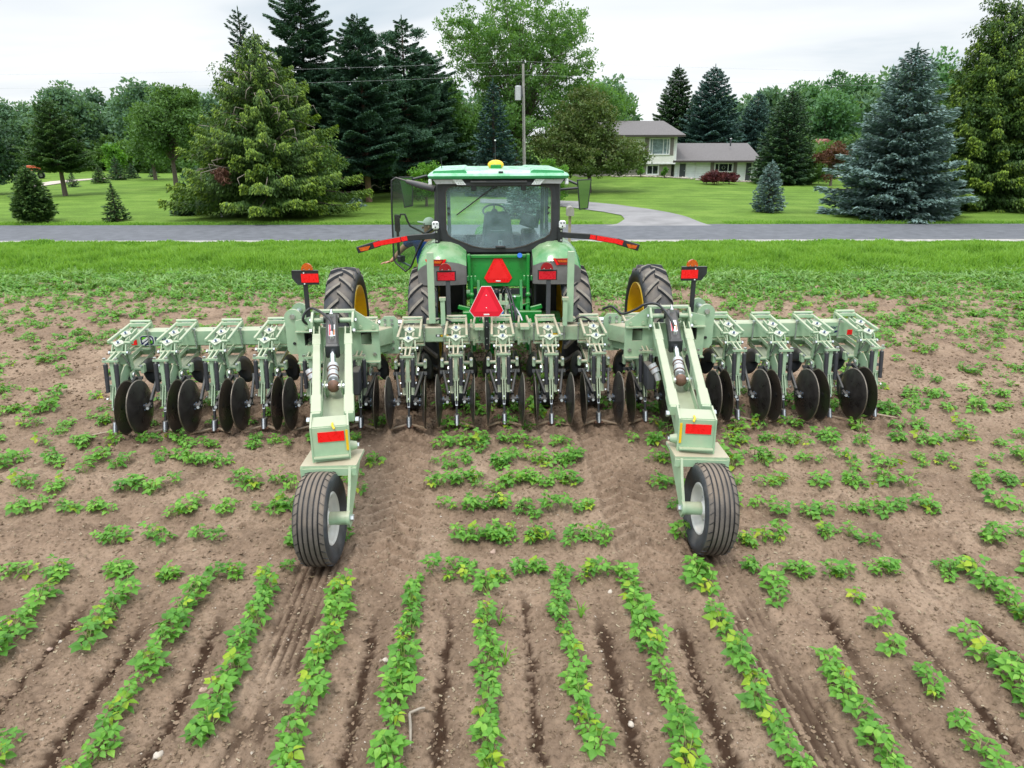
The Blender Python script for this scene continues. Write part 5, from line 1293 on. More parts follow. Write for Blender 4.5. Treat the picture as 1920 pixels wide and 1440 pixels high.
# continuous body (legs, trunk, neck, head, arms)
J = [((PX + 0.02, PY, 1.58), 0.135), ((PX + 0.0, PY, 1.78), 0.15), ((PX - 0.01, PY, 1.98), (0.17, 0.13)), ((PX + 0.0, PY, 2.10), (0.14, 0.10)), ((PX + 0.04, PY - 0.01, 2.19), 0.055), ((PX + 0.07, PY - 0.01, 2.28), 0.085), ((PX + 0.09, PY - 0.01, 2.36), 0.09),
     ((PX - 0.20, PY, 2.08), 0.075), ((PX - 0.38, PY + 0.02, 1.95), 0.052), ((PX - 0.53, PY - 0.02, 1.78), 0.036), ((PX - 0.59, PY - 0.03, 1.735), 0.026),
     ((PX + 0.18, PY + 0.05, 2.07), 0.07), ((PX + 0.24, PY + 0.20, 1.86), 0.05), ((PX + 0.22, PY + 0.42, 1.92), 0.036), ((PX + 0.21, PY + 0.50, 1.94), 0.028),
     ((PX - 0.08, PY, 1.50), 0.10), ((PX - 0.14, PY - 0.07, 1.22), 0.075), ((PX - 0.16, PY + 0.06, 0.86), 0.052), ((PX - 0.16, PY + 0.0, 0.80), 0.045),
     ((PX + 0.09, PY + 0.0, 1.50), 0.10), ((PX + 0.09, PY + 0.02, 1.25), 0.075)]
# clothing carried as separate close-fitting skins; the skin body is one mesh
body = skin("body", J, [(0, 1), (1, 2), (2, 3), (3, 4), (4, 5), (5, 6), (3, 7), (7, 8), (8, 9), (9, 10), (3, 11), (11, 12), (12, 13), (13, 14), (0, 15), (15, 16), (16, 17), (17, 18), (0, 19), (19, 20)], SKINM, pr)
skin("shirt", [((PX + 0.02, PY, 1.56), 0.16), ((PX + 0.0, PY, 1.78), (0.175, 0.17)), ((PX - 0.01, PY, 1.98), (0.22, 0.175)), ((PX + 0.0, PY, 2.11), (0.18, 0.13)), ((PX - 0.20, PY, 2.08), 0.098), ((PX - 0.36, PY + 0.015, 2.00), 0.072), ((PX + 0.18, PY + 0.05, 2.07), 0.09), ((PX + 0.23, PY + 0.17, 1.90), 0.07)],
     [(0, 1), (1, 2), (2, 3), (3, 4), (4, 5), (3, 6), (6, 7)], SHIRT, pr)
skin("jeans", [((PX + 0.01, PY, 1.56), 0.155), ((PX - 0.085, PY, 1.46), 0.12), ((PX - 0.14, PY - 0.07, 1.22), 0.092), ((PX - 0.16, PY + 0.05, 0.90), 0.07), ((PX + 0.09, PY, 1.46), 0.12), ((PX + 0.09, PY + 0.02, 1.30), 0.092)],
     [(0, 1), (1, 2), (2, 3), (0, 4), (4, 5)], JEAN, pr)
bt = skin("boot", [((PX - 0.16, PY + 0.05, 0.93), 0.055), ((PX - 0.16, PY + 0.05, 0.84), 0.055), ((PX - 0.17, PY - 0.12, 0.81), 0.045)], [(0, 1), (1, 2)], RUST, pr)
# head details: cap with brim turned toward the field, ears, nose
q = MB(); hc = Vector((PX + 0.08, PY - 0.01, 2.335))
V = []; F = []
for i in range(7):
    t = (math.pi / 2) * i / 6 * 1.06
    for j in range(18):
        a = 2 * math.pi * j / 18; V.append(hc + Vector((0.103 * math.sin(t) * math.cos(a), 0.118 * math.sin(t) * math.sin(a), 0.02 + 0.105 * math.cos(t))))
for i in range(6):
    for j in range(18): F.append((i * 18 + j, (i + 1) * 18 + j, (i + 1) * 18 + (j + 1) % 18, i * 18 + (j + 1) % 18))
q.add(V, F, CAPM, True); q.prism([(-0.19, -0.03), (-0.20, 0.03), (-0.17, 0.075), (-0.07, 0.095), (-0.07, -0.095), (-0.16, -0.07)], 0.02, 0.03, CAPM, 'xy', Matrix.Rotation(R(8), 3, 'Y'), hc)
q.build("cap", pr)
q = MB(); hb = hc + Vector((0.03, 0, -0.05)); q.sphere(hb, 0.088, TANC, 14, (0.85, 1.0, 0.95)); q.build("hair", pr)
q = MB(); q.sphere(hc + Vector((-0.105, 0, -0.045)), 0.02, SKINM, 8); q.sphere(hc + Vector((0.0, -0.105, -0.03)), 0.026, SKINM, 8, (0.7, 0.5, 1.2)); q.sphere(hc + Vector((-0.09, -0.035, -0.01)), 0.012, WHT, 8); q.sphere(hc + Vector((-0.09, 0.03, -0.01)), 0.012, WHT, 8); q.sphere(hc + Vector((-0.095, 0, -0.085)), 0.014, REDL, 8, (0.5, 1.6, 0.5)); q.build("face", pr)
# the outstretched left hand: palm with four unequal fingers and a thumb
W = Vector((PX - 0.59, PY - 0.03, 1.735)); d = Vector((-1, -0.05, -0.12)).normalized(); sd = Vector((0.05, -1, 0.1)).normalized(); upv = Vector((0, 0, 1))
skin("palm", [(W + d * 0.0, 0.026), (W + d * 0.045, (0.040, 0.018)), (W + d * 0.085, (0.040, 0.016))], [(0, 1), (1, 2)], SKINM, pr)
for k, (o_, ln) in enumerate(((-0.032, 0.062), (-0.011, 0.078), (0.011, 0.074), (0.031, 0.058))):
    b0 = W + d * 0.085 + sd * o_
    sp = (d + sd * (o_ * 5)).normalized()
    skin("finger", [(b0 - d * 0.02, 0.010), (b0 + sp * ln * 0.45, 0.0095), (b0 + sp * ln * 0.78 - upv * 0.010, 0.0085), (b0 + sp * ln - upv * 0.024, 0.007)], [(0, 1), (1, 2), (2, 3)], SKINM, pr, 1)
b0 = W + d * 0.025 + sd * 0.03
skin("thumb", [(b0, 0.014), (b0 + (d + sd * 1.1).normalized() * 0.04 - upv * 0.005, 0.011), (b0 + (d * 1.2 + sd * 0.9).normalized() * 0.075 - upv * 0.016, 0.009)], [(0, 1), (1, 2)], SKINM, pr, 1)

# ------------------------------------------------------------------ foliage materials
def leaf_mat(name, cols, scale=0.6, trans=0.25, tip=None, rough=0.55, spec=0.3):
    """cols: list of 3 linear greens mixed by leaf and by clump; tip: colour of new growth (attribute 'tip')"""
    m = bpy.data.materials.new(name); m.use_nodes = True
    nt = m.node_tree; N = nt.nodes; L = nt.links; N.clear()
    out = N.new("ShaderNodeOutputMaterial"); g = N.new("ShaderNodeNewGeometry"); tc = N.new("ShaderNodeTexCoord")
    n = N.new("ShaderNodeTexNoise"); n.inputs["Scale"].default_value = scale; n.inputs["Detail"].default_value = 4; L.new(tc.outputs["Object"], n.inputs["Vector"])
    a = N.new("ShaderNodeMath"); a.operation = 'MULTIPLY_ADD'; a.inputs[1].default_value = 0.55; L.new(g.outputs["Random Per Island"], a.inputs[0]); oi = N.new("ShaderNodeObjectInfo")
    s_ = N.new("ShaderNodeMath"); s_.operation = 'MULTIPLY_ADD'; s_.inputs[1].default_value = 1.3; s_.inputs[2].default_value = -0.42
    L.new(n.outputs["Fac"], s_.inputs[0]); ov = N.new('ShaderNodeMath'); ov.operation = 'MULTIPLY_ADD'; ov.inputs[1].default_value = 0.36; L.new(oi.outputs['Random'], ov.inputs[0]); L.new(s_.outputs[0], ov.inputs[2]); o2 = N.new('ShaderNodeMath'); o2.operation = 'SUBTRACT'; o2.inputs[1].default_value = 0.18; L.new(ov.outputs[0], o2.inputs[0]); L.new(o2.outputs[0], a.inputs[2])
    r = N.new("ShaderNodeValToRGB"); e = r.color_ramp.elements
    e[0].position, e[0].color = 0.1, (*cols[0], 1); e[1].position, e[1].color = 0.9, (*cols[2], 1); q = e.new(0.5); q.color = (*cols[1], 1)
    L.new(a.outputs[0], r.inputs[0]); src = r.outputs[0]
    if tip:
        at = N.new("ShaderNodeAttribute"); at.attribute_name = "tip"
        mx = N.new("ShaderNodeMixRGB"); L.new(at.outputs["Fac"], mx.inputs[0]); L.new(src, mx.inputs[1]); mx.inputs[2].default_value = (*tip, 1); src = mx.outputs[0]
    p = N.new("ShaderNodeBsdfPrincipled"); p.inputs["Roughness"].default_value = rough; p.inputs["Specular IOR Level"].default_value = spec
    L.new(src, p.inputs["Base Color"])
    t = N.new("ShaderNodeBsdfTranslucent"); v = N.new("ShaderNodeVectorMath"); v.operation = 'MULTIPLY'; v.inputs[1].default_value = (1.3, 1.25, 0.5)
    L.new(src, v.inputs[0]); L.new(v.outputs[0], t.inputs[0])
    mx2 = N.new("ShaderNodeMixShader"); mx2.inputs[0].default_value = trans
    L.new(p.outputs[0], mx2.inputs[1]); L.new(t.outputs[0], mx2.inputs[2]); L.new(mx2.outputs[0], out.inputs[0])
    return m
BARK = mat("grey_brown_bark", (0.13, 0.10, 0.08), 0.9, noise=(9, 0.4), bump=(18, 0.8))
BARKP = mat("reddish_pine_bark", (0.20, 0.115, 0.08), 0.9, noise=(7, 0.4), bump=(14, 0.8))
TWIG = mat("pale_twig", (0.25, 0.21, 0.17), 0.8, noise=(10, 0.3))
L_SPRUCE = leaf_mat("dark_spruce_needles", [(0.026, 0.062, 0.032), (0.050, 0.110, 0.050), (0.08, 0.16, 0.072)], 0.8, 0.12, tip=(0.11, 0.19, 0.07))
L_BLUE = leaf_mat("blue_spruce_needles", [(0.06, 0.112, 0.102), (0.13, 0.21, 0.19), (0.23, 0.33, 0.305)], 0.9, 0.10, tip=(0.24, 0.34, 0.32))
L_NAVYS = leaf_mat("deep_teal_spruce_needles", [(0.024, 0.065, 0.058), (0.052, 0.115, 0.100), (0.095, 0.18, 0.155)], 0.8, 0.10, tip=(0.11, 0.19, 0.16))
L_PINE = leaf_mat("pine_needles", [(0.028, 0.070, 0.045), (0.055, 0.125, 0.075), (0.095, 0.19, 0.11)], 0.5, 0.15, tip=(0.10, 0.19, 0.115))
L_CEDAR = leaf_mat("cedar_sprays", [(0.025, 0.062, 0.016), (0.048, 0.105, 0.020), (0.08, 0.155, 0.024)], 0.9, 0.2, tip=(0.25, 0.36, 0.03))
L_MAPLE = leaf_mat("light_maple_leaves", [(0.05, 0.12, 0.035), (0.095, 0.21, 0.055), (0.16, 0.30, 0.085)], 0.4, 0.45, tip=(0.18, 0.34, 0.10))
L_CRAB = leaf_mat("bronze_green_crabapple_leaves", [(0.045, 0.075, 0.022), (0.075, 0.125, 0.032), (0.12, 0.18, 0.05)], 0.6, 0.25, tip=(0.18, 0.15, 0.06))
L_FAR = leaf_mat("far_wood_leaves", [(0.08, 0.16, 0.10), (0.13, 0.235, 0.14), (0.18, 0.30, 0.165)], 0.18, 0.3, tip=(0.17, 0.29, 0.14))  # paler and bluer: distance haze mixed into the leaf colour
L_OLIVE = leaf_mat("soft_olive_leaves", [(0.05, 0.11, 0.03), (0.085, 0.175, 0.045), (0.13, 0.24, 0.06)], 0.3, 0.3, tip=(0.15, 0.26, 0.07))
L_POPLAR = leaf_mat("poplar_leaves", [(0.06, 0.15, 0.065), (0.10, 0.225, 0.09), (0.15, 0.30, 0.12)], 0.25, 0.3, tip=(0.17, 0.33, 0.12))
L_BUSH = leaf_mat("fresh_bush_leaves", [(0.05, 0.14, 0.02), (0.10, 0.25, 0.035), (0.17, 0.36, 0.05)], 1.2, 0.35, tip=(0.2, 0.4, 0.06))
L_MAROON = leaf_mat("maroon_barberry_leaves", [(0.035, 0.008, 0.012), (0.075, 0.016, 0.022), (0.13, 0.03, 0.03)], 1.5, 0.2, tip=(0.15, 0.04, 0.035))
L_DEAD = leaf_mat("red_brown_dying_sprays", [(0.07, 0.03, 0.018), (0.12, 0.055, 0.035), (0.18, 0.085, 0.05)], 1.0, 0.2, tip=(0.18, 0.10, 0.05))
L_YOUNG = leaf_mat("young_spruce_needles", [(0.025, 0.065, 0.02), (0.05, 0.115, 0.03), (0.085, 0.17, 0.04)], 1.5, 0.15, tip=(0.13, 0.22, 0.05))

def rvec(rg, n):
    v = rg.normal(size=(n, 3)); return v / np.linalg.norm(v, axis=1, keepdims=True)
def cards(C, D, Wd, ln, wd, rg, tip=None, tri=False):
    """leaf faces at C, pointing along D (unit), width direction Wd; 4-vertex lozenges"""
    n = len(C); ln = np.broadcast_to(np.asarray(ln, float).reshape(-1, 1) if np.ndim(ln) else np.full((1, 1), ln), (n, 1)); wd = np.broadcast_to(np.asarray(wd, float).reshape(-1, 1) if np.ndim(wd) else np.full((1, 1), wd), (n, 1))
    Wd = Wd - D * np.sum(D * Wd, 1, keepdims=True); Wd /= np.maximum(np.linalg.norm(Wd, axis=1, keepdims=True), 1e-6)
    P = np.stack([C - D * ln * 0.5, C + Wd * wd * 0.5 - D * ln * 0.08, C + D * ln * 0.5, C - Wd * wd * 0.5 - D * ln * 0.08], 1).reshape(-1, 3)
    F = np.arange(4 * n).reshape(n, 4)
    T = np.repeat(np.zeros(n) if tip is None else tip, 4)
    return P, F, T
def join(parts):
    Vs, Fs, Ts = [], [], []; o = 0
    for V, F, T in parts: Vs.append(V); Fs.append(F + o); Ts.append(T); o += len(V)
    return np.concatenate(Vs), np.concatenate(Fs), np.concatenate(Ts)

def conifer(seed, h, r, n_br, z0=0.05, droop=0.25, lift=0.25, leaf=0.22, per_m=26, power=0.85, ragged=0.15, hang=0.0, gap=0.0, spread=0.30, tiptop=0.3):
    """whorled conifer, returns (V,F,T) of the needle sprays and the branch list"""
    rg = np.random.default_rng(seed); C, D, W, T, Lf = [], [], [], [], []; br = []
    for i in range(n_br):
        u = (i + rg.random()) / n_br; u = u ** 1.12
        if gap and rg.random() < gap: continue
        z = z0 * h + (h * 0.985 - z0 * h) * u
        Lb = r * (1 - u) ** power * (1 - ragged + 2 * ragged * rg.random()) + 0.10 * r * (1 - u) ** .3 * 0.4 + 0.02 * h
        if z0 > 0 and u < 0.08: Lb *= 0.75 + 3 * u
        az = i * 2.39996 + rg.random() * 0.5
        dx, dy = math.cos(az), math.sin(az)
        m = max(8, int(per_m * Lb * (1 + Lb * spread)))
        s = rg.random(m) ** 0.75
        s = 0.12 + 0.88 * s
        lat = (rg.random(m) - 0.5) * 2 * (spread * Lb) * (1.08 - s) ** 0.7 * np.minimum(1, s * 2.5) 
        rise = lift * (0.3 + u)
        zz = z + Lb * (rise * s - droop * (1 + 0.3 * (1 - u)) * s ** 1.0 * (1 - 0.0 * s) + droop * 0.55 * s ** 3) - np.abs(lat) * 0.25
        down = rg.random(m) ** 2 * leaf * (0.7 + 2.0 * hang)
        px = dx * Lb * s - dy * lat; py = dy * Lb * s + dx * lat
        c = np.stack([px, py, zz - down], 1)
        outw = np.stack([dx * (0.8 + 0 * s) - dy * lat / (Lb + .01) * 2.2, dy * (0.8 + 0 * s) + dx * lat / (Lb + .01) * 2.2, (0.15 * (s > 0.8) - 0.12 - hang * (0.6 + 0.8 * rg.random(m)))], 1) + rg.normal(size=(m, 3)) * 0.22
        outw /= np.linalg.norm(outw, axis=1, keepdims=True)
        w = np.cross(outw, [0, 0, 1.0]) + rg.normal(size=(m, 3)) * 0.45
        C.append(c); D.append(outw); W.append(w); T.append(np.clip((s - 0.72) / 0.28, 0, 1) * rg.random(m)); Lf.append(leaf * (0.7 + 0.6 * rg.random(m)) * (0.75 + 0.25 * (1 - u)))
        br.append((z, az, Lb, rise, droop, u))
    # leader
    m = int(20 + h * 3); t = rg.random(m); C.append(np.stack([rg.normal(size=m) * 0.03 * (1 - t), rg.normal(size=m) * 0.03 * (1 - t), h * (0.93 + 0.08 * t)], 1)); d = rvec(rg, m) * 0.4 + [0, 0, 1.0]; d /= np.linalg.norm(d, axis=1, keepdims=True)
    D.append(d); W.append(rvec(rg, m)); T.append(np.full(m, 0.4)); Lf.append(np.full(m, leaf * 0.8))
    C, D, W, T, Lf = map(np.concatenate, (C, D, W, T, Lf))
    return cards(C, D, W, Lf, Lf * 0.42, rg, T), br
def conifer_wood(b, h, br, m, r0, rg, every=3, vis=0.6):
    b.tube([(0, 0, -0.1), (0.02, 0, h * 0.3), (0, 0.02, h * 0.7), (0, 0, h * 0.98)], [r0 * 1.25, r0 * 0.8, r0 * 0.4, 0.02], m, 8)
    for i, (z, az, Lb, rise, droop, u) in enumerate(br):
        if i % every: continue
        pts = []
        for s in (0, 0.35, 0.7, vis + 0.25):
            pts.append((math.cos(az) * Lb * s, math.sin(az) * Lb * s, z + Lb * (rise * s - droop * (1 + 0.3 * (1 - u)) * s + droop * 0.55 * s ** 3) - 0.03))
        b.tube(pts, [0.05 * r0 / 0.15 * (1 - u) + 0.012, 0.03 * (1 - u) + 0.01, 0.02 * (1 - u) + .006, 0.005], m, 5, cap=False)

def crown(seed, blobs, n_cl, cl_r, n_leaf, leaf, aspect=0.55, shell=0.45, up=0.3, hole=0.0, hang=0.0, blobshape=1.0):
    """broad crown from clumps of leaves; blobs = list of (cx,cy,cz,rx,ry,rz)"""
    rg = np.random.default_rng(seed); vol = np.array([b[3] * b[4] * b[5] for b in blobs]); vol = vol ** 0.75; vol /= vol.sum()
    cen = []
    while len(cen) < n_cl:
        bl = blobs[rg.choice(len(blobs), p=vol)]; d = rvec(rg, 1)[0]; rr_ = shell + (1 - shell) * rg.random() ** 0.6
        rr_ = rr_ if rg.random() > 0.15 else rg.random()
        p = np.array([bl[0] + d[0] * bl[3] * rr_, bl[1] + d[1] * bl[4] * rr_, bl[2] + d[2] * bl[5] * rr_])
        if hole and vnoise(np.array([p[0] * 0.55 + 7]), np.array([p[2] * 0.55 + p[1] * 0.3]), seed)[0] < hole: continue
        if p[2] < 0.3: continue
        cen.append(p)
    cen = np.array(cen); n = len(cen) * n_leaf
    k = np.repeat(np.arange(len(cen)), n_leaf); rad = cl_r * (0.6 + 0.8 * rg.random(len(cen)))[k]
    off = rvec(rg, n) * (rg.random((n, 1)) ** 0.45) * rad[:, None] * np.array([1.15, 1.15, 0.75])
    C = cen[k] + off
    D = off / (np.linalg.norm(off, axis=1, keepdims=True) + 1e-6) * 0.7 + rvec(rg, n) * 0.7 + np.array([0, 0, up - hang]); D /= np.linalg.norm(D, axis=1, keepdims=True)
    W = rvec(rg, n); Lf = leaf * (0.6 + 0.8 * rg.random(n))
    T = np.clip(off[:, 2] / rad, 0, 1) * rg.random(n)
    return cards(C, D, W, Lf, Lf * aspect, rg, T), cen
def broad_wood(b, cen, trunk_h, r0, m, rg, n_limb=30, lean=(0, 0)):
    top = Vector((lean[0], lean[1], trunk_h)); b.tube([(0, 0, -0.1), (lean[0] * 0.4, lean[1] * 0.4, trunk_h * 0.5), top], [r0 * 1.3, r0, r0 * 0.85], m, 9)
    idx = rg.choice(len(cen), min(n_limb, len(cen)), replace=False)
    zt = max(c[2] for c in cen)
    for i in idx:
        c = Vector(cen[i]); st = top.lerp(Vector((lean[0], lean[1], max(trunk_h, c.z * 0.6))), rg.random() * 0.7)
        mid = st.lerp(c, 0.5) + Vector((0, 0, 0.12 * (c - st).length)); b.tube([st, mid, c], [r0 * 0.35, r0 * 0.18, 0.012], m, 5, cap=False)
    b.tube([top, (lean[0], lean[1], trunk_h + (zt - trunk_h) * 0.8)], [r0 * 0.8, 0.03], m, 7, cap=False)

def place(px, py):
    x, y = pix_ground(px, py, 0.15); return x, y
def size_at(y, top_px, base_z=0.15):
    v = (top_px - 720) / 1333; c_, s_ = math.cos(PITCH), math.sin(PITCH)
    a = y * (s_ + v * c_) / (c_ - v * s_)
    return CAM_H - a - base_z
def put_tree(name, label, x, y, Ln, Lf, wood, trunk_name="trunk", group=None, rz=0.0, cat="tree", crown_name="crown", sc=1.0):
    t = thing(name, label, cat, (x, y, gz(x, y) - 0.03), rz, group); t.scale = (sc, sc, sc)
    V, F, T = Ln
    np_mesh(crown_name, V, F, Lf, t, attrs={"tip": T})
    if wood is not None: wood.build(trunk_name, t)
    return t
def mppx(y):   # metres per photo pixel at distance y near ground
    return (y * math.cos(PITCH) + CAM_H * math.sin(PITCH)) / 1333
def spruce_at(name, label, px, base, top, hw, Lf, seed, dens=1.0, y=None, bark=BARK, group=None, **kw):
    if y is None: x, y = place(px, base)
    else: x = (px - 960) * mppx(y)
    h = size_at(y, top); r = hw * mppx(y)
    kw2 = dict(n_br=int(46 + h * 13), leaf=0.12 + 0.022 * min(h, 9), per_m=30 * dens); kw2.update(kw)
    Ln, br = conifer(seed, h, r, **kw2); b = MB(); conifer_wood(b, h, br, bark, 0.02 * h + 0.02, None, every=3)
    return put_tree(name, label, x, y, Ln, Lf, b, group=group)
def broad_at(name, label, px, base, top, hw, Lf, seed, y=None, trunk=0.25, n_cl=140, cl=None, n_leaf=70, leaf=0.2, blobs=None, hole=0.0, shell=0.45, aspect=0.6, tr=1.0, group=None, cat="tree", limbs=30, bark=BARK, low=0.12, **kw):
    if y is None: x, y = place(px, base)
    else: x = (px - 960) * mppx(y)
    h = size_at(y, top); r = hw * mppx(y)
    if blobs is None:
        lz, hz0 = h * (0.5 - low / 2), h * (0.5 + low / 2); rn = np.random.default_rng(seed + 900)
        blobs = [(0, 0, hz0, r * 0.70, r * 0.70, lz * 0.90)]
        for i_ in range(9):
            a_ = rn.random() * 6.283; e_ = rn.uniform(-0.6, 0.75); q_ = rn.uniform(0.20, 0.42)
            blobs.append((math.cos(a_) * r * (1 - q_) * math.cos(e_), math.sin(a_) * r * (1 - q_) * math.cos(e_), hz0 + lz * e_ * (1 - q_) * 1.15, r * q_ * 1.1, r * q_ * 1.1, lz * q_ * 0.95))
        blobs.append((rn.uniform(-.15, .15) * r, 0, h - lz * 0.27, r * 0.25, r * 0.25, lz * 0.27))
    else: blobs = [(a * r, b_ * r, c_ * h, d * r, e * r, f * h) for a, b_, c_, d, e, f in blobs]
    if cl is None: cl = 0.17 * r + 0.15
    Ln, cen = crown(seed, blobs, n_cl, cl, n_leaf, leaf, aspect, shell, hole=hole, **kw); rg = np.random.default_rng(seed + 1)
    b = MB(); broad_wood(b, cen, h * trunk, (0.018 * h + 0.03) * tr, bark, rg, limbs)
    return put_tree(name, label, x, y, Ln, Lf, b, group=group, cat=cat)

# ---- near lawn trees
# the big drooping cedar
x, y = place(512, 402); h = size_at(y, 52); r = 150 * mppx(y)
(Ln, br) = conifer(11, h, r, 260, z0=0.13, droop=0.34, lift=0.34, leaf=0.17, per_m=95, power=0.86, ragged=0.32, hang=0.75, gap=0.10, spread=0.27)
Ln2, cen2 = crown(12, [(-0.26 * r, 0, h * 0.44, r * 0.5, r * 0.6, h * 0.26), (0.38 * r, -0.3, h * 0.28, r * 0.55, r * 0.6, h * 0.20), (-0.22 * r, 0, h * 0.70, r * 0.26, r * 0.3, h * 0.16)], 130, 0.42, 120, 0.15, 0.4, 0.6, hang=1.1)
b = MB(); conifer_wood(b, h, br, BARK, 0.26, None, every=2)
rg = np.random.default_rng(3)
for k in range(46):    # bare grey twigs that show between the sprays
    a = rg.random() * 6.28; z = h * (0.15 + 0.7 * rg.random()); L_ = r * (1 - z / h) ** 0.7 * (0.85 + 0.35 * rg.random()); a = -1.57 + (a - 3.14) * 0.55
    p0 = Vector((math.cos(a) * L_ * 0.3, math.sin(a) * L_ * 0.3, z)); p1 = Vector((math.cos(a) * L_, math.sin(a) * L_, z + L_ * (rg.random() * 0.4 - 0.15)))
    b.tube([p0, p0.lerp(p1, 0.6) + Vector((0, 0, 0.12)), p1, p1 + Vector((rg.normal() * 0.15, 0, -0.35))], [0.03, 0.022, 0.014, 0.005], TWIG, 5, cap=False)
t = put_tree("cedar_tree", "huge spreading cedar with drooping yellow-green sprays and bare grey twigs beside the road", x, y, join([Ln, Ln2]), L_CEDAR, b)
Ln, cen = crown(77, [(-0.34 * r, -r * 0.66, h * 0.25, 0.28, 0.25, 0.5)], 12, 0.2, 50, 0.17, 0.35, 0.1, hang=0.9)
np_mesh("dead_spray", *Ln[:2], L_DEAD, t, attrs={"tip": Ln[2]})
# tall thin conifer tip behind the cedar
spruce_at("spruce_tree", "narrow dark conifer whose ragged tip stands up just behind the huge cedar", 487, 0, 12, 62, L_PINE, 15, y=43, droop=0.1, lift=0.5, n_br=150, ragged=0.35, gap=0.1, per_m=110, leaf=0.2, power=0.7)
# pines: trunk showing below, layered plates of needles
def pine(label, px, top, hw, y, seed, n_br=120, z0=0.16, **kw):
    x = (px - 960) * mppx(y); h = size_at(y, top); r = hw * mppx(y)
    kw2 = dict(droop=0.08, lift=0.30, leaf=0.20, per_m=190, power=0.42, ragged=0.34, gap=0.08, spread=0.50); kw2.update(kw)
    Ln, br = conifer(seed, h, r, n_br, z0=z0, **kw2)
    rb_ = np.random.default_rng(seed + 5); bl = []
    for i_ in range(26):
        u_ = rb_.uniform(0.22, 0.93); a_ = rb_.random() * 6.283; d_ = r * (1 - u_) ** 0.42 * rb_.uniform(0.35, 0.85); q_ = r * rb_.uniform(0.16, 0.30) * (1.15 - u_ * 0.6)
        bl.append((math.cos(a_) * d_, math.sin(a_) * d_, h * u_, q_, q_, q_ * 0.55))
    Lb, _c = crown(seed + 7, bl, 330, 0.34, 60, 0.19, 0.30, 0.2, up=0.6); Ln = join([Ln, Lb])
    b = MB(); conifer_wood(b, h, br, BARKP, 0.17, None, every=2)
    rg = np.random.default_rng(seed)
    for k in range(26):
        a = rg.random() * 6.28; z = h * (0.06 + 0.35 * rg.random()); L_ = r * (0.35 + 0.5 * rg.random())
        b.tube([(0, 0, z), (math.cos(a) * L_ * 0.5, math.sin(a) * L_ * 0.5, z + 0.15), (math.cos(a) * L_, math.sin(a) * L_, z - 0.1)], [0.035, 0.02, 0.006], TWIG, 5, cap=False)
    return put_tree("pine_tree", label, x, y, Ln, L_PINE, b)
pine("tallest dark pine, its crown cut by the top of the photo, behind the cedar", 592, -30, 80, 47, 21, 170)
pine("dark pine with bare lower trunk, second from the tall one toward the tractor", 692, 26, 72, 45, 22, 140)
pine("dark pine with a sharp pointed top above the open cab door", 768, 28, 80, 49, 23, 130, power=0.62)
pine("shorter dark pine squeezed between the pointed pine and the light green maple", 812, 96, 62, 53, 24, 100)
pine("low wide pine filling the gap behind the trunk of the second pine", 640, 120, 90, 54, 25, 110, z0=0.05)
spruce_at("spruce_tree", "little blue-green spruce under the pines beside the cedar", 668, 384, 362, 22, L_BLUE, 26, y=42, n_br=50)
# little trees and saplings on the left lawn
yg = "small young spruces dotted on the left lawn"
spruce_at("young_spruce", "bushy wide young spruce near the road in front of the dark dense tree", 67, 411, 306, 38, L_YOUNG, 31, group=yg, n_br=210, per_m=70, leaf=0.17, power=0.6, droop=-0.15, lift=0.25, spread=0.4)
spruce_at("young_spruce", "slim young spruce with sparse layers, standing alone close to the road", 218, 409, 338, 25, L_YOUNG, 32, group=yg, n_br=90, per_m=60, leaf=0.15, gap=0.1)
spruce_at("young_spruce", "dark young spruce half hidden by the left skirt of the cedar", 352, 399, 336, 30, L_SPRUCE, 33, group=yg, n_br=150, per_m=60, leaf=0.16)
spruce_at("young_spruce", "round little spruce in front of the pink gravel track", 188, 341, 306, 18, L_YOUNG, 34, group=yg, n_br=90, per_m=50)
spruce_at("young_spruce", "little spruce just left of the yellow-green sapling", 221, 336, 290, 18, L_SPRUCE, 35, group=yg, n_br=90, per_m=50)
spruce_at("young_spruce", "far little spruce between the yellow-green sapling and the olive tree", 248, 333, 303, 14, L_SPRUCE, 36, group=yg, n_br=80, per_m=50)
spruce_at("young_spruce", "farthest little spruce, a dark cone under the olive tree", 288, 330, 312, 11, L_SPRUCE, 37, group=yg, n_br=60, per_m=40)
spruce_at("young_spruce", "tiny spruce beside the trunk of the lone pine", 137, 347, 318, 14, L_SPRUCE, 38, group=yg, n_br=60, per_m=40)
broad_at("sapling", "yellow-green sapling above the row of little spruces", 219, 333, 268, 17, L_BUSH, 39, n_cl=36, n_leaf=50, leaf=0.28, cl=0.55)
spruce_at("lawn_tree", "lone blue-green conifer with a bare leaning trunk on the left lawn", 122, 364, 182, 56, L_YOUNG, 40, z0=0.27, n_br=150, per_m=120, leaf=0.17, power=0.62, ragged=0.35, spread=0.45, droop=0.05, lift=0.4)
broad_at("lawn_tree", "dark dense tree cut by the left edge of the photo", -8, 360, 208, 56, L_SPRUCE, 41, n_cl=200, n_leaf=90, leaf=0.22, cl=0.55, low=0.05)
broad_at("olive_tree", "soft olive green tree with a pale trunk left of the cedar", 331, 350, 150, 70, L_OLIVE, 42, trunk=0.25, n_cl=230, n_leaf=90, leaf=0.22, cl=0.65, low=0.22)
broad_at("olive_tree", "round yellow-olive tree standing behind the softer olive tree", 292, 0, 196, 48, L_OLIVE, 43, y=72, n_cl=150, n_leaf=80, leaf=0.28, cl=0.8)
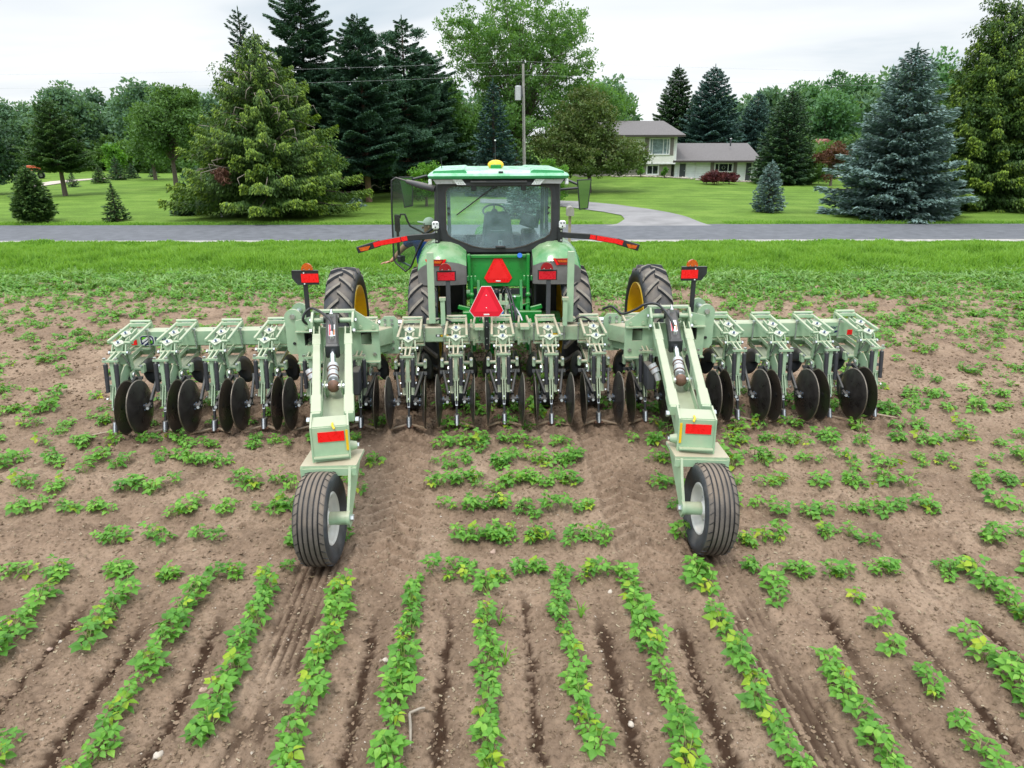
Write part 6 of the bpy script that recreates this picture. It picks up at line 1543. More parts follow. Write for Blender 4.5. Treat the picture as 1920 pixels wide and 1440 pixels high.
# middle: maple, deep blue spruce, crabapple, bushes by the yard
broad_at("maple_tree", "tall airy light green maple rising above the photo top behind the utility pole", 968, 0, -40, 152, L_MAPLE, 50, y=58, trunk=0.2, n_cl=980, n_leaf=60, leaf=0.20, cl=0.50, hole=0.33, shell=0.30, limbs=200, low=0.2, aspect=0.5, tr=0.5,
    blobs=[(0.0, 0, 0.78, 0.80, 0.8, 0.24), (0.45, 0, 0.62, 0.52, 0.7, 0.2), (-0.5, 0, 0.70, 0.45, 0.6, 0.22), (0.1, 0, 0.45, 0.8, 0.7, 0.16), (-0.35, 0, 0.36, 0.6, 0.6, 0.2), (0.1, -0.3, 0.30, 0.8, 0.6, 0.14)])
broad_at("maple_tree", "lower bright green maple between the pines and the deep teal spruce", 845, 0, 150, 62, L_MAPLE, 51, y=56, n_cl=230, n_leaf=80, leaf=0.24, cl=0.6, low=0.05)
broad_at("maple_tree", "bright green tree showing over the crabapple toward the house", 1110, 0, 145, 78, L_MAPLE, 52, y=74, n_cl=230, n_leaf=80, leaf=0.30, cl=0.9, low=0.1)
spruce_at("spruce_tree", "deep teal spruce directly behind the cab roof beside the utility pole", 926, 338, 148, 57, L_NAVYS, 53, y=50, per_m=44, leaf=0.26, n_br=170)
spruce_at("spruce_tree", "blue spruce seen through the cab rear window across the road", 985, 0, 318, 46, L_BLUE, 54, y=35.6, per_m=60, leaf=0.18, n_br=130, power=0.6)
broad_at("crabapple_tree", "bronze-green crabapple with dark branching trunk in front of the two-storey house end", 1104, 336, 166, 108, L_CRAB, 55, y=53, trunk=0.16, n_cl=520, n_leaf=85, leaf=0.17, cl=0.5, low=0.16, limbs=60,
    blobs=[(-0.10, 0, 0.66, 0.50, 0.5, 0.33), (0.52, 0, 0.36, 0.50, 0.5, 0.17), (-0.5, 0, 0.42, 0.5, 0.5, 0.24), (0.0, 0, 0.36, 0.75, 0.7, 0.17)])
bg_ = "round fresh green bushes behind the cab"
broad_at("bush", "fresh green bush showing left of the cab roof", 800, 0, 300, 28, L_BUSH, 56, y=42, n_cl=70, n_leaf=80, leaf=0.12, cl=0.3, low=0.0, cat="bush", group=bg_)
broad_at("bush", "fresh green bush showing right of the cab roof beside the crabapple", 1028, 0, 291, 34, L_BUSH, 57, y=42, n_cl=80, n_leaf=80, leaf=0.12, cl=0.3, low=0.0, cat="bush", group=bg_)
# behind and beside the house
spruce_at("spruce_tree", "dark spruce with a blunt top left of the pair behind the house roofs", 1260, 0, 122, 60, L_SPRUCE, 60, y=88, leaf=0.32, n_br=230, per_m=60, spread=0.4, power=0.7)
spruce_at("spruce_tree", "blue-grey spruce with a sharp top right of the pair behind the house roofs", 1325, 0, 122, 76, L_NAVYS, 61, y=84, leaf=0.32, n_br=230, per_m=60, spread=0.4, power=0.7)
spruce_at("spruce_tree", "ragged grey-blue spruce behind the low house roof", 1408, 0, 170, 66, L_NAVYS, 62, y=86, leaf=0.3, n_br=200, per_m=55, gap=0.15, spread=0.4)
spruce_at("spruce_tree", "dense dark green spruce standing at the right end of the house", 1466, 352, 168, 58, L_SPRUCE, 63, y=62, leaf=0.30, n_br=220, per_m=34, power=0.55)
spruce_at("blue_spruce", "small powder-blue spruce alone on the right lawn before the house", 1438, 398, 300, 30, L_BLUE, 64, n_br=150, per_m=70, leaf=0.15, power=0.62, droop=0.0, lift=0.2, spread=0.25)
spruce_at("blue_spruce", "huge powder-blue spruce sweeping the ground at the roadside", 1668, 404, 82, 116, L_BLUE, 65, z0=0.02, n_br=250, per_m=46, leaf=0.27, power=0.74, droop=0.16, lift=0.24, spread=0.42, ragged=0.34)
# right-hand cedars
for px, base, top, hw, sd, lb in ((1842, 392, -6, 120, 66, "big green cedar with a forked top crowding the huge blue spruce"), (1960, 385, 30, 110, 67, "green cedar cut off by the right edge of the photo")):
    x, y = place(px, base); y = max(y, 40); h = size_at(y, top); r = hw * mppx(y)
    Ln, br = conifer(sd, h, r, 230, z0=0.04, droop=0.36, lift=0.34, leaf=0.19, per_m=105, power=0.62, ragged=0.25, hang=0.75, spread=0.30)
    Ln2, _c = crown(sd, [(-0.3 * r, 0, h * 0.88, r * 0.17, r * 0.2, h * 0.12), (0.35 * r, 0, h * 0.86, r * 0.17, r * 0.2, h * 0.11), (0, 0, h * 0.45, r * 0.85, r * 0.8, h * 0.35)], 300, 0.45, 110, 0.16, 0.4, 0.6, hang=0.9)
    b = MB(); conifer_wood(b, h, br, BARK, 0.24, None, every=3); put_tree("cedar_tree", lb, x, y, join([Ln, Ln2]), L_CEDAR, b)
# poplars behind
pp = "poplars behind the right-hand yard"
for i, (px, top, hw, yy, lb) in enumerate(((1490, 150, 48, 105, "poplar just left of the highest of the poplars"), (1545, 128, 58, 108, "highest poplar, light green, over the yard"), (1598, 134, 44, 110, "poplar between the highest poplar and the huge blue spruce"), (1545, 158, 66, 92, "nearer pale poplar in front of the highest poplar"), (1722, 96, 60, 80, "dark poplar showing between the blue spruce top and the big cedar"))):
    broad_at("poplar_tree", lb, px, 0, top, hw, L_POPLAR, 70 + i, y=yy, n_cl=170, n_leaf=80, leaf=0.42, cl=1.1, low=0.02, group=pp)
broad_at("bush", "olive bush at the garden edge right of the dark spruce", 1520, 350, 300, 28, L_OLIVE, 80, y=62, n_cl=60, n_leaf=70, leaf=0.2, cl=0.45, low=0.0, cat="bush")
broad_at("purple_tree", "small dark purple-brown tree beside the huge blue spruce", 1556, 352, 262, 28, L_DEAD, 81, y=60, n_cl=60, n_leaf=60, leaf=0.18, cl=0.45, low=0.1)
bb = "low maroon barberry bushes under the house window"
broad_at("bush", "larger maroon bush under the house window", 1338, 352, 323, 23, L_MAROON, 82, y=60, n_cl=60, n_leaf=80, leaf=0.13, cl=0.28, low=0.0, cat="bush", group=bb)
broad_at("bush", "smaller maroon bush next to the charcoal end door", 1366, 350, 326, 17, L_MAROON, 83, y=61, n_cl=50, n_leaf=80, leaf=0.13, cl=0.26, low=0.0, cat="bush", group=bb)
bb = "little clipped green balls at the foot of the tall house wall"
for px, lb in ((1200, "little clipped green ball left of the basement window"), (1245, "little clipped green ball right of the basement window")):
    broad_at("bush", lb, px, 330, 321, 6, L_BUSH, 84 + px, y=64.5, n_cl=20, n_leaf=60, leaf=0.10, cl=0.15, low=0.0, cat="bush", group=bb)
# understory and far wood: single trees on the skyline, then the mass behind them
fg = "leafy trees of the far wood on the left skyline"
rg = random.Random(5)
src = []
for i in range(3):
    Ln, cen = crown(200 + i, [(0, 0, 5.2, 3.4, 3.4, 3.6), (rg.uniform(-1.5, 1.5), 0, 7.4, 2.0, 2.0, 2.0), (0, 0, 2.6, 3.2, 3.2, 2.4)], 150, 0.95, 70, 0.42, 0.6, 0.5)
    b = MB(); broad_wood(b, cen, 2.0, 0.2, BARK, np.random.default_rng(i), 14)
    src.append((Ln, b))
skyl = [(-30, 196, "edge"), (28, 186, "low"), (70, 192, "left of the tallest of them"), (140, 158, "tallest, directly above the lone lawn tree"), (196, 168, "right shoulder of the tallest one"), (236, 196, "in the dip before the airy one"), (284, 152, "airy and high, over the round olive tree"), (345, 168, "darker, just left of the cedar crown"), (400, 178, "behind the cedar")]
lab = {"edge": "far leafy tree on the left skyline cut by the photo edge", "low": "lowest far leafy tree on the left skyline above the dark dense lawn tree"}
first = {}
for i, (px, top, d) in enumerate(skyl):
    yy = 98 + 7 * (i % 3); hgt = size_at(yy, top); sc = hgt / 9.4; x = (px - 960) * mppx(yy); v = i % 3
    lb = lab.get(d, "far leafy tree on the left skyline, " + d)
    if v not in first:
        Ln, b = src[v]; t = put_tree("far_tree", lb, x, yy, Ln, L_FAR, b, group=fg, rz=rg.random() * 6); first[v] = t
    else:
        t = copy_tree(first[v]); t.location = (x, yy, gz(x, yy)); t.rotation_euler.z = rg.random() * 6; t["label"] = lb
    t.scale = (sc * 1.05, sc * 1.05, sc)
def mass(name, xr, yr, n, hr, Lf, seed, leaf=0.7, nl=60, clr=1.6):
    rg_ = np.random.default_rng(seed); bl = []
    for i in range(n):
        hh = rg_.uniform(*hr); bl.append((rg_.uniform(*xr), rg_.uniform(*yr), hh * 0.5, 3.6, 3.0, hh * 0.5))
    Ln, cen = crown(seed, bl, n * 42, clr, nl, leaf, 0.6, 0.5)
    return tag(np_mesh(name, Ln[0], Ln[1], Lf, attrs={"tip": Ln[2]}), kind="stuff")
mass("far_wood", (-125, -25), (118, 135), 36, (6.5, 10.5), L_FAR, 300)
mass("understory", (-95, -30), (90, 100), 26, (2.2, 4.2), L_OLIVE, 301, 0.5, 60, 0.9)
mass("yard_wood", (-22, 30), (95, 120), 18, (7, 12.5), L_FAR, 302)
mass("right_wood", (30, 110), (95, 125), 30, (8, 12), L_FAR, 303)
mass("undergrowth", (-22, 2), (54, 70), 20, (1.5, 3.2), L_SPRUCE, 304, 0.3, 60, 0.7)
mass("hedge_growth", (26, 70), (66, 76), 18, (2.5, 5), L_OLIVE, 305, 0.35, 60, 0.8)
# pale tall grass strip at the left far edge of the lawn
# ------------------------------------------------------------------ house
def shingle(name, c):
    return mat(name, c, 0.9, noise=(14, 0.28), bump=(30, 0.4), spec=0.2)
ROOFM = shingle("weathered_shingle", (0.155, 0.142, 0.14))
def siding(name, c, pitch=0.2):
    m = bpy.data.materials.new(name); m.use_nodes = True; nt = m.node_tree; N = nt.nodes; L = nt.links; b = N["Principled BSDF"]
    b.inputs["Roughness"].default_value = 0.6
    tc = N.new("ShaderNodeTexCoord"); sp = N.new("ShaderNodeSeparateXYZ"); L.new(tc.outputs["Object"], sp.inputs[0])
    d = N.new("ShaderNodeMath"); d.operation = 'DIVIDE'; d.inputs[1].default_value = pitch; L.new(sp.outputs[2], d.inputs[0])
    f = N.new("ShaderNodeMath"); f.operation = 'FRACT'; L.new(d.outputs[0], f.inputs[0])
    r = N.new("ShaderNodeValToRGB"); e = r.color_ramp.elements; e[0].position = 0.0; e[0].color = (0.72, 0.72, 0.72, 1); e[1].position = 0.14; e[1].color = (1, 1, 1, 1)
    L.new(f.outputs[0], r.inputs[0])
    n = N.new("ShaderNodeTexNoise"); n.inputs["Scale"].default_value = 2.5; n.inputs["Detail"].default_value = 5; L.new(tc.outputs["Object"], n.inputs["Vector"])
    mr = N.new("ShaderNodeMapRange"); mr.inputs[1].default_value = .3; mr.inputs[2].default_value = .7; mr.inputs[3].default_value = 0.93; mr.inputs[4].default_value = 1.05; L.new(n.outputs["Fac"], mr.inputs[0])
    v = N.new("ShaderNodeVectorMath"); v.operation = 'SCALE'; v.inputs[0].default_value = c; L.new(mr.outputs[0], v.inputs["Scale"])
    mu = N.new("ShaderNodeMixRGB"); mu.blend_type = 'MULTIPLY'; mu.inputs[0].default_value = 1; L.new(v.outputs[0], mu.inputs[1]); L.new(r.outputs[0], mu.inputs[2]); L.new(mu.outputs[0], b.inputs["Base Color"])
    bp = N.new("ShaderNodeBump"); bp.inputs["Strength"].default_value = 0.5; bp.inputs["Distance"].default_value = 0.03; L.new(f.outputs[0], bp.inputs["Height"]); L.new(bp.outputs[0], b.inputs["Normal"])
    return m
SIDW = siding("white_siding", (0.84, 0.84, 0.88)); SIDC = siding("cream_siding", (0.82, 0.80, 0.76)); SIDT = siding("tan_block", (0.30, 0.27, 0.235), 0.3)
TRIM = mat("white_trim", (0.72, 0.72, 0.72), 0.5, noise=(4, 0.05)); SHUT = mat("taupe_shutter", (0.20, 0.175, 0.16), 0.6, noise=(6, 0.1)); DOORM = mat("charcoal_door", (0.055, 0.06, 0.07), 0.5, noise=(4, 0.1)); PANE = mat("dark_window_pane", (0.02, 0.025, 0.03), 0.05, spec=0.9); PANEL = mat("curtained_pane", (0.20, 0.26, 0.27), 0.1, noise=(5, 0.4), spec=0.9); FASC = mat("brown_fascia", (0.05, 0.04, 0.036), 0.6)
HY = 67.0; k = mppx(HY)
def hx_(px): return (px - 960) * k * (1.0)
def hz_(py): return size_at(HY, py, 0.0)
hs = thing("house", "split-level house with grey shingle roofs, white low wing and cream upper storey", "house", (0, HY, 0))
def bxm(name, x0, x1, y0, y1, z0, z1, m, parent):
    b = MB(); b.box(((x0 + x1) / 2, (y0 + y1) / 2, (z0 + z1) / 2), (x1 - x0, y1 - y0, z1 - z0), m); return b.build(name, parent)
X0, X1, X2 = hx_(1085), hx_(1264), hx_(1421)
zb = -0.3
low = bxm("wall", X1 + 0.0, X2, 0.3, 8, zb, hz_(300), SIDW, hs)
upw = bxm("wall", X0, hx_(1262), -0.3, 8, hz_(307), hz_(252), SIDC, hs)
tanw = bxm("wall", X0, hx_(1257), 0.1, 7.5, zb, hz_(307), SIDT, hs)
bxm("corner_board", hx_(1259), hx_(1263), -0.33, -0.30, hz_(307), hz_(254), TRIM, hs)
bxm("band_board", X0, hx_(1261.5), -0.34, -0.30, hz_(308), hz_(305.5), TRIM, hs)
# roofs: gabled prisms with thickness, ridge along x
def roof(name, x0, x1, ze, yr, zr, ye, hip=0.0):
    b = MB(); V = [(x0, ye, ze), (x1, ye, ze), (x1 - hip, yr, zr), (x0, yr, zr), (x0, 2 * yr - ye, ze), (x1, 2 * yr - ye, ze)]
    V2 = [(a, c, d - 0.16) for a, c, d in V]
    b.add(V, [(0, 1, 2, 3), (3, 2, 5, 4), (1, 5, 2)], ROOFM); n = 6
    b.add(V + V2, [(0, 6, 7, 1), (1, 7, 11, 5), (4, 5, 11, 10), (0, 4, 10, 6), (6, 10, 11, 7)], FASC)
    return b.build(name, hs)
ze = hz_(301.5); roof("roof", X1 - 0.3, hx_(1424), ze, 4.1, size_at(HY + 4.1, 269, 0), -0.35, 0.15)
ze2 = hz_(253.5); ru = roof("roof", X0 - 0.4, hx_(1275), ze2, 3.8, size_at(HY + 3.8, 227, 0), -0.95, 2.2 * 0.5)
q = MB(); yv = 2.2; q.tube([(hx_(1376), 2.2, ze + 1.2), (hx_(1376), 2.2, ze + 1.2 + 0.62)], 0.07, DGREY, 8); q.tube([(hx_(1376), 2.2, ze + 1.82), (hx_(1376), 2.2, ze + 1.9)], 0.09, TRIM, 8); q.build("vent_pipe", hs)
def window(xa, xb, za, zb_, y, muntins, pane=PANE, fr=0.12):
    b = MB(); b.box(((xa + xb) / 2, y - 0.03, za + fr / 2), (xb - xa, 0.10, fr), TRIM); b.box(((xa + xb) / 2, y - 0.03, zb_ - fr / 2), (xb - xa, 0.10, fr), TRIM)
    for x in (xa + fr / 2, xb - fr / 2): b.box((x, y - 0.03, (za + zb_) / 2), (fr, 0.10, zb_ - za - 2 * fr), TRIM)
    for t in muntins: b.box((xa + (xb - xa) * t, y - 0.02, (za + zb_) / 2), (0.06, 0.06, zb_ - za - 2 * fr), TRIM)
    w = b.build("window", hs); q = MB(); q.box(((xa + xb) / 2, y - 0.005, (za + zb_) / 2), (xb - xa - fr * 1.5, 0.02, zb_ - za - fr * 1.5), pane); q.build("pane", w); return w
w = window(hx_(1212), hx_(1250), hz_(291), hz_(259), -0.30, (0.15, 0.68, 0.86), PANEL, 0.10)
window(hx_(1210), hx_(1234), hz_(329), hz_(309), 0.10, (0.5,), PANE, 0.12)
window(hx_(1338), hx_(1373), hz_(324), hz_(306), 0.30, (0.24, 0.74), PANE, 0.10)
q = MB(); q.lathe([(0.0, 0.13), (0.02, 0.15), (0.04, 0.13)], TRIM, (hx_(1355), 0.22, hz_(315)), (0, -1, 0), 16); q.build("wreath", hs)
for xa, xb, za, zb_, y in ((1204, 1211, 291, 259, -0.30), (1250.5, 1257, 291, 259, -0.30), (1331, 1337.5, 325, 305.5, 0.30), (1374, 1380.5, 326, 305.5, 0.30)):
    b = MB(); xa, xb, za, zb_ = hx_(xa), hx_(xb), hz_(za), hz_(zb_); b.box(((xa + xb) / 2, y - 0.03, (za + zb_) / 2), (xb - xa, 0.05, zb_ - za), SHUT)
    for i in range(14): b.box(((xa + xb) / 2, y - 0.058, za + (zb_ - za) * (i + 0.5) / 14), (xb - xa - 0.1, 0.012, 0.05), SHUT)
    b.build("shutter", hs)
for xa, xb, zt, zl in ((1271, 1286.5, 307.5, 334), (1395, 1409, 306.5, 343)):
    xa, xb, zt, zl = hx_(xa), hx_(xb), hz_(zt), hz_(zl)
    b = MB(); b.box(((xa + xb) / 2, 0.28, (zt + zl) / 2), (xb - xa - 0.2, 0.06, zt - zl), DOORM)
    for s in (-1, 1): b.box(((xa + xb) / 2 + s * ((xb - xa) / 2 - 0.05), 0.26, (zt + zl) / 2), (0.10, 0.1, zt - zl), TRIM)
    b.box(((xa + xb) / 2, 0.26, zt + 0.05), (xb - xa, 0.1, 0.10), TRIM); d = b.build("door", hs)
    q = MB(); q.sphere((xb - 0.2, 0.22, (zt + zl) / 2), 0.04, STEEL, 8); q.build("handle", d)
b = MB(); b.tube([(hx_(1303), 0.27, zb), (hx_(1303), 0.27, hz_(302))], 0.035, TRIM, 6); b.build("downpipe", hs)
STONE = mat("field_stone", (0.40, 0.35, 0.30), 0.85, noise=(6, 0.35), bump=(15, 0.5))
def rock(seed, r, m=STONE, sc=(1, 0.8, 0.6)):
    rn = np.random.default_rng(seed); b = MB(); b.sphere((0, 0, 0), r, m, 12, sc)
    d = rn.normal(size=(6, 3))
    out = []
    for v in b.v:
        p = np.array(v); n = p / (np.linalg.norm(p) + 1e-9); f = 1 + sum(0.10 * math.sin(3 * float(n @ q) + i) for i, q in enumerate(d)); out.append(tuple(p * f))
    b.v = out; return b
# edging stones in front of the house
rg = random.Random(8)
ed = MB()
for i in range(70):
    px = 1150 + i * 3.75; b = rock(400 + i, rg.uniform(0.10, 0.2)); x = (px - 960) * mppx(64.5); y = 65.2 + rg.uniform(-.3, .3) - (0.8 if px > 1300 else 0); z = gz(x, y)
    o = len(ed.v); ed.add([(v[0] + x, v[1] + y, v[2] + z + 0.05) for v in b.v], b.f, STONE, True)
e_ = ed.build("stone_edging"); tag(e_, "broken line of small pale stones edging the lawn at the foot of the house", "edging", kind="stuff")
# small outbuilding far right, mostly hidden
sh = thing("shed", "bit of a white shed with a red-brown roof behind the purple-brown tree", "shed", ((1530 - 960) * mppx(78), 78, 0.1))
b = MB(); b.box((0, 0, 1.3), (4.0, 3, 2.6), SIDW); b.build("wall", sh); b = MB(); b.prism([(-2.3, 2.6), (2.3, 2.6), (0, 3.7)], -1.7, 1.7, mat("red_brown_roof", (0.25, 0.09, 0.07), 0.8, noise=(6, 0.2))); b.build("roof", sh)
sg = thing("hay_wagon", "low orange-red wagon glimpsed between the dark tree and the lone lawn tree", "wagon", ((48 - 960) * mppx(76), 76, 0.0))
b = MB(); b.box((0, 0, 1.1), (3.6, 1.6, 0.5), mat("faded_red_paint", (0.55, 0.10, 0.04), 0.6, noise=(4, 0.2))); b.box((0, 0, 0.78), (3.9, 1.5, 0.12), DGREY); b.build("bed", sg)
for x in (-1.2, 1.2):
    for y in (-0.75, 0.75): q = MB(); q.lathe([(-0.09, 0.2), (-0.1, 0.36), (0.1, 0.36), (0.09, 0.2)], SIDERUB, (x, y, 0.38), (0, 1, 0), 20); q.lathe([(-0.05, 0.2), (-0.05, 0.0)], WHITEP, (x, y, 0.38), (0, 1, 0), 14); q.build("wheel", sg)
# utility pole, transformer, wires
WOOD = mat("weathered_pole_wood", (0.30, 0.28, 0.26), 0.9, noise=(5, 0.25), bump=(20, 0.5))
PY_ = 40.0; PXm = (984 - 960) * mppx(PY_); ph = size_at(PY_, 118)
up = thing("utility_pole", "weathered wooden utility pole with a grey transformer behind the cab", "utility pole", (PXm, PY_, 0.1))
b = MB(); b.tube([(0, 0, -0.3), (-0.12, 0, ph)], [0.09, 0.062], WOOD, 14); b.tube([(-0.03, -0.16, 0), (-0.13, -0.12, ph * 0.8)], 0.012, DGREY, 6); b.build("pole", up)
zt = size_at(PY_, 172); b = MB(); b.tube([(-0.38, 0, zt - 0.36), (-0.38, 0, zt + 0.30)], 0.17, SILVER, 16); b.sphere((-0.38, 0, zt + 0.30), 0.17, SILVER, 14, (1, 1, 0.3)); b.box((-0.2, 0, zt), (0.12, 0.1, 0.4), DGREY)
for a in (-0.07, 0.07): b.tube([(-0.38 + a, 0, zt + 0.32), (-0.38 + a, 0, zt + 0.50)], 0.025, BLACKP, 6)
b.build("transformer", up)
b = MB(); b.tube([(-0.12, 0, ph), (-0.12, 0, ph + 0.14)], 0.035, BLACKP, 8); b.tube([(0.0, -0.14, ph - 0.55), (0.0, -0.22, ph - 0.55)], 0.035, BLACKP, 8); b.build("insulator", up)
def wire(nm, lbl, z0, z1, x0, x1, y0, y1, sag):
    b = MB(); pts = []
    for i in range(31):
        t = i / 30; pts.append((x0 + (x1 - x0) * t, y0 + (y1 - y0) * t, z0 + (z1 - z0) * t - sag * 4 * t * (1 - t)))
    b.tube(pts, 0.0032, mat("grey_wire", (0.5, 0.5, 0.52), 0.5), 4, cap=False); tag(b.build(nm), lbl, "wire")
wire("overhead_wire", "upper thin overhead wire running left from the pole top", ph + 0.22, ph + 0.3, PXm - 0.12, PXm - 60, PY_, PY_ + 3, 0.5)
wire("overhead_wire", "lower thin overhead wire running left from the pole", ph - 0.40, ph - 0.25, PXm - 0.08, PXm - 60, PY_, PY_ + 3, 0.6)
wire("overhead_wire", "upper thin overhead wire running right from the pole top", ph + 0.22, ph + 0.2, PXm - 0.12, PXm + 60, PY_, PY_ + 3, 0.5)
wire("overhead_wire", "lower thin overhead wire running right from the pole", ph - 0.40, ph - 0.35, PXm - 0.08, PXm + 60, PY_, PY_ + 3, 0.6)
# mailbox and marker post
mx_, my_ = (1067 - 960) * mppx(26.6), 26.6
mb = thing("mailbox", "tan mailbox on a wooden post at the road edge right of the cab", "mailbox", (mx_, my_, 0))
b = MB(); b.box((0, 0, 0.5), (0.10, 0.10, 1.1), mat("tan_post", (0.36, 0.29, 0.2), 0.85, noise=(6, 0.2))); b.build("post", mb)
b = MB(); P = [(-0.13, 0), (0.13, 0), (0.13, 0.20)] + [(0.13 * math.cos(t), 0.20 + 0.13 * math.sin(t)) for t in [math.pi * i / 10 for i in range(1, 10)]] + [(-0.13, 0.20)]
b.prism(P[::-1], -0.28, 0.28, mat("grey_tan_metal", (0.30, 0.28, 0.24), 0.5, noise=(8, 0.15)), c=(0, 0, 1.05)); b.build("box", mb)
x, y = place(415, 404); mk_ = thing("marker_post", "short white marker post with an orange-red cap under the cedar's edge", "marker post", (x, y, 0.1))
b = MB(); b.box((0, 0, 0.25), (0.10, 0.06, 0.5), TRIM, ch=0.01); b.box((0, 0, 0.53), (0.11, 0.07, 0.08), mat("orange_cap", (0.6, 0.09, 0.03), 0.6)); b.build("post", mk_)

# ------------------------------------------------------------------ bean plants
L_BEAN = leaf_mat("bean_leaves", [(0.07, 0.205, 0.024), (0.13, 0.325, 0.037), (0.22, 0.425, 0.058)], 2.2, 0.30, rough=0.5, spec=0.35)
STEMM = mat("bean_stem", (0.22, 0.30, 0.07), 0.6)
L_BEANY = leaf_mat("yellowing_bean_leaves", [(0.16, 0.30, 0.02), (0.30, 0.42, 0.03), (0.42, 0.46, 0.04)], 2.0, 0.3, rough=0.5)
def leaflet(base, d, up, ln, wd, fold, droop):
    """8-vertex pointed oval folded along its midrib, with a drooping tip"""
    d = d / np.linalg.norm(d); s = np.cross(d, up); s /= np.linalg.norm(s) + 1e-9; u = np.cross(s, d)
    def P(t, w): return base + d * ln * t + s * wd * w + u * (abs(w) * fold * wd - droop * ln * t * t)
    return [P(0, 0), P(0.18, 0.36), P(0.42, 0.5), P(0.72, 0.27), P(1, 0), P(0.72, -0.27), P(0.42, -0.5), P(0.18, -0.36), P(0.45, 0)]
LF = [(0, 1, 2, 8), (8, 2, 3, 4), (0, 8, 6, 7), (8, 4, 5, 6)]
def bean(seed, n_leaf, hgt, rad, lo=False, elong=1.0):
    rg = np.random.default_rng(seed); V, F, I = [], [], []
    def addleaf(c, d, up, ln, w, k):
        o = len(V)
        if lo:
            d = d / np.linalg.norm(d); s = np.cross(d, up); s /= np.linalg.norm(s) + 1e-9
            V.extend([c, c + d * ln * .42 + s * w * .5 + up * 0.1 * w, c + d * ln - up * ln * 0.15, c + d * ln * .42 - s * w * .5 + up * 0.1 * w]); F.append((o, o + 1, o + 2, o + 3)); I.append(k)
        else:
            V.extend(leaflet(c, d, up, ln, w, rg.uniform(0.05, 0.35), rg.uniform(0.0, 0.3)))
            for f in LF: F.append(tuple(o + i for i in f)); I.append(k)
    def stem(a, b, r):
        o = len(V); a = np.array(a); b = np.array(b); s = np.cross(b - a, [0.3, 0.1, 1.0]); s /= np.linalg.norm(s) + 1e-9; t = np.cross(b - a, s); t /= np.linalg.norm(t) + 1e-9
        for q in (a, b):
            for k in range(3): an = k * 2.094; V.append(q + (s * math.cos(an) + t * math.sin(an)) * r)
        for k in range(3): F.append((o + k, o + (k + 1) % 3, o + 3 + (k + 1) % 3, o + 3 + k)); I.append(1)
    for i in range(n_leaf):
        t = (i + rg.random()) / n_leaf
        az = i * 2.4 + rg.random() * 1.2; rr_ = rad * (0.25 + 0.75 * rg.random()) * (1 - 0.35 * t); z = hgt * (0.30 + 0.70 * t) * rg.uniform(0.8, 1.1)
        ce = np.array([math.cos(az) * rr_, math.sin(az) * rr_ * elong, z]); root = np.array([rg.normal() * 0.015, rg.normal() * 0.02 * elong, 0.0]) + np.array([0, ce[1] * 0.5 if elong > 1 else 0, 0])
        if not lo or i % 2 == 0: stem(root + [0, 0, z * 0.1], ce, 0.0028 if not lo else 0.005)
        out = np.array([math.cos(az), math.sin(az), rg.uniform(-0.45, 0.35)]); up = np.array([rg.normal() * 0.35 - 0.0, rg.normal() * 0.35, 1.0]); up /= np.linalg.norm(up)
        sd = np.cross(out, up); ln = rg.uniform(0.05, 0.09) * (1.0 if not lo else 1.25) * (1.05 - 0.25 * t); k = 2 if rg.random() < 0.05 + 0.10 * (t < .3) else 0
        addleaf(ce + out * 0.012, out, up, ln, ln * 0.72, k)
        for s in (-1, 1): addleaf(ce + sd * s * 0.006, out * 0.35 + sd * s + np.array([0, 0, rg.uniform(-0.3, 0.2)]), up, ln * 0.92, ln * 0.66, k)
    return np.array(V), F, I
hi = []
for i in range(10):
    V, F, I = bean(500 + i, 7 + i % 4, 0.15 + 0.012 * (i % 4), 0.078 + 0.010 * (i % 3))
    me_o = np_mesh("bean_plant", V, np.array(F), [L_BEAN, STEMM, L_BEANY], idx=I)
    hi.append(me_o.data); bpy.data.objects.remove(me_o)
los = [bean(700 + i, 6 + i % 4, 0.13 + 0.012 * (i % 3), 0.11, lo=True) for i in range(8)]
his = [bean(800 + i, 7 + i % 4, 0.15 + 0.012 * (i % 3), 0.11) for i in range(8)]
rg = random.Random(77)
plants = []     # x, y, scale, rot, kind-of-row, row index
def vis_px(x, y, z=0.1):
    a = CAM_H - z; zc = y * math.cos(PITCH) + a * math.sin(PITCH)
    if zc < 0.5: return None
    return 960 + 1333 * x / zc, 720 + 1333 * (a * math.cos(PITCH) - y * math.sin(PITCH)) / zc
# lengthwise rows in front
for k in range(-8, 8):
    c = (k + 0.5) * ROWSP; ly = -8.2; start = -3.62 + rg.uniform(-0.10, 0.10)
    vig = {0: 0.85, -1: 1.0, 4: 0.85}.get(k, 1.0)
    while ly < start:
        X, Y = to_world(c + rg.gauss(0, 0.022), ly)
        if k == 4 and rg.random() < 0.6: ly += 0.12; continue     # thin stand
        if k == 5 and ly > -4.45: break
        if fbm(np.array([ly * 2.0]), np.array([k * 5.0]), 1.0, 2, 19)[0] < 0.27: ly += 0.12; continue
        if k == 3 and ly > -3.7: break
        if not (k == 0 and ly < -5.8 and rg.random() < 0.2) and not (k == -6 and -4.7 > ly > -5.1):
            plants.append((X, Y, rg.uniform(0.70, 1.10) * vig, rg.random() * 6.28, 'L', k))
        ly += rg.uniform(0.095, 0.15)
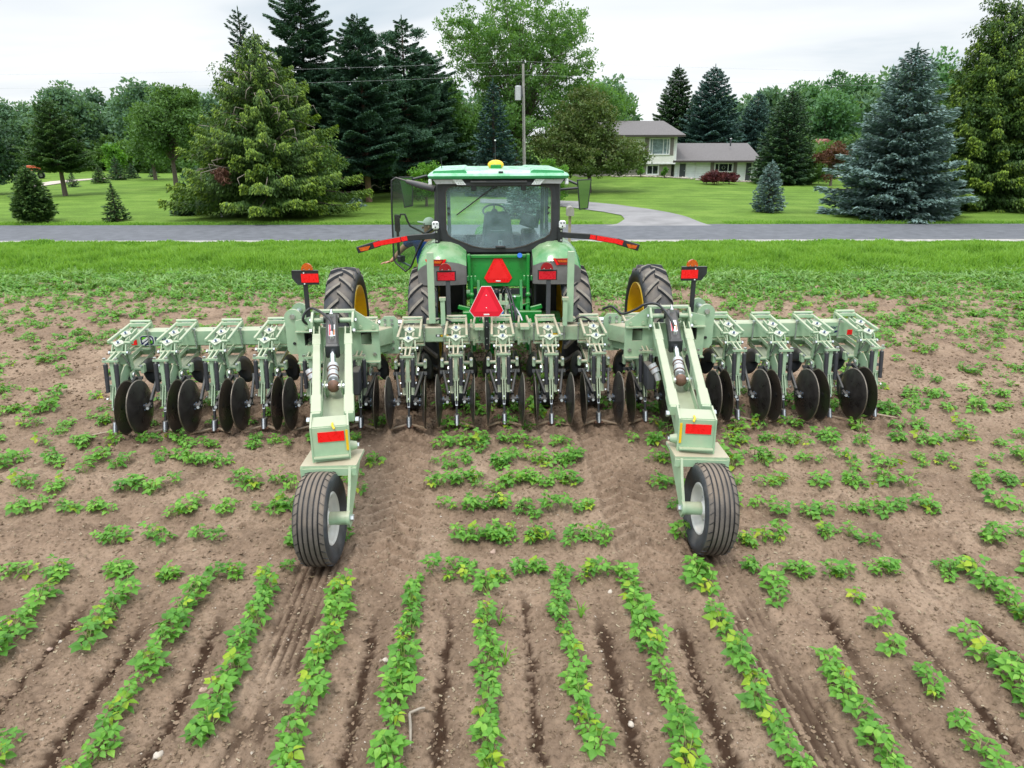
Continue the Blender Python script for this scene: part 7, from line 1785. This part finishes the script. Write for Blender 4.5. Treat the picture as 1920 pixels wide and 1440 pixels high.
# cross rows behind the implement and under it
j = 0; Yr = 5.36
while Yr < 20.0:
    X = -16.0 + rg.random() * 0.4
    while X < 16.5:
        lx0, ly0 = to_local(X, Yr)
        n2 = float(vnoise(np.array([X * 0.16 + 3]), np.array([Yr * 0.3]), 9)[0]); dense = Yr > 16.8
        central = abs(lx0) < 1.05
        skip = 0.05 if central else (0.10 if Yr < 9.5 else (0.25 + 0.9 * max(0.0, 0.55 - n2) if not dense else 0.05))
        if rg.random() > skip:
            big = rg.uniform(0.6, 1.0) if Yr > 9.5 else rg.uniform(0.72, 1.08)
            for q in range(rg.choice((2, 3, 3, 4)) if Yr < 9.5 else rg.choice((1, 2, 3))):
                x = X + rg.uniform(-0.13, 0.13) * (1.3 if dense else 1); y = Yr + rg.gauss(0, 0.04 + 0.008 * j); lx, ly = to_local(x, y)
                if any(abs(lx - cx) < 0.30 for cx in (-1.21, 1.21)) and 4.9 < y < 14: continue
                if any(abs(lx - cx) < 0.22 for cx in (-1.80, 1.80)) and ly < -2.9: continue
                if abs(lx) < 5.3 and -0.3 < ly < 1.0 and rg.random() < 0.4: continue
                plants.append((x, y, big * rg.uniform(0.75, 1.0), rg.random() * 6.28, 'C', j))
        X += rg.uniform(0.33, 0.52) if (Yr < 12 and not central) else (rg.uniform(0.20, 0.34) if central and Yr < 10 else rg.uniform(0.28, 0.44))
    Yr += 0.585; j += 1
# loose weeds and volunteer beans in the upper part of the field
for i in range(6500):
    X = rg.uniform(-16, 16); y = 9.3 + (FIELD_END - 9.3) * rg.random() ** 0.55
    if abs(X) > y * 0.85: continue
    if float(vnoise(np.array([X * 0.5]), np.array([y * 0.9]), 33)[0]) < 0.66 - 0.046 * (y - 9.3): continue
    lx, ly = to_local(X, y)
    if any(abs(lx - cx) < 0.3 for cx in (-1.21, 1.21)) and y < 14: continue
    plants.append((X, y, rg.uniform(0.25, 0.62), rg.random() * 6.28, 'W', 0))
seen = []
for p in plants:
    q = vis_px(p[0], p[1])
    if q and -60 < q[0] < 1980 and 0 < q[1] < 1475: seen.append((p[1] ** 2 + p[0] ** 2, p, True))
    elif abs(p[0]) < 16.6 and p[1] > 1.6: seen.append((1e9, p, False))
seen.sort(key=lambda t: t[0])
near_ = [p for d, p, v in seen if v][:300]; nearset = set(id(p) for p in near_)
rest = [p for d, p, v in seen if id(p) not in nearset]
ordn = ["first", "second", "third", "fourth", "fifth", "sixth", "seventh", "eighth", "ninth", "tenth", "eleventh", "twelfth", "thirteenth", "fourteenth", "fifteenth", "sixteenth"]
lr = sorted(set(p[5] for p in near_ if p[4] == 'L')); cr_ = sorted(set(p[5] for p in near_ if p[4] == 'C'))
for i, (X, Y, sc, rz, kd, k) in enumerate(near_):
    o = bpy.data.objects.new("bean_plant", hi[rg.randrange(len(hi))]); COL.objects.link(o)
    o.location = (X, Y, gz(X, Y) - 0.004); o.rotation_euler = (rg.uniform(-.08, .08), rg.uniform(-.08, .08), rz); s_ = sc * 1.03; o.scale = (s_, s_, s_)
    if kd == 'L':
        o["label"] = "young bean plant in the %s lengthwise crop row counted from the left edge" % ordn[lr.index(k)]; o["group"] = "bean plants of the %s lengthwise row" % ordn[lr.index(k)]
    else:
        o["label"] = "young bean plant in the %s cross row counted from the lengthwise rows toward the cultivator" % ordn[cr_.index(k)]; o["group"] = "bean plants of the %s cross row" % ordn[cr_.index(k)]
    o["category"] = "bean plant"
def merge_plants(name, lst, lib, f0, mats_):
    Vs, Fs, Is = [], [], []; off = 0
    xs_ = np.array([p[0] for p in lst]); ys_ = np.array([p[1] for p in lst]); zs_ = field_height(xs_, ys_)[0]
    libs = [(np.array(v), np.array(f), np.array(i_)) for v, f, i_ in lib]
    for n_, (X, Y, sc, rz, kd, k) in enumerate(lst):
        v, f, ii = libs[n_ % len(libs)]; c, s = math.cos(rz) * sc * f0, math.sin(rz) * sc * f0
        q = np.stack([v[:, 0] * c - v[:, 1] * s + X, v[:, 0] * s + v[:, 1] * c + Y, v[:, 2] * sc * f0 + zs_[n_] - 0.004], 1)
        Vs.append(q); Fs.append(f + off); Is.append(ii); off += len(v)
    return tag(np_mesh(name, np.concatenate(Vs), np.concatenate(Fs), mats_, idx=np.concatenate(Is)), kind="stuff")
mid = [p for p in rest if p[1] < 9.0]; farp = [p for p in rest if p[1] >= 9.0]
merge_plants("bean_rows", mid, his, 1.12, [L_BEAN, STEMM, L_BEANY]); merge_plants("far_bean_rows", farp, los, 1.15, [L_BEAN, STEMM, L_BEANY])
# ------------------------------------------------------------------ verge grass, weeds, crumbs, stones
def blades(name, n, xr, yr, hr, wr, m, seed, dens=None, lean=0.35, zf=None):
    rg_ = np.random.default_rng(seed); X = rg_.uniform(*xr, n); Y = rg_.uniform(*yr, n)
    if dens is not None: kp = rg_.random(n) < dens(X, Y); X, Y = X[kp], Y[kp]; n = len(X)
    Z = verge_h(X, Y) if zf is None else zf(X, Y)
    cl = 0.15 + 1.7 * fbm(X, Y, 1.3, 4, seed, 0.65); Hh = rg_.uniform(*hr, n) * cl; a = rg_.random(n) * 6.283; W = rg_.uniform(*wr, n)
    if name == 'verge_grass': Hh = Hh * (1 - 0.7 * sstep(Y, 24.0, 26.9)) * (0.45 + 0.55 * sstep(Y, 20.3, 21.6))
    lx = rg_.normal(size=n) * lean * Hh; ly = rg_.normal(size=n) * lean * Hh
    B = np.stack([X, Y, Z - 0.01], 1); S_ = np.stack([np.cos(a) * W, np.sin(a) * W, 0 * W], 1); M = B + np.stack([lx * 0.35, ly * 0.35, Hh * 0.6], 1); T = B + np.stack([lx, ly, Hh], 1)
    V = np.stack([B - S_ * 0.5, B + S_ * 0.5, M + S_ * 0.42, T, M - S_ * 0.42], 1).reshape(-1, 3)
    i = np.arange(n) * 5; F = np.concatenate([np.stack([i, i + 1, i + 2, i + 4], 1), np.stack([i + 4, i + 2, i + 3, i + 3], 1)])
    # the tips are triangles: build them as their own polygons
    me = bpy.data.meshes.new(name); me.vertices.add(len(V)); me.vertices.foreach_set("co", V.astype(np.float32).ravel())
    Q = np.stack([i, i + 1, i + 2, i + 4], 1).astype(np.int32); Tq = np.stack([i + 4, i + 2, i + 3], 1).astype(np.int32)
    lv = np.concatenate([Q.ravel(), Tq.ravel()]); me.loops.add(len(lv)); me.loops.foreach_set("vertex_index", lv)
    me.polygons.add(2 * n); me.polygons.foreach_set("loop_start", np.concatenate([np.arange(n) * 4, 4 * n + np.arange(n) * 3]).astype(np.int32)); me.polygons.foreach_set("loop_total", np.concatenate([np.full(n, 4), np.full(n, 3)]).astype(np.int32))
    me.materials.append(m); me.update(calc_edges=True)
    at = me.attributes.new("tip", 'FLOAT', 'POINT'); at.data.foreach_set("value", np.tile([0, 0, 0.3, 1.0, 0.3], n).astype(np.float32))
    o = bpy.data.objects.new(name, me); COL.objects.link(o); return tag(o, kind="stuff")
L_GRASS = leaf_mat("verge_grass_blades", [(0.045, 0.15, 0.018), (0.115, 0.28, 0.035), (0.22, 0.41, 0.06)], 0.8, 0.40, tip=(0.24, 0.42, 0.07), rough=0.6, spec=0.2)
L_GRASS2 = leaf_mat("broad_weed_leaves", [(0.06, 0.16, 0.03), (0.12, 0.26, 0.05), (0.22, 0.38, 0.10)], 0.9, 0.3, tip=(0.26, 0.42, 0.13), rough=0.5, spec=0.4)
blades("verge_grass", 320000, (-27, 27), (20.1, 27.1), (0.08, 0.34), (0.015, 0.05), L_GRASS, 1, dens=lambda X, Y: np.clip(1.15 - 0.0 * Y, 0, 1) * (np.abs(X) < Y * 1.0))
blades("field_edge_weeds", 62000, (-18, 18), (16.8, 21.4), (0.05, 0.16), (0.035, 0.08), L_GRASS2, 2, dens=lambda X, Y: np.clip((Y - 16.6) / 3.2, 0.05, 1) * (fbm(X, Y, 0.9, 3, 7) > 0.42 - 0.05 * (Y - 17)) * (np.abs(X) < Y * 0.86), lean=0.9, zf=lambda X, Y: field_height(X, Y)[0] * (Y < FIELD_END) + 0.0)
blades("roadside_tufts", 16000, (-30, 30), (ROAD1 - 0.02, ROAD1 + 0.9), (0.05, 0.13), (0.015, 0.04), L_GRASS, 3, zf=lambda X, Y: lawn_h(X, Y), dens=lambda X, Y: ~((X > 4.2) & (X < 9.8)))
# crumbs, clods and straw on the soil
def scatter_bits(name, n, m, seed, kind, smin, smax, yr=(3.0, 12.0)):
    rg_ = np.random.default_rng(seed); Y = yr[0] + (yr[1] - yr[0]) * rg_.random(n) ** 1.3; X = (rg_.random(n) * 2 - 1) * (Y * 0.80 + 0.6)
    Z = field_height(X, Y)[0]; s = rg_.uniform(smin, smax, n) * rg_.uniform(0.5, 1.0, n)
    if kind == "stone":
        base = np.array([(1, 0, 0), (-1, 0, 0), (0, 1, 0), (0, -1, 0), (0, 0, 1), (0, 0, -0.6), (0.6, 0.6, 0.55), (-0.6, 0.6, 0.5), (-0.6, -0.6, 0.5), (0.6, -0.6, 0.55)])
        tri = [(0, 6, 4), (0, 4, 9), (2, 7, 4), (2, 4, 6), (1, 8, 4), (1, 4, 7), (3, 9, 4), (3, 4, 8), (0, 2, 6), (2, 1, 7), (1, 3, 8), (3, 0, 9), (0, 5, 2), (2, 5, 1), (1, 5, 3), (3, 5, 0)]
        sc = np.stack([s * rg_.uniform(0.7, 1.3, n), s * rg_.uniform(0.7, 1.2, n), s * rg_.uniform(0.45, 0.8, n)], 1)
        V = base[None] * sc[:, None] * (1 + 0.18 * rg_.normal(size=(n, 10, 1)))
        a = rg_.random(n) * 6.28; c, q = np.cos(a)[:, None], np.sin(a)[:, None]
        V = np.stack([V[..., 0] * c - V[..., 1] * q, V[..., 0] * q + V[..., 1] * c, V[..., 2]], 2) + np.stack([X, Y, Z + s * 0.15], 1)[:, None]
        F = (np.array(tri)[None] + (np.arange(n) * 10)[:, None, None]).reshape(-1, 3); V = V.reshape(-1, 3); sm = kind == "x"
    else:
        a = rg_.random(n) * 6.28; d = np.stack([np.cos(a), np.sin(a), rg_.normal(size=n) * 0.15], 1); w = np.stack([-np.sin(a), np.cos(a), 0 * a], 1)
        C = np.stack([X, Y, Z + 0.006], 1); L_ = s[:, None]; wd = 0.0035 + 0.004 * rg_.random((n, 1)); up = np.array([0, 0, 1.0])
        P = np.stack([C - d * L_ - w * wd, C - d * L_ + w * wd, C + d * L_ + w * wd, C + d * L_ - w * wd, C - d * L_ + up * wd * 1.2, C + d * L_ + up * wd * 1.2], 1)
        F = (np.array([(0, 3, 5), (0, 5, 4), (1, 4, 5), (1, 5, 2)])[None] + (np.arange(n) * 6)[:, None, None]).reshape(-1, 3); V = P.reshape(-1, 3)
    return tag(np_mesh(name, V, F, m), kind="stuff")
def grain_mat(name, cols):
    m = leaf_mat(name, cols, 3.0, 0.0, rough=0.95, spec=0.1); return m
scatter_bits("soil_clods", 26000, grain_mat("soil_clod", [(0.13, 0.09, 0.06), (0.21, 0.147, 0.10), (0.28, 0.20, 0.14)]), 1, "stone", 0.005, 0.022)
scatter_bits("pebbles", 2600, grain_mat("pale_pebble", [(0.24, 0.18, 0.13), (0.34, 0.28, 0.22), (0.48, 0.43, 0.38)]), 2, "stone", 0.004, 0.014)
scatter_bits("crop_residue", 5500, grain_mat("straw_bits", [(0.20, 0.15, 0.09), (0.30, 0.24, 0.16), (0.44, 0.37, 0.27)]), 3, "straw", 0.005, 0.020)
scatter_bits("upper_field_clods", 12000, MATS.get("x") or bpy.data.materials["soil_clod"], 4, "stone", 0.015, 0.04, (9.5, 20))
# larger stones one can point at
PALE = mat("pale_stone", (0.50, 0.43, 0.36), 0.85, noise=(12, 0.2), bump=(30, 0.4)); PINKS = mat("pinkish_stone", (0.40, 0.28, 0.22), 0.85, noise=(12, 0.2), bump=(30, 0.4))
for px, py, r_, m_, lb in ((293, 1408, 0.034, PALE, "pale egg-shaped stone between the second and third lengthwise rows near the bottom edge"), (377, 1287, 0.030, PINKS, "flat pinkish stone wedge between lengthwise rows in front of the left lift wheel"),
        (1143, 1108, 0.022, PALE, "small grey-white stone just above the lengthwise rows in front of the tractor"), (1182, 1350, 0.024, PALE, "round pale stone in the gap before the bottom centre-right rows"),
        (923, 1030, 0.034, PINKS, "pinkish stone at the foot of a cross row between the lift wheels"), (88, 1204, 0.024, PINKS, "flat stone beside the leftmost dark furrow"), (109, 1190, 0.018, PALE, "small bluish pebble beside the flat stone at the left furrow"),
        (1244, 1200, 0.022, PALE, "oval pale stone to the left of the ribbed wheel print"), (722, 1243, 0.026, PALE, "pale stone at the left edge of the fifth lengthwise row"), (1215, 1336, 0.016, PINKS, "small orange-brown stone next to the round pale stone")):
    x, y = pix_ground(px, py, 0.02); b = rock(int(px), r_ * 1.0, m_, (1, 0.78, 0.62)); o = b.build("stone"); o.location = (x, y, gz(x, y) + r_ * 0.25); o.rotation_euler.z = px * 0.1
    tag(o, lb, "stone", "single larger stones on the soil")
x, y = pix_ground(768, 1365, 0.03)
b = MB(); b.tube([(-0.02, 0.10, 0.03), (0.0, 0.0, 0.035), (0.015, -0.11, 0.02), (0.02, -0.17, 0.01)], [0.010, 0.011, 0.008, 0.004], TWIG, 7); b.tube([(-0.02, 0.10, 0.035), (0.05, 0.125, 0.05), (0.08, 0.13, 0.05)], [0.010, 0.009, 0.007], TWIG, 7)
o = b.build("dry_stalk"); o.location = (x, y, gz(x, y)); tag(o, "bent dry grey stalk beside the bean row at the bottom centre-left", "stalk")
for px, py, lb in ((935, 1170, "grassy weed tuft at the upper part of the row just left of centre"), (1088, 1155, "single spiky grass weed between the centre rows"), (945, 1245, "small grass weed leaning out of the row left of centre")):
    x, y = pix_ground(px, py, 0.03); rg_ = random.Random(px); b = MB()
    for i in range(9):
        a = rg_.random() * 6.28; l_ = rg_.uniform(0.08, 0.17); d = Vector((math.cos(a), math.sin(a), 0)); s_ = Vector((-d.y, d.x, 0)) * 0.006
        p0 = Vector((0, 0, 0)); p1 = d * l_ * 0.35 + Vector((0, 0, l_ * 0.7)); p2 = d * l_ * 0.9 + Vector((0, 0, l_ * 0.75)); b.add([p0 - s_, p0 + s_, p1 + s_, p2, p1 - s_], [(0, 1, 2, 4), (4, 2, 3)], L_GRASS)
    o = b.build("grass_weed"); o.location = (x, y, gz(x, y)); tag(o, lb, "weed", "grass weeds among the beans")
